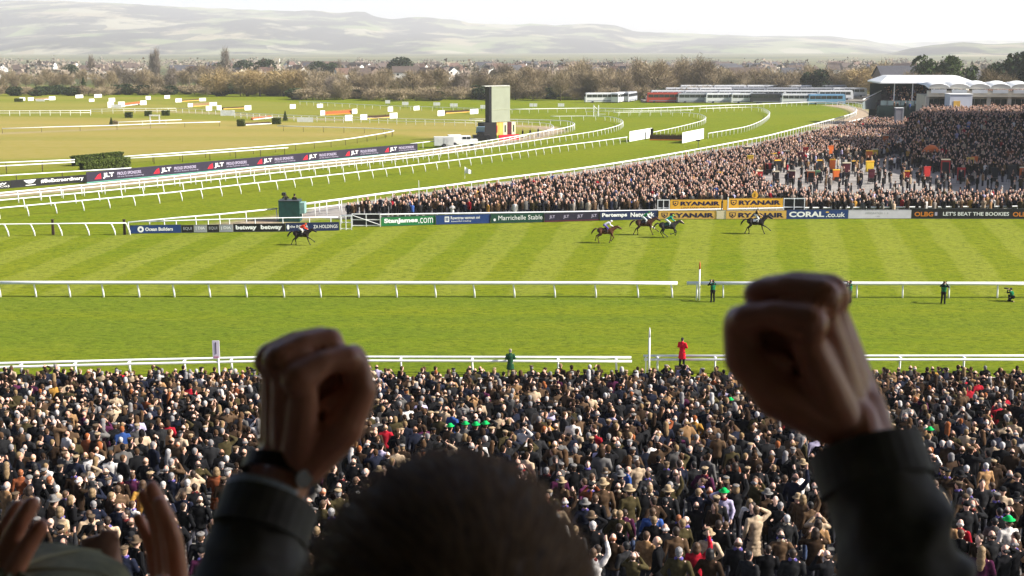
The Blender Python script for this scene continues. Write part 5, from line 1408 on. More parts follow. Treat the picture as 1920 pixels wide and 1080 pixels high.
tag(o, 'dark red banner above the far crowd beside the grey cabinet', 'banner')
p = unproj(1646, 222); o = empty('sign_post', p); MB().tube([(0, 0, 0), (0, 0, 5)], 0.12, 6).build('post', M_WHITE, o); MB().box((0, 0, 4.3), (0.9, 0.2, 1.5)).build('sign_panel', M_WHITE, o)
tag(o, 'white sign post at the end of the far outer rail', 'sign')

# ================================================================ people built one by one
# arm poses: elbow and wrist for the right arm (x > 0) and the left arm, person facing +y
ARMS = {
    'down': (((.27, -.03, 1.14), (.28, .04, .90)), ((-.27, -.03, 1.14), (-.28, .04, .90))),
    'front': (((.28, -.02, 1.14), (.10, .24, 1.12)), ((-.28, -.02, 1.14), (-.09, .25, 1.10))),
    'glasses': (((.31, .17, 1.30), (.09, .19, 1.56)), ((-.31, .17, 1.30), (-.09, .19, 1.56))),
    'raise': (((.33, .04, 1.62), (.27, .10, 1.87)), ((-.27, -.03, 1.14), (-.26, .10, .93))),
    'pockets': (((.33, -.09, 1.16), (.22, .07, .95)), ((-.33, -.09, 1.16), (-.22, .07, .95))),
    'folded': (((.27, .05, 1.15), (-.08, .22, 1.18)), ((-.27, .05, 1.15), (.08, .20, 1.14))),
    'head': (((.36, .02, 1.52), (.11, .0, 1.66)), ((-.27, -.03, 1.14), (-.24, .10, .93))),
    'hips': (((.36, -.06, 1.17), (.20, -.02, 1.00)), ((-.36, -.06, 1.17), (-.20, -.02, 1.00))),
}
def head_part(mb):
    mb.ell((0, .012, 1.625), (.074, .092, .105)); mb.ell((0, .035, 1.565), (.055, .066, .06))       # skull, jaw
    mb.cap((0, -.012, 1.40), .058, (0, .002, 1.56), .052)
    mb.cap((0, .098, 1.625), .010, (0, .118, 1.598), .014); mb.ell((0, .094, 1.545), (.022, .016, .014))   # nose, chin
    mb.ell((0, .098, 1.572), (.026, .012, .010))                                                  # lips
    for s in (-1, 1): mb.ell((s * .076, -.002, 1.61), (.012, .022, .034)); mb.ell((s * .032, .088, 1.645), (.02, .012, .010))
def hand_part(mb, el, wr, s):
    e = Vector(el); w = Vector(wr); d = (w - e).normalized()
    side = d.cross(Vector((0, 1, 0.3))).normalized()
    mb.cap(w, .026, w + d * .07, .030)
    for k in range(4):
        o = side * (k - 1.5) * .018
        mb.cap(w + d * .085 + o, .0105, w + d * (.145 - abs(k - 1.4) * .012) + o * 1.1 + Vector((0, .012, 0)), .009, 6)
    mb.cap(w + d * .03 + side * .025 * s, .013, w + d * .085 + side * .048 * s, .010, 6)
def legs_list(stride):
    return [((s * .09, 0, .90), (s * .105, .02 + stride * s, .50), (s * .12, -.02 + stride * 1.6 * s, .09), (s * .14, .13 + stride * 1.6 * s, .045)) for s in (-1, 1)]
_pm = {}
def body_mesh(arm, faces):
    k = ('b', arm, faces)
    if k in _pm: return _pm[k]
    mb = MB(); head_part(mb)
    mb.ell((0, 0, 1.28), (.165, .10, .19)); mb.ell((0, 0, 1.05), (.14, .09, .17)); mb.ell((0, 0, .92), (.155, .10, .12))
    mb.cap((-.17, -.01, 1.40), .052, (.17, -.01, 1.40), .052)
    for (el, wr), s in zip(ARMS[arm], (1, -1)):
        sh = Vector((.19 * s, -.01, 1.40)); mb.cap(sh, .05, el, .04); mb.cap(el, .04, wr, .028); hand_part(mb, el, wr, s)
    for h, kn, an, to in legs_list(0): mb.cap(h, .08, kn, .055); mb.cap(kn, .055, an, .038); mb.cap(an, .035, to, .03)
    _pm[k] = blob(mb, .0125, faces, 2, mats=M_SKIN, name='person')
    return _pm[k]
def coat_mesh(arm, long, faces):
    k = ('c', arm, long, faces)
    if k in _pm: return _pm[k]
    mb = MB()
    mb.ell((0, -.005, 1.26), (.195, .132, .20)); mb.cap((-.175, -.012, 1.385), .068, (.175, -.012, 1.385), .068)
    mb.ell((0, 0, 1.08), (.178, .128, .18))
    zb = .52 if long else .84
    n = 5 if long else 3
    for i in range(n + 1):
        t = i / n; z = 1.02 + (zb - 1.02) * t
        mb.ell((0, 0, z), (.178 + .045 * t + (.03 if long else 0) * t, .13 + .035 * t, .075))
    mb.cap((-.06, -.02, 1.455), .05, (.06, -.02, 1.455), .05); mb.cap((0, -.04, 1.45), .055, (0, -.03, 1.485), .045)
    for (el, wr), s in zip(ARMS[arm], (1, -1)):
        sh = Vector((.195 * s, -.01, 1.39)); e = Vector(el); w = Vector(wr)
        mb.cap(sh, .072, e, .060); mb.cap(e, .060, e.lerp(w, .92), .046)
        mb.ell(e.lerp(sh, .3), (.062, .062, .03))
    _pm[k] = blob(mb, .02, faces, 2, noise=(.028, .11), mats=M_CLOTH, name='coat')
    return _pm[k]
def trouser_mesh(stride, faces):
    k = ('t', stride, faces)
    if k in _pm: return _pm[k]
    mb = MB(); mb.ell((0, 0, .93), (.168, .115, .12))
    for h, kn, an, to in legs_list(stride):
        mb.cap(h, .096, kn, .075); mb.cap(kn, .075, an, .064)
    me = blob(mb, .02, faces, 2, noise=(.015, .1), mats=[M_CLOTH], name='trousers')
    _pm[k] = me
    return me
def shoe_mesh(stride):
    k = ('s', stride)
    if k in _pm: return _pm[k]
    mb = MB()
    for h, kn, an, to in legs_list(stride): mb.cap((an[0], an[1] - .02, .05), .048, to, .042, 8)
    _pm[k] = mb.mesh('shoes', M_SHOE, True)
    return _pm[k]
def hair_mesh(style):
    k = ('h', style)
    if k in _pm: return _pm[k]
    mb = MB()
    if style == 'short': mb.ell((0, -.016, 1.652), (.086, .094, .094)); mb.ell((0, -.045, 1.60), (.074, .06, .075))
    elif style == 'fringe':
        mb.ell((0, -.05, 1.605), (.080, .052, .06)); mb.cap((-.078, -.01, 1.61), .02, (-.06, -.07, 1.60), .03); mb.cap((.078, -.01, 1.61), .02, (.06, -.07, 1.60), .03)
    elif style == 'bob': mb.ell((0, -.016, 1.652), (.094, .10, .096)); mb.ell((0, -.05, 1.56), (.096, .07, .11)); mb.cap((-.08, 0, 1.6), .03, (-.075, .0, 1.5), .03); mb.cap((.08, 0, 1.6), .03, (.075, .0, 1.5), .03)
    elif style == 'long':
        mb.ell((0, -.016, 1.652), (.092, .10, .096)); mb.ell((0, -.06, 1.53), (.095, .07, .14)); mb.ell((0, -.10, 1.40), (.10, .055, .14)); mb.ell((0, -.13, 1.30), (.07, .04, .09))
    elif style == 'bun': mb.ell((0, -.016, 1.652), (.088, .095, .094)); mb.ell((0, -.04, 1.60), (.075, .06, .075)); mb.ell((0, -.125, 1.665), (.045, .04, .042))
    _pm[k] = blob(mb, .012, 420, 1, noise=(.014, .03), mats=M_HAIR, name='hair')
    return _pm[k]
def hat_mesh(style):
    k = ('k', style)
    if k in _pm: return _pm[k]
    mb = MB()
    if style == 'flat cap':
        mb.ell((0, -.005, 1.705), (.104, .125, .038)); mb.ell((0, -.01, 1.685), (.092, .108, .035)); mb.ell((0, .115, 1.682), (.068, .055, .010))
        me = blob(mb, .011, 380, 2, mats=M_CLOTH, name='flat_cap')
    elif style == 'brimmed hat':
        mb.lathe([(.0, .13), (.05, .135), (.078, .115), (.088, .04), (.092, .0), (.165, -.012), (.168, -.004), (.092, .012)], 16, (0, 0, 1.675)); me = mb.mesh('brimmed_hat', M_CLOTH, True)
    elif style == 'bowler hat':
        mb.lathe([(.0, .125), (.05, .115), (.085, .08), (.096, .03), (.098, .0), (.14, .004), (.155, .022), (.15, .028), (.098, .014)], 16, (0, 0, 1.675)); me = mb.mesh('bowler_hat', M_CLOTH, True)
    elif style == 'knitted hat':
        mb.ell((0, -.01, 1.69), (.096, .108, .075)); mb.cap((-.08, 0, 1.665), .03, (.08, 0, 1.665), .03); me = blob(mb, .012, 320, 2, mats=M_CLOTH, name='knitted_hat')
    _pm[k] = me
    return me
NEARFACES = dict(body=2000, coat=1300, tr=420)
def person(loc, rz, sc, arm, long, coat, trous, skin, hair=None, hat=None, stride=0.0, q=NEARFACES, label=None, group=None, scarf=None, extras=()):
    o = link('person', body_mesh(arm, q['body']), None, loc, rz, skin)
    o.scale = (sc, sc, sc)
    link('coat', coat_mesh(arm, long, q['coat']), o, color=coat)
    link('trousers', trouser_mesh(stride, q['tr']), o, color=trous)
    link('shoes', shoe_mesh(stride), o)
    if hair: link('hair', hair_mesh(hair[0]), o, color=hair[1])
    if hat: link(hat[0].replace(' ', '_'), hat_mesh(hat[0]), o, color=hat[1])
    if scarf:
        if 'scarf' not in _pm: _pm['scarf'] = blob(MB().cap((-.06, -.03, 1.48), .042, (.06, -.03, 1.48), .042).cap((-.05, .05, 1.47), .038, (.05, .05, 1.47), .038).cap((-.06, -.03, 1.48), .04, (-.05, .05, 1.47), .038).cap((.06, -.03, 1.48), .04, (.05, .05, 1.47), .038), .014, 260, 2, mats=M_CLOTH, name='scarf')
        link('scarf', _pm['scarf'], o, color=scarf)
    tag(o, label, 'person', group)
    return o

# ---------------------------------------------------------------- the near crowd on the terrace
def fg_hidden(px, py):
    """behind the cheering man, his arms or the clapping hands"""
    if ((px - 845) / 215.0) ** 2 + ((py - 1080) / 190.0) ** 2 < 1: return True
    if 380 < px < 545 and py > 900: return True
    if 500 < px < 660 and 640 < py < 840: return True
    if 1400 < px < 1590 and 560 < py < 760: return True
    if 1570 < px < 1740 and 830 < py: return True
    return False
rs = np.random.RandomState(77)
rows = []
for k in range(47):
    y = 72.95 - k * 0.9
    sp_ = 0.88 if y > 50 else 0.92
    halfw = 0.405 * y + 1
    x = -halfw + rs.rand() * sp_
    row = []
    while x < halfw:
        if rs.rand() < (0.95 if y > 46 else 0.92):
            row.append((x + rs.uniform(-.15, .15), y + rs.uniform(-.3, .3)))
        x += sp_ * rs.uniform(0.78, 1.22)
    rows.append(row)
cand = []
for k, row in enumerate(rows):
    for (x, y) in row:
        z = float(TZ(y)); hx, hy = proj((x, y, z + 1.62))
        tx, ty = proj((x, y, z + 1.2))
        # keep two stair aisles open
        a1 = (x + 0.205 * y + 0.2); a2 = (x + 0.118 * y + 1.0)
        if y < 47 and abs(x + 8.6) < 0.4: continue
        vis = -20 < hx < 1940 and hy < 1100 and not (fg_hidden(hx, hy) and fg_hidden(tx, ty))
        cand.append((y, x, z, k, vis, hx, hy))
cand.sort(key=lambda c: c[0])
single = [c for c in cand if c[4]][:300]
ids = set(id(c) for c in single)
rest = [c for c in cand if id(c) not in ids and c[6] < 1130]
GREENS = [(838, 800), (865, 790), (885, 800), (917, 797), (1368, 745), (1376, 932), (1745, 806), (1905, 965)]
def pick_coat(): return COATS[rs.choice(len(COATS), p=CW_)]
rank = collections.defaultdict(list)
for c in single: rank[c[3]].append(c)
krow = sorted(rank, reverse=True)
knum = {k: i + 1 for i, k in enumerate(krow)}
green_done = set()
for k in krow:
    L = sorted(rank[k], key=lambda c: c[1])
    for i, c in enumerate(L):
        y, x, z, _, _, hx, hy = c
        cn, cc, _w = pick_coat(); long = rs.rand() < 0.28
        arm = ['down', 'front', 'pockets', 'folded', 'glasses', 'hips', 'raise', 'head'][rs.choice(8, p=[.27, .25, .18, .08, .10, .04, .04, .04])]
        skin = SKINS[rs.choice(5, p=[.3, .3, .2, .16, .04])]
        hn = list(HAIRS)[rs.choice(7, p=[.26, .12, .22, .18, .10, .09, .03])]
        st = ['short', 'fringe', 'bob', 'long', 'bun'][rs.choice(5, p=[.62, .22, .08, .05, .03])]
        if st in ('long', 'bob', 'bun') and hn in ('grey', 'white'): hn = 'fair'
        hat = None
        if rs.rand() < 0.17:
            hs_ = ['flat cap', 'brimmed hat', 'knitted hat'][rs.choice(3, p=[.6, .25, .15])]
            hc = [('brown', (.10, .07, .045)), ('grey', (.16, .15, .14)), ('black', (.015, .015, .016)), ('tan', (.30, .22, .13))][rs.randint(4)]
            hat = (hs_, hc)
        for gi, (gx, gy) in enumerate(GREENS):
            if gi not in green_done and abs(hx - gx) < 26 and abs(hy - gy) < 34:
                hat = ('bowler hat', ('bright green', (.01, .38, .09))); green_done.add(gi); break
        desc = (hat[1][0] + ' ' + hat[0] + ' and ' if hat else '') 
        if hat: who = 'person in ' + hat[1][0] + ' ' + hat[0] + ' and ' + cn + (' long coat' if long else ' jacket')
        elif st == 'fringe': who = 'balding person in ' + cn + (' long coat' if long else ' jacket')
        elif st == 'long': who = 'long-haired ' + hn + ' person in ' + cn + (' long coat' if long else ' jacket')
        else: who = hn + '-haired person in ' + cn + (' long coat' if long else ' jacket')
        label = who.replace('dark brown-haired', 'dark-haired') + ', ' + ordinal(knum[k]) + ' row up, ' + ordinal(i + 1) + ' from left'
        jt = tuple(np.array(cc) * rs.uniform(.8, 1.25)); tr = tuple(np.array((.016, .016, .02)) * rs.uniform(.7, 4))
        if rs.rand() < 0.12: tr = (.05, .07, .13)
        person((x, y, z), rs.normal() * 0.42 + (2.6 if rs.rand() < .05 else 0) - 0.12, rs.normal(1.11, .045), arm, long, jt, tr, tuple(np.array(skin) * rs.uniform(.9, 1.1)), None if (hat and hat[0] == 'knitted hat') else (st if not hat or st != 'bun' else 'short', HAIRS[hn]), (hat[0], hat[1][1]) if hat else None, 0.0, label=label, group='spectators on the near terrace', scarf=[None, None, None, None, None, None, None, (.12, .02, .02), (.35, .30, .22), (.10, .08, .25)][rs.randint(10)])

# rest of the near crowd, joined, from lighter versions of the same figures
def mesh_arrays(me):
    n = len(me.vertices); co = np.empty(n * 3); me.vertices.foreach_get('co', co)
    me.calc_loop_triangles(); t = np.empty(len(me.loop_triangles) * 3, np.int32); me.loop_triangles.foreach_get('vertices', t)
    return co.reshape(-1, 3), t.reshape(-1, 3)
def lod_full(arm, long, hair, hat):
    parts = [(body_head(arm), 2), (coat_mesh(arm, long, 260), 1), (trouser_mesh(0.0, 110), 0)]
    if hair: parts.append((lowhair(hair), 3))
    if hat: parts.append((hat_mesh(hat), 4))
    V = []; F = []; C = []; o = 0
    for me, ci in parts:
        v, f = mesh_arrays(me); V.append(v); F.append(f + o); C.append(np.full(len(v), ci)); o += len(v)
    return np.concatenate(V), np.concatenate(F), np.concatenate(C)
def lowhair(style):
    k = ('hl', style)
    if k not in _pm:
        me = hair_mesh(style); o = bpy.data.objects.new('t', me)
        m = o.modifiers.new('d', 'DECIMATE'); m.ratio = .28
        _pm[k] = evaluated(o); bpy.data.objects.remove(o)
    return _pm[k]
def body_head(arm):
    k = ('bh', arm)
    if k not in _pm:
        mb = MB(); head_part(mb)
        for (el, wr), s in zip(ARMS[arm], (1, -1)):
            e = Vector(el); w = Vector(wr); mb.cap(e.lerp(w, .9), .03, w + (w - e).normalized() * .12, .034)
        _pm[k] = blob(mb, .016, 260, 1, mats=M_CROWD, name='bh')
    return _pm[k]
FULL = []
for arm in ('down', 'front', 'pockets', 'glasses', 'head'):
    for long, hair, hat in ((False, 'short', None), (True, 'long', None), (False, 'fringe', None), (False, 'short', 'flat cap'), (True, 'bob', None), (False, 'short', None)):
        FULL.append(lod_full(arm, long, hair, hat))
FULLP = np.array([w * h for w in (.32, .30, .2, .12, .06) for h in (.3, .06, .24, .14, .06, .20)]); FULLP /= FULLP.sum()
GHAT = lod_full('down', False, 'short', 'bowler hat')
VV = []; FF = []; CC = []; off = 0
for c in rest:
    y, x, z, k, vis, hx, hy = c
    V, F, C = FULL[rs.choice(len(FULL), p=FULLP)]
    hatc = np.array([(.10, .07, .045), (.16, .15, .14), (.015, .015, .016), (.30, .22, .13)][rs.randint(4)])
    for gi, (gx, gy) in enumerate(GREENS):
        if gi not in green_done and abs(hx - gx) < 18 and abs(hy - gy) < 16:
            green_done.add(gi); V, F, C = GHAT; hatc = np.array((.01, .38, .09)); break
    a = rs.normal() * 0.45 - .1; s_ = rs.normal(1.11, .05); ca, sa = math.cos(a), math.sin(a)
    P = V * s_; Q = np.empty_like(P)
    Q[:, 0] = P[:, 0] * ca - P[:, 1] * sa + x; Q[:, 1] = P[:, 0] * sa + P[:, 1] * ca + y; Q[:, 2] = P[:, 2] + z
    coat = np.array(pick_coat()[1]) * rs.uniform(.8, 1.25); sk = np.array(SKINS[rs.choice(5, p=[.3, .3, .2, .16, .04])]) * rs.uniform(.9, 1.1)
    hr = np.array(HAIRS[list(HAIRS)[rs.choice(7, p=[.26, .12, .24, .17, .06, .12, .03])]])
    pal = np.stack([np.array((.016, .016, .02)) * rs.uniform(.7, 4), coat, sk, hr, hatc])
    VV.append(Q); FF.append(F + off); CC.append(pal[C]); off += len(V)
V = np.concatenate(VV).astype(np.float32); F = np.concatenate(FF).astype(np.int32); C = np.concatenate(CC).astype(np.float32)
me = bpy.data.meshes.new('crowd')
me.vertices.add(len(V)); me.vertices.foreach_set('co', V.reshape(-1)); me.loops.add(len(F) * 3); me.loops.foreach_set('vertex_index', F.reshape(-1))
me.polygons.add(len(F)); me.polygons.foreach_set('loop_start', np.arange(0, len(F) * 3, 3, dtype=np.int32)); me.polygons.foreach_set('use_smooth', [True] * len(F))
at = me.attributes.new('col', 'FLOAT_COLOR', 'POINT'); at.data.foreach_set('color', np.concatenate([C, np.ones((len(C), 1), np.float32)], 1).reshape(-1))
me.materials.append(M_CROWD); me.update(); me.validate()
tag(link('crowd', me), 'dense crowd of spectators with backs turned, along the near rail', 'crowd', kind='stuff')
print('near crowd', len(single), 'single', len(rest), 'rest', len(F), 'tris')

# ---------------------------------------------------------------- officials and photographers by the rails
GB = (.010, .15, .06)
def at_px(px, py): return unproj(px, py)
def bib(o, col):
    k = 'bib'
    if k not in _pm:
        mb = MB(); mb.ell((0, 0, 1.22), (.215, .15, .20)); mb.ell((0, 0, 1.02), (.20, .148, .14)); mb.cap((-.13, -.01, 1.40), .07, (.13, -.01, 1.40), .07)
        _pm[k] = blob(mb, .022, 500, 2, noise=(.02, .1), mats=M_CLOTH, name='bib')
    return link('bib', _pm[k], o, color=col)
def camera_prop(label, p, rz):
    o = empty('camera', p, rz)
    MB().box((0, 0, 0), (.14, .09, .11)).build('body', C_BLACK, o); MB().tube([(0, .04, 0), (0, .28, 0)], [.045, .06], 10).build('lens', C_BLACK, o, smooth=True)
    tag(o, label, 'camera')
PH = [(1336, 566.5, 0.3, 'photographer in green bib aiming a camera beside the red-tipped post', 1.0), (1593, 568, 0.9, 'photographer in green bib partly hidden behind the raised right fist', 1.0), (1768, 570, -0.6, 'photographer in green bib standing alone at the right of the far rail', 1.0)]
for x, y, rz, lb, sc in PH:
    p = at_px(x, y)
    o = person(p, rz, sc, 'glasses', False, (.012, .012, .014), (.012, .012, .015), SKINS[0], ('short', HAIRS['dark brown']), None, 0.0, label=lb, group='photographers in green bibs')
    bib(o, GB)
    camera_prop('black camera held by ' + lb.split(' in green bib')[0] + {'aimi': ' beside the red-tipped post', 'part': ' behind the raised right fist', 'stan': ' standing alone at right'}[lb.split('green bib ')[1][:4]], p + Matrix.Rotation(rz, 3, 'Z') @ Vector((0, .24, 1.60)), rz)
# crouching photographer
def crouch():
    mb = MB(); H = Vector((0, 0, -.62))
    tmp = MB(); head_part(tmp)
    mb.v = [(v[0], v[1] + .18, v[2] - .62) for v in tmp.v]; mb.f = tmp.f; mb.m = tmp.m
    mb.ell((0, .08, .66), (.16, .11, .22)); mb.ell((0, -.05, .40), (.16, .13, .14)); mb.cap((-.17, .14, .80), .05, (.17, .14, .80), .05)
    for s in (1, -1):
        mb.cap((s * .19, .14, .78), .05, (s * .26, .34, .72), .04); mb.cap((s * .26, .34, .72), .04, (s * .08, .40, .96), .03); mb.cap((s * .08, .40, .96), .03, (s * .05, .42, 1.0), .032)
    mb.cap((.1, -.03, .40), .085, (.16, .40, .46), .06); mb.cap((.16, .40, .46), .06, (.16, .36, .08), .045); mb.cap((.16, .36, .06), .045, (.17, .5, .05), .04)
    mb.cap((-.1, -.03, .38), .085, (-.15, .28, .08), .065); mb.cap((-.15, .28, .08), .065, (-.13, -.18, .07), .045)
    return mb
p = at_px(1898, 566); o = link('person', blob(crouch(), .015, 1800, 2, mats=M_SKIN, name='person'), None, p, 0.75, SKINS[1]); o.scale = (.95,) * 3
mb = MB(); mb.ell((0, .08, .66), (.20, .15, .22)); mb.cap((-.18, .14, .80), .066, (.18, .14, .80), .066)
link('bib', blob(mb, .02, 400, 2, mats=M_CLOTH, name='bib'), o, color=GB)
mb = MB(); mb.ell((0, -.05, .40), (.18, .15, .15)); mb.cap((.1, -.03, .40), .10, (.16, .40, .46), .075); mb.cap((.16, .40, .46), .075, (.16, .36, .12), .06); mb.cap((-.1, -.03, .38), .10, (-.15, .28, .09), .08); mb.cap((-.15, .28, .09), .08, (-.13, -.12, .08), .06)
link('trousers', blob(mb, .02, 400, 2, mats=M_CLOTH, name='trousers'), o, color=(.012, .012, .014))
mb = MB()
for s in (1, -1): mb.cap((s * .19, .14, .78), .066, (s * .26, .34, .72), .055); mb.cap((s * .26, .34, .72), .055, (s * .10, .39, .93), .042)
link('sleeves', blob(mb, .018, 300, 2, mats=M_CLOTH, name='sleeves'), o, color=(.012, .012, .014))
mb = MB().ell((0, .165, 1.035), (.088, .096, .094)); link('hair', mb.mesh('hair', M_HAIR, True), o, color=HAIRS['black'])
tag(o, 'photographer in green bib crouching at the far right rail', 'person', 'photographers in green bibs')
camera_prop('black camera held by the crouching photographer', p + Matrix.Rotation(.75, 3, 'Z') @ Vector((0, .42, .96)), .75)
# steward in long green coat, official in red
o = person(at_px(957, 707), 0.0, 1.02, 'front', True, (.022, .075, .035), (.30, .22, .13), SKINS[0], ('fringe', HAIRS['grey']), ('flat cap', (.30, .27, .18)), 0, label='steward in long green coat and cap standing at the near rail')
o = MB().box((0, 0, .28), (.8, .6, .56)).box((0, -.35, .12), (.7, .3, .24)).build('step', M_DARKPOST, None, at_px(1278, 704)); tag(o, 'small dark step under the person in red', 'step')
o = person(at_px(1278, 704) + Vector((0, 0, .56)), -0.5, 1.06, 'folded', True, (.62, .012, .03), (.015, .015, .018), SKINS[2], ('short', HAIRS['black']), None, 0, label='person in bright red long coat inside the near rail')
# green camera platform with two operators
p = at_px(545, 414); s = scale_at(p); o = empty('camera_platform', p)
MB().box((0, 0, 1.05), (2.1, 1.6, 2.1)).build('drape', mat('platform_green', (.012, .055, .045), .8, .25, 2.0), o); MB().box((1.25, .1, 1.35), (.55, 1.3, 1.1)).build('side_drape', mat('platform_pale', (.20, .33, .30), .8, .2, 2.0), o)
MB().box((0, 0, 2.13), (2.15, 1.65, .05)).build('deck', M_STEEL, o)
tag(o, 'green draped camera platform at the left end of the far enclosure', 'platform')
person(p + Vector((-.45, 0, 1.0)), .2, 1.0, 'glasses', False, (.012, .014, .014), (.012, .012, .014), SKINS[0], ('short', HAIRS['black']), ('knitted hat', (.012, .014, .014)), 0, label='dark-clad camera operator on the green platform, left one')
person(p + Vector((.45, .1, .95)), -.4, 1.0, 'front', False, (.03, .025, .02), (.012, .012, .014), SKINS[1], ('short', HAIRS['brown']), ('brimmed hat', (.02, .02, .02)), 0, label='person in dark brimmed hat on the green platform, right one')
o = empty('broadcast_camera', p + Vector((-.55, -.35, 2.155))); MB().tube([(0, 0, 0), (0, 0, .5)], .05, 6).build('pedestal', M_STEEL, o); MB().box((0, 0, .62), (.35, .55, .28)).build('body', C_BLACK, o); MB().tube([(0, -.28, .62), (0, -.5, .62)], .09, 8).build('lens', C_BLACK, o)
tag(o, 'black broadcast camera on the green platform', 'camera')
for i, (x, y) in enumerate(((980, 258.5), (994, 258), (1009, 256))):
    person(at_px(x, y), 2.0, 1.0, 'down', False, (.012, .012, .014), (.012, .012, .014), SKINS[0], ('short', HAIRS['black']), label='dark-clad person by the looping rails right of the screen, ' + ordinal(i + 1) + ' from it', group='people by the big screen')

# ================================================================ horses and jockeys (facing +x)
HP = {   # leg joints: shoulder/hip, elbow/stifle, knee/hock, fetlock, hoof
    'reach': dict(f=[((.52, 1.20), (.62, .98), (.98, .80), (1.26, .58), (1.36, .50)), ((.52, 1.20), (.58, .95), (.66, .58), (.80, .26), (.86, .14))], h=[((-.62, 1.28), (-.52, .98), (-.88, .70), (-1.02, .36), (-1.10, .22)), ((-.62, 1.28), (-.46, .98), (-.70, .64), (-.62, .28), (-.66, .14))]),
    'gather': dict(f=[((.52, 1.20), (.60, .96), (.72, .62), (.38, .48), (.26, .50)), ((.52, 1.20), (.62, .98), (.86, .74), (.82, .42), (.74, .36))], h=[((-.62, 1.28), (-.42, .98), (-.52, .60), (-.18, .34), (-.08, .24)), ((-.62, 1.28), (-.46, .96), (-.72, .62), (-.50, .26), (-.42, .14))]),
    'push': dict(f=[((.52, 1.20), (.60, .96), (.78, .64), (.60, .36), (.50, .32)), ((.52, 1.20), (.55, .92), (.52, .54), (.40, .22), (.36, .10))], h=[((-.62, 1.28), (-.50, .98), (-.86, .72), (-.78, .36), (-.72, .12)), ((-.62, 1.28), (-.56, .98), (-.98, .78), (-1.02, .46), (-1.10, .34))]),
}
def horse(label, px, py, pose, col, sc, neck=0.0, blaze=False, cloth=(.75, .75, .75), rz=0.0, sock=False):
    p = at_px(px, py)
    J = HP[pose]
    mb = MB()
    Rb = None
    mb.ell((.38, 0, 1.30), (.42, .27, .36)); mb.ell((-.08, 0, 1.27), (.55, .28, .32)); mb.ell((-.55, 0, 1.36), (.38, .27, .31)); mb.ell((.55, 0, 1.16), (.22, .2, .24))
    n0 = Vector((.62, 0, 1.44)); n1 = Vector((1.02, 0, 1.72 + neck)); pl = Vector((1.20, 0, 1.82 + neck)); mz = Vector((1.58, 0, 1.56 + neck * .8))
    mb.cap(n0, .23, Vector((.85, 0, 1.60 + neck * .6)), .165); mb.cap(Vector((.85, 0, 1.60 + neck * .6)), .165, n1, .13); mb.cap(n1, .13, pl, .105)
    mb.cap(pl, .115, pl.lerp(mz, .5), .09); mb.cap(pl.lerp(mz, .5), .088, mz, .065); mb.cap(pl + Vector((.08, 0, -.10)), .085, pl.lerp(mz, .55) + Vector((-.02, 0, -.05)), .05)
    for s in (-1, 1): mb.cap(pl + Vector((-.02, s * .06, .08)), .028, pl + Vector((.0, s * .075, .21)), .010, 6)
    for leg, s in zip(J['f'], (-1, 1)):
        q = [Vector((x, s * .14, z)) for x, z in leg]
        mb.cap(q[0], .12, q[1], .09); mb.cap(q[1], .085, q[2], .052); mb.cap(q[2], .052, q[3], .036); mb.cap(q[3], .042, q[4], .048)
    for leg, s in zip(J['h'], (-1, 1)):
        q = [Vector((x, s * .15, z)) for x, z in leg]
        mb.cap(q[0], .19, q[1], .125); mb.cap(q[1], .115, q[2], .06); mb.cap(q[2], .058, q[3], .038); mb.cap(q[3], .042, q[4], .048)
    o = link('horse', blob(mb, .026, 4200, 2, mats=mat_tint('horse_coat', .5, .15, 3, 0, .15), name='horse'), None, p, rz, col)
    o.scale = (sc,) * 3
    lo = min(z for g in J.values() for leg in g for (_, z) in leg) - .05
    o.location = p + Vector((0, 0, -lo * sc + .02))
    t = MB()
    tp = [(-.88, 0, 1.50), (-1.05, 0, 1.55), (-1.25, 0, 1.42), (-1.42, 0, 1.18), (-1.5, 0, 1.0)]
    for k in range(9):
        a = k * .7; t.tube([(x + .02 * math.sin(a * 3), y + .05 * math.sin(a) * i / 2, z + .05 * math.cos(a) * i / 2) for i, (x, y, z) in enumerate(tp)], [.04, .05, .045, .035, .01], 5)
    dk = tuple(c * .35 for c in col)
    link('tail', t.mesh('tail', M_HAIR, True), o, color=dk)
    m = MB()
    for k in range(14):
        f = k / 13; b0 = Vector((.62, 0, 1.66)).lerp(pl + Vector((-.05, 0, .1)), f); m.cap(b0, .03, b0 + Vector((-.10, (.05 if k % 2 else -.05), .02)), .012, 5)
    link('mane', m.mesh('mane', M_HAIR, True), o, color=dk)
    sc_ = MB(); vs = []
    for k in range(9):
        a = -1.25 + 2.5 * k / 8
        for x in (-.32, .18): vs.append((x, math.sin(a) * .305, 1.25 + math.cos(a) * .345))
    sc_.add(vs, [(2 * k, 2 * k + 2, 2 * k + 3, 2 * k + 1) for k in range(8)]); link('saddle_cloth', sc_.mesh('saddle_cloth', M_CLOTH, True), o, color=cloth)
    b = MB().ell((-.02, 0, 1.60), (.26, .16, .07)); link('saddle', b.mesh('saddle', M_SHOE, True), o)
    br = MB()
    for f in (.25, .7):
        c_ = pl.lerp(mz, f); r_ = .12 - .04 * f
        br.tube([c_ + Vector((math.sin(a) * r_ * .5, math.cos(a) * r_ * .95, math.sin(a) * r_)) for a in np.linspace(0, 6.283, 13)], .012, 4)
    for s in (-1, 1): br.tube([mz + Vector((-.1, s * .07, 0)), (.95, s * .16, 1.72 + neck * .6), (.52, s * .10, 1.78)], .010, 4)
    br.build('bridle', M_SHOE, o)
    hf = MB()
    for g in J.values():
        for leg, s in zip(g, (-1, 1)): x, z = leg[4]; hf.cap((x, s * .145, z), .052, (x + .03, s * .145, z - .04), .055, 7)
    hf.build('hooves', M_SHOE, o, smooth=True)
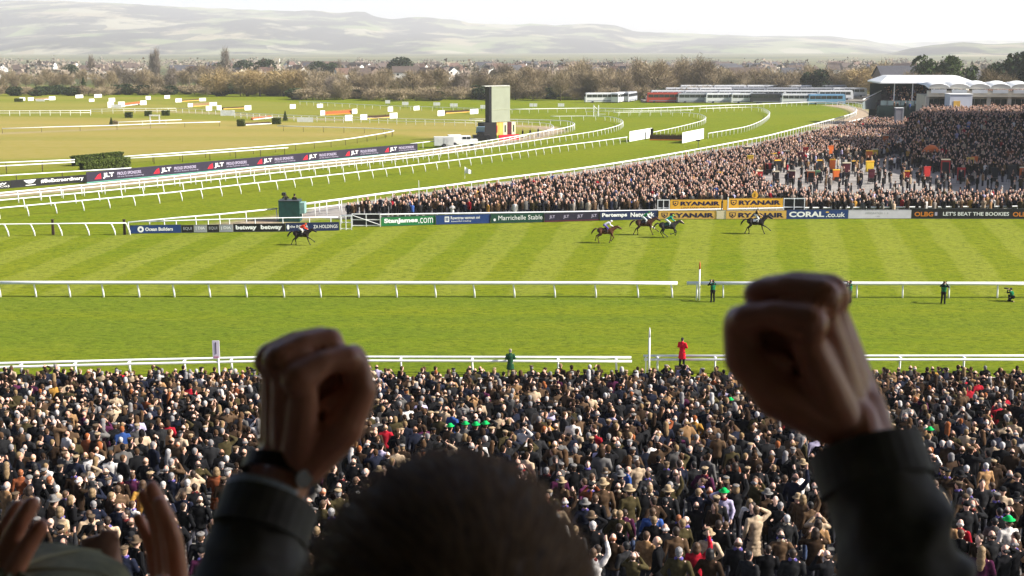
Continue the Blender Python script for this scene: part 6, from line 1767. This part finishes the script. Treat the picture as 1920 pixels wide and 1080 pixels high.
    if blaze: link('blaze', MB().cap(pl + Vector((.10, 0, .06)), .05, mz + Vector((.0, 0, .045)), .035, 8).mesh('blaze', M_HAIR, True), o, color=(.55, .42, .28))
    if sock:
        q = [Vector((x, -.14, z)) for x, z in J['f'][0]]
        link('sock', MB().cap(q[1].lerp(q[2], .3), .085, q[2], .06, 8).mesh('sock', M_HAIR, True), o, color=(.75, .68, .6))
    tag(o, label, 'horse', 'racing horses')
    return o
def jockey(label, h, silks, cap_, breeches, upright=0.0, sleeve=None):
    sc = h.scale[0]; base = Vector(h.location)
    def T(v): return Vector(v)
    hip = Vector((-.18 + upright * .1, 0, 1.90 + upright * .08)); ch = Vector((.20 - upright * .16, 0, 2.10 + upright * .12)); sh = Vector((.34 - upright * .28, 0, 2.16 + upright * .20)); hd = Vector((.54 - upright * .34, 0, 2.28 + upright * .26))
    knee = lambda s: Vector((.18, s * .30, 1.62)); foot = lambda s: Vector((-.02, s * .32, 1.28)); toe = lambda s: Vector((.14, s * .33, 1.24))
    el = lambda s: Vector((.42 - upright * .2, s * .24, 1.92 + upright * .1)); wr = lambda s: Vector((.66 - upright * .15, s * .10, 1.80 + upright * .05))
    mb = MB()
    mb.ell(hd, (.085, .078, .11)); mb.cap(sh, .06, hd, .055); mb.cap(hip, .13, ch, .13); mb.cap(ch, .13, sh, .09); mb.cap(hd + Vector((.09, 0, -.01)), .012, hd + Vector((.105, 0, -.03)), .014)
    for s in (-1, 1):
        mb.cap(sh + Vector((0, s * .15, 0)), .05, el(s), .04); mb.cap(el(s), .04, wr(s), .03); mb.cap(wr(s), .032, wr(s) + Vector((.06, 0, -.02)), .036)
        for k in range(4): mb.cap(wr(s) + Vector((.07, s * .012 * (k - 1.5), .02 - .014 * k)), .011, wr(s) + Vector((.10, s * .012 * (k - 1.5), -.01 - .014 * k)), .010, 6)
        mb.cap(hip + Vector((0, s * .09, 0)), .085, knee(s), .06); mb.cap(knee(s), .058, foot(s), .042); mb.cap(foot(s), .04, toe(s), .036)
    o = link('person', blob(mb, .015, 1500, 2, mats=M_SKIN, name='person'), None, base, h.rotation_euler[2], SKINS[0]); o.scale = (sc,) * 3
    mb = MB(); mb.cap(hip + Vector((.04, 0, .03)), .145, ch, .155); mb.cap(ch, .155, sh, .115); mb.cap(sh + Vector((0, -.13, 0)), .075, sh + Vector((0, .13, 0)), .075)
    if not sleeve:
        for s in (-1, 1): mb.cap(sh + Vector((0, s * .15, 0)), .07, el(s), .06); mb.cap(el(s), .06, wr(s), .045)
    link('silks', blob(mb, .016, 700, 2, noise=(.02, .08), mats=M_CLOTH, name='silks'), o, color=silks)
    if sleeve:
        mb = MB()
        for s in (-1, 1): mb.cap(sh + Vector((0, s * .15, 0)), .07, el(s), .06); mb.cap(el(s), .06, wr(s), .045)
        link('sleeves', blob(mb, .016, 400, 2, mats=M_CLOTH, name='sleeves'), o, color=sleeve)
    mb = MB(); mb.ell(hip, (.16, .15, .13))
    for s in (-1, 1): mb.cap(hip + Vector((0, s * .09, 0)), .10, knee(s), .075); mb.cap(knee(s), .07, knee(s).lerp(foot(s), .45), .058)
    link('breeches', blob(mb, .016, 500, 2, mats=M_CLOTH, name='breeches'), o, color=breeches)
    mb = MB()
    for s in (-1, 1): mb.cap(knee(s).lerp(foot(s), .4), .058, foot(s), .052, 8); mb.cap(foot(s), .052, toe(s), .044, 8)
    link('boots', mb.mesh('boots', M_SHOE, True), o)
    mb = MB().ell(hd + Vector((-.012, 0, .045)), (.115, .10, .095)); mb.ell(hd + Vector((.095, 0, .03)), (.05, .07, .015)); link('helmet', mb.mesh('helmet', M_CLOTH, True), o, color=cap_)
    tag(o, label, 'person', 'jockeys')
BLK = (.010, .008, .008); BAY = (.085, .030, .014); DBAY = (.035, .014, .008)
H = [horse('leading black horse galloping before the gold boards', 1417, 439, 'reach', BLK, .98, .02, cloth=(.7, .7, .7)),
     horse('dark horse with pale blaze in the trailing trio', 1252, 446, 'gather', (.022, .020, .020), .94, -.06, blaze=True, cloth=(.03, .10, .07)),
     horse('bay horse with white foreleg partly behind the dark one', 1208, 441, 'reach', (.055, .020, .012), .95, -.04, cloth=(.04, .04, .05), sock=True),
     horse('chestnut-bay horse at the back of the trio', 1136, 456, 'push', BAY, .90, -.08, cloth=(.10, .05, .03)),
     horse('last dark horse galloping past the left boards', 566, 460, 'reach', (.014, .009, .009), .86, -.06, cloth=(.02, .02, .02))]
jockey('jockey in black and white sitting up on the leading horse', H[0], (.02, .018, .018), (.75, .75, .73), (.72, .72, .70), 1.0, sleeve=(.45, .28, .10))
jockey('jockey in emerald green silks crouched on the dark horse', H[1], (.008, .26, .17), (.30, .42, .04), (.70, .72, .70), 0.1)
jockey('jockey in green and white on the bay horse before the navy board', H[2], (.01, .20, .06), (.01, .16, .05), (.72, .74, .74), 0.25, sleeve=(.70, .72, .72))
jockey('jockey in white and purple silks on the chestnut-bay horse', H[3], (.66, .64, .72), (.74, .74, .74), (.12, .08, .35), 0.0)
jockey('jockey in red and white silks on the last horse', H[4], (.62, .05, .02), (.55, .09, .03), (.70, .66, .60), 0.2)

# ================================================================ the cheering man and his neighbours (on the tier below the camera)
def skin_close():
    m, nt, b = _nodes('skin_close')
    N = nt.nodes.new; L = nt.links.new
    tc = N('ShaderNodeTexCoord'); n1 = N('ShaderNodeTexNoise'); n1.inputs['Scale'].default_value = 18; n1.inputs['Detail'].default_value = 6; L(tc.outputs['Object'], n1.inputs['Vector'])
    mx = N('ShaderNodeMix'); mx.data_type = 'RGBA'; mx.inputs[6].default_value = (.47, .150, .080, 1); mx.inputs[7].default_value = (.72, .36, .24, 1); L(n1.outputs['Fac'], mx.inputs[0]); L(mx.outputs[2], b.inputs['Base Color'])
    n2 = N('ShaderNodeTexNoise'); n2.inputs['Scale'].default_value = 120; n2.inputs['Detail'].default_value = 4; L(tc.outputs['Object'], n2.inputs['Vector'])
    bp = N('ShaderNodeBump'); bp.inputs['Strength'].default_value = .35; bp.inputs['Distance'].default_value = .002; L(n2.outputs['Fac'], bp.inputs['Height']); L(bp.outputs[0], b.inputs['Normal'])
    b.inputs['Roughness'].default_value = .38; b.inputs['Subsurface Weight'].default_value = .12; b.inputs['Subsurface Radius'].default_value = (.01, .004, .002)
    return m
M_SKC = skin_close()
def frame(O, Z, Xhint):
    Z = Z.normalized(); X = (Xhint - Z * Xhint.dot(Z)).normalized(); 
    return O, X, Z
R_ = Vector(RGT); U_ = Vector(UPV); F_ = Vector(FWD)
def fist(mb, O, X, Y, Z, s):
    def P(x, y, z): return O + (X * x + Y * y + Z * z) * s
    mcp = [(.013, .034, .088), (.019, .011, .096), (.015, -.012, .090), (.006, -.033, .079)]
    rr = [.0104, .0106, .0100, .0092]
    for (x, y, z), r in zip(mcp, rr):
        mb.cap(P(-.002, y * .62, .004), .0165 * s, P(x - .006, y, z - .012), .0118 * s)
        mb.cap(P(x, y, z), (r + .0042) * s, P(x - .022, y, z + .013), r * s)
        pip = (x - .044, y * .95, z + .014)
        mb.cap(P(x - .022, y, z + .013), r * .92 * s, P(*pip), (r + .0012) * s)
        dip = (pip[0] - .010, y * .9, pip[2] - .030)
        mb.cap(P(*pip), r * s, P(*dip), r * .9 * s)
        mb.cap(P(*dip), r * .9 * s, P(dip[0] + .022, y * .85, dip[2] - .010), r * .82 * s)
        mb.cap(P(x + .006, y, z - .004), .004 * s, P(x - .010, y * .8, z - .055), .003 * s, 6)      # tendon ridge
    mb.cap(P(-.030, -.026, .056), .022 * s, P(-.032, .002, .066), .0235 * s); mb.cap(P(-.020, -.004, .040), .022 * s, P(-.030, .004, .060), .020 * s)
    mb.cap(P(-.018, .010, .010), .022 * s, P(-.020, -.022, .040), .019 * s)                           # heel of the hand
    mb.cap(P(-.006, .022, .006), .019 * s, P(-.030, .038, .044), .0185 * s)                          # thenar
    mb.cap(P(-.030, .038, .044), .0175 * s, P(-.044, .036, .074), .0145 * s)
    mb.cap(P(-.044, .036, .074), .0145 * s, P(-.040, .030, .098), .0115 * s)
    mb.ell(P(-.038, .029, .101), (.0112 * s,) * 3)
def open_hand(mb, O, X, Y, Z, s, curl=.15, spread=.12):
    def P(x, y, z): return O + (X * x + Y * y + Z * z) * s
    mcp = [(.004, .030, .090), (.006, .010, .095), (.004, -.010, .090), (0, -.029, .080)]
    ln = [(.042, .025, .021), (.046, .029, .022), (.043, .027, .022), (.034, .021, .019)]
    rr = [.0105, .0108, .0100, .0090]
    for i, ((x, y, z), l, r) in enumerate(zip(mcp, ln, rr)):
        mb.cap(P(0, y * .6, .004), .016 * s, P(x - .002, y, z - .01), .0135 * s)
        mb.cap(P(-.010, y * .6, .010), .014 * s, P(-.008, y, z - .015), .0115 * s)
        p = Vector((x, y, z)); a = curl * .5
        for j, L_ in enumerate(l):
            d = Vector((-math.sin(a), spread * (1.4 - i) * .5, math.cos(a))).normalized(); q = p + d * L_
            mb.cap(P(*p), r * (1.05 - .08 * j) * s, P(*q), r * (.98 - .09 * j) * s); p = q; a += curl
    mb.cap(P(-.006, .022, .006), .018 * s, P(-.022, .046, .040), .0155 * s); mb.cap(P(-.022, .046, .040), .0150 * s, P(-.028, .062, .070), .0118 * s); mb.cap(P(-.028, .062, .070), .0118 * s, P(-.026, .068, .098), .0095 * s)
def hand_axes(O, tip, xhint, yhint):
    Z = (tip - O).normalized(); X = (xhint - Z * xhint.dot(Z)).normalized(); Y = yhint - Z * yhint.dot(Z) - X * yhint.dot(X); Y.normalize()
    return X, Y, Z
def cheering_man():
    HC = W(845, 1232, .80)                                # middle of the head
    oL = W(534, 868, 1.09); tL = W(556, 632, 1.062)
    oR = W(1602, 774, .98); tR = W(1490, 525, .958)
    eL = W(392, 1270, 1.00); eR = W(1765, 1300, .90)
    sL = HC + Vector((-.20, .04, -.27)); sR = HC + Vector((.20, .04, -.27))
    root = empty('person', HC + Vector((0, -.05, -1.58)))
    base = root.location.copy()
    mb = MB()
    XL, YL, ZL = hand_axes(oL, tL, -R_ * .80 - F_ * .60, -F_ * .8 + R_ * .6)
    XR, YR, ZR = hand_axes(oR, tR, R_ * .84 - F_ * .54, -F_ * .84 - R_ * .54)
    fist(mb, oL, XL, YL, ZL, .97); fist(mb, oR, XR, YR, ZR, 1.01)
    for o_, e_, X, Y in ((oL, eL, XL, YL), (oR, eR, XR, YR)):
        dn = (e_ - o_).normalized()
        for k in (-1, 1): mb.cap(o_ + Y * .010 * k, .020, o_ + dn * .07 + Y * .010 * k, .021); mb.cap(o_ + dn * .07 + Y * .010 * k, .021, o_ + dn * .16, .034)
        mb.cap(o_ + dn * .16, .034, e_, .042)
    for e_, s_ in ((eL, sL), (eR, sR)): mb.cap(e_, .042, s_, .055)
    mb.ell(HC, (.078, .098, .112)); mb.ell(HC + Vector((0, .035, -.07)), (.06, .07, .065)); mb.cap(HC + Vector((0, -.01, -.06)), .062, HC + Vector((0, -.03, -.24)), .066)
    mb.cap(HC + Vector((0, .10, .0)), .012, HC + Vector((0, .125, -.03)), .016)
    for s in (-1, 1): mb.ell(HC + Vector((s * .082, 0, -.02)), (.013, .024, .036))
    mb.cap(sL, .065, sR, .065); mb.ell(HC + Vector((0, 0, -.46)), (.17, .11, .22)); mb.ell(HC + Vector((0, 0, -.72)), (.15, .10, .2))
    hip = HC + Vector((0, -.02, -.84)); mb.ell(hip, (.16, .11, .12))
    for s in (-1, 1): mb.cap(hip + Vector((s * .09, 0, 0)), .085, hip + Vector((s * .1, .02, -.38)), .06); mb.cap(hip + Vector((s * .1, .02, -.38)), .06, hip + Vector((s * .11, 0, -.76)), .045); mb.cap(hip + Vector((s * .11, 0, -.76)), .045, hip + Vector((s * .12, .14, -.80)), .035)
    mb.v = [tuple(Vector(v) - base) for v in mb.v]
    link('body', blob(mb, .0022, 80000, 1, mats=M_SKC, name='body'), root)
    j = MB()
    def sl(o_, e_, s_, r0, st):
        dn = (e_ - o_).normalized()
        a = o_ + dn * st
        pts = [a, a + dn * .05, a + dn * .13, e_, s_]; rs_ = [r0, r0 + .001, r0 + .006, r0 + .018, .082]
        for p0, p1, q0, q1 in zip(pts[:-1], pts[1:], rs_[:-1], rs_[1:]): j.cap(p0 if p0 is not a else a + dn * r0 * .85, q0, p1, q1, 18)
        rnd_ = random.Random(3)
        for k in range(7):                                  # sleeve folds
            t = .06 + .03 * k; c = a + dn * t; w_ = Vector((rnd_.uniform(-1, 1), rnd_.uniform(-1, 1), rnd_.uniform(-.5, .5))).cross(dn).normalized(); rr_ = r0 + .002 + .004 * k * .5
            v2 = dn.cross(w_); ang = rnd_.uniform(0, 6.28); arc = []
            for q in range(7): th = ang + q * .32; arc.append(c + (w_ * math.cos(th) + v2 * math.sin(th)) * rr_ + dn * (q - 3) * .007)
            for q0, q1 in zip(arc[:-1], arc[1:]): j.cap(q0, .0095, q1, .0095, 6)
    sl(oL, eL, sL, .036, .032); sl(oR, eR, sR, .038, .022)
    j.cap(sL, .085, sR, .085); j.ell(HC + Vector((0, -.01, -.46)), (.205, .14, .24)); j.ell(HC + Vector((0, -.01, -.72)), (.19, .14, .26)); j.cap(HC + Vector((-.05, -.04, -.22)), .055, HC + Vector((.05, -.04, -.22)), .055)
    j.v = [tuple(Vector(v) - base) for v in j.v]
    m = mat('dark_jacket', (.115, .110, .104), .7, .3, 40, .3, .3)
    link('jacket', blob(j, .005, 40000, 4, noise=(.018, .045), mats=m, name='jacket'), root)
    t = MB(); t.ell(hip + Vector((0, 0, .02)), (.175, .125, .13))
    for s in (-1, 1): t.cap(hip + Vector((s * .09, 0, 0)), .10, hip + Vector((s * .1, .02, -.38)), .08); t.cap(hip + Vector((s * .1, .02, -.38)), .08, hip + Vector((s * .11, 0, -.74)), .065)
    t.v = [tuple(Vector(v) - base) for v in t.v]
    link('trousers', blob(t, .02, 900, 2, mats=M_CLOTH, name='trousers'), root, color=(.02, .02, .025))
    # shirt cuff, watch and bracelet
    def band(name, c, ax, r0, r1, w, m_, ell_=(1, 1)):
        x = ax.orthogonal().normalized(); y = ax.cross(x); q = MB()
        n = 28; prof = [(r0, -w / 2), (r1, -w / 2), (r1, w / 2), (r0, w / 2), (r0, -w / 2)]; vs = []
        for k in range(n):
            a = 6.2832 * k / n
            for (r, h) in prof: vs.append(c + (x * math.cos(a) + y * math.sin(a)) * r + ax * h - base)
        fs = []
        for k in range(n):
            for i in range(4): fs.append((k * 5 + i, ((k + 1) % n) * 5 + i, ((k + 1) % n) * 5 + i + 1, k * 5 + i + 1))
        q.add(vs, fs); return q.build(name, m_, root, smooth=False)
    dL = (eL - oL).normalized(); dR = (eR - oR).normalized()
    dR = (eR - oR).normalized(); band('shirt_cuff', oL + dL * .034 - R_ * .006, dL, .0300, .0335, .016, mat('pale_blue_shirt', (.55, .62, .74), .8, .1, 60))
    band('cuff', oL + dL * .050, dL, .0345, .0395, .030, m); band('cuff', oR + dR * .042, dR, .0365, .0415, .030, m)
    wa = band('watch_strap', oL + dL * .010, dL, .0300, .0322, .012, mat('watch_leather', (.03, .018, .012), .5, .2, 60))
    q = MB(); c = oL + dL * .010 - F_ * .024 + R_ * .020; ax = (-F_ + R_ * .8).normalized()
    q.tube([c - base, c + ax * .006 - base], .0075, 20); q.build('watch_face', mat('watch_metal', (.75, .73, .70), .18, .05, 30, spec=.6, metal=.9), root, smooth=False)
    # hair: cap plus combed strands
    hb = MB(); hb.ell(HC + Vector((0, -.008, .022)), (.089, .107, .103)); hb.ell(HC + Vector((0, -.05, -.035)), (.078, .066, .085)); hb.v = [tuple(Vector(v) - base) for v in hb.v]
    mh = mat('dark_hair', (.17, .11, .075), .6, .5, 90, .5, .4)
    ho = link('hair', blob(hb, .006, 6000, 3, noise=(.004, .04), mats=mh, name='hair'), root)
    rs = np.random.RandomState(4); V = []; RR = []
    for _ in range(14000):
        v = rs.normal(size=3); v /= np.linalg.norm(v)
        if v[2] < -.35 or (v[1] > .75 and v[2] < .3): continue
        p = Vector(HC + Vector((0, -.008, .022))) + Vector((v[0] * .090, v[1] * .108, v[2] * .104)) - base
        nrm = Vector((v[0] / .09, v[1] / .108, v[2] / .104)).normalized()
        comb = Vector((.5 * v[0] - .35, .65, .1)); comb = (comb - nrm * comb.dot(nrm)).normalized()
        d = (comb + nrm * rs.uniform(.0, .14) + Vector(rs.normal(size=3)) * .10).normalized(); l = rs.uniform(.012, .022); sd = d.cross(nrm).normalized() * rs.uniform(.0004, .0009)
        V += [p - sd, p + sd, p + d * l]; RR.append(rs.rand())
    link('strands', tri_mesh('strands', [tuple(x) for x in V], RR, twig_mat('hair_strands', (.12, .075, .05), (.46, .31, .20))), ho)
    tag(root, 'dark-haired person in dark jacket cheering with both fists raised, back to camera', 'person')
cheering_man()
def clapping_person():
    HC = W(40, 1288, 1.30)
    root = empty('person', HC + Vector((0, -.03, -1.60))); base = root.location.copy(); mb = MB()
    oA = W(322, 1235, 1.45); tA = W(300, 915, 1.45); oB = W(-62, 1290, 1.30); tB = W(22, 965, 1.30)
    XA, YA, ZA = hand_axes(oA, tA, R_ * .75 + F_ * .5, -F_ * .9 - R_ * .6); XB, YB, ZB = hand_axes(oB, tB, -R_ * .7 - F_ * .7, -F_ * .7 + R_ * .7)
    open_hand(mb, oA, XA, YA, ZA, 1.0, .16, .10); open_hand(mb, oB, XB, YB, ZB, 1.0, .14, .16)
    sA = HC + Vector((.19, .02, -.28)); sB = HC + Vector((-.19, .02, -.28)); eA = W(345, 1560, 1.36); eB = W(-230, 1500, 1.25)
    for o_, e_, s_, Y in ((oA, eA, sA, YA), (oB, eB, sB, YB)):
        mb.cap(o_ + Y * .01, .020, o_.lerp(e_, .3), .026); mb.cap(o_ - Y * .01, .020, o_.lerp(e_, .3), .026); mb.cap(o_.lerp(e_, .3), .028, e_, .042); mb.cap(e_, .042, s_, .055)
    mb.ell(HC, (.078, .098, .112)); mb.ell(HC + Vector((0, .035, -.07)), (.06, .07, .065)); mb.cap(HC + Vector((0, -.01, -.06)), .062, HC + Vector((0, -.03, -.24)), .066); mb.cap(HC + Vector((0, .10, 0)), .012, HC + Vector((0, .125, -.03)), .016)
    for s in (-1, 1): mb.ell(HC + Vector((s * .082, 0, -.02)), (.013, .024, .036))
    mb.cap(sA, .065, sB, .065); mb.ell(HC + Vector((0, 0, -.46)), (.17, .11, .22)); mb.ell(HC + Vector((0, 0, -.72)), (.15, .10, .2)); hip = HC + Vector((0, 0, -.85)); mb.ell(hip, (.16, .11, .12))
    for s in (-1, 1): mb.cap(hip + Vector((s * .09, 0, 0)), .085, hip + Vector((s * .11, 0, -.72)), .05); mb.cap(hip + Vector((s * .11, 0, -.72)), .045, hip + Vector((s * .12, .14, -.74)), .035)
    mb.v = [tuple(Vector(v) - base) for v in mb.v]
    link('body', blob(mb, .0036, 40000, 4, mats=M_SKC, name='body'), root)
    j = MB()
    for o_, e_, s_ in ((oA, eA, sA), (oB, eB, sB)): j.cap(o_.lerp(e_, .45), .042, e_, .056, 16); j.cap(e_, .056, s_, .08, 16)
    j.cap(sA, .085, sB, .085); j.ell(HC + Vector((0, 0, -.46)), (.2, .14, .24)); j.ell(HC + Vector((0, 0, -.75)), (.19, .14, .26)); j.v = [tuple(Vector(v) - base) for v in j.v]
    link('jacket', blob(j, .008, 8000, 3, noise=(.012, .06), mats=mat('olive_jacket', (.05, .045, .03), .85, .3, 40, .3), name='jacket'), root)
    t = MB(); t.ell(hip, (.175, .125, .14))
    for s in (-1, 1): t.cap(hip + Vector((s * .09, 0, 0)), .10, hip + Vector((s * .11, 0, -.70)), .065)
    t.v = [tuple(Vector(v) - base) for v in t.v]; link('trousers', blob(t, .02, 800, 2, mats=M_CLOTH, name='trousers'), root, color=(.03, .025, .02))
    c = MB(); c.ell(HC + Vector((0, .0, .082)), (.112, .135, .040)); c.ell(HC + Vector((0, 0, .055)), (.098, .116, .04)); c.ell(HC + Vector((0, .125, .052)), (.07, .06, .011)); c.v = [tuple(Vector(v) - base) for v in c.v]
    co = link('flat_cap', blob(c, .005, 5000, 4, noise=(.008, .05), mats=mat('checked_tweed', (.20, .19, .11), .9, .3, 60, .3), name='flat_cap'), root)
    for k in range(8):
        a = k * math.pi / 4 + .2; q = [HC + Vector((math.cos(a) * .108 * f, math.sin(a) * .130 * f, .082 + .0385 * math.sqrt(max(0, 1 - f * f)) + .001)) - base for f in (.05, .3, .55, .75, .9)]
        MB().tube(q, .0022, 5).build('seam', mat('cap_seam', (.34, .33, .22), .9), co)
    hr = MB(); hr.ell(HC + Vector((0, -.03, -.015)), (.084, .08, .07)); hr.v = [tuple(Vector(v) - base) for v in hr.v]; link('hair', blob(hr, .008, 1500, 2, mats=M_HAIR, name='hair'), root, color=HAIRS['grey'])
    tag(root, 'person in green checked flat cap clapping at the bottom left corner', 'person')
clapping_person()
# another spectator further down with a hand up
tip = W(178, 992, 2.3); s_ = 1.0; rz = 0.2
loc = tip - Matrix.Rotation(rz, 3, 'Z') @ Vector((.237, .133, 2.007))
person(loc, rz, 1.0, 'raise', False, (.05, .03, .025), (.02, .02, .022), (.42, .22, .15), ('short', HAIRS['brown']), None, 0, q=dict(body=6000, coat=1300, tr=420), label='spectator whose raised hand shows between the clapping hands at bottom left')

# ================================================================ the air
hz = MB().box((0, 6600, (-260 + CZ + 270) / 2), (26800, 14200, CZ + 270 + 260))
m = bpy.data.materials.new('haze'); m.use_nodes = True; nt = m.node_tree; nt.nodes.clear()
out = nt.nodes.new('ShaderNodeOutputMaterial'); pv = nt.nodes.new('ShaderNodeVolumePrincipled')
pv.inputs['Color'].default_value = (.98, .98, 1.0, 1); pv.inputs['Density'].default_value = HAZE; pv.inputs['Anisotropy'].default_value = 0.1
nt.links.new(pv.outputs[0], out.inputs['Volume'])
o = hz.build('haze', m); o['kind'] = 'stuff'; o['label'] = 'pale haze filling the valley air'

bpy.data.scenes.remove(_tmp_scene)
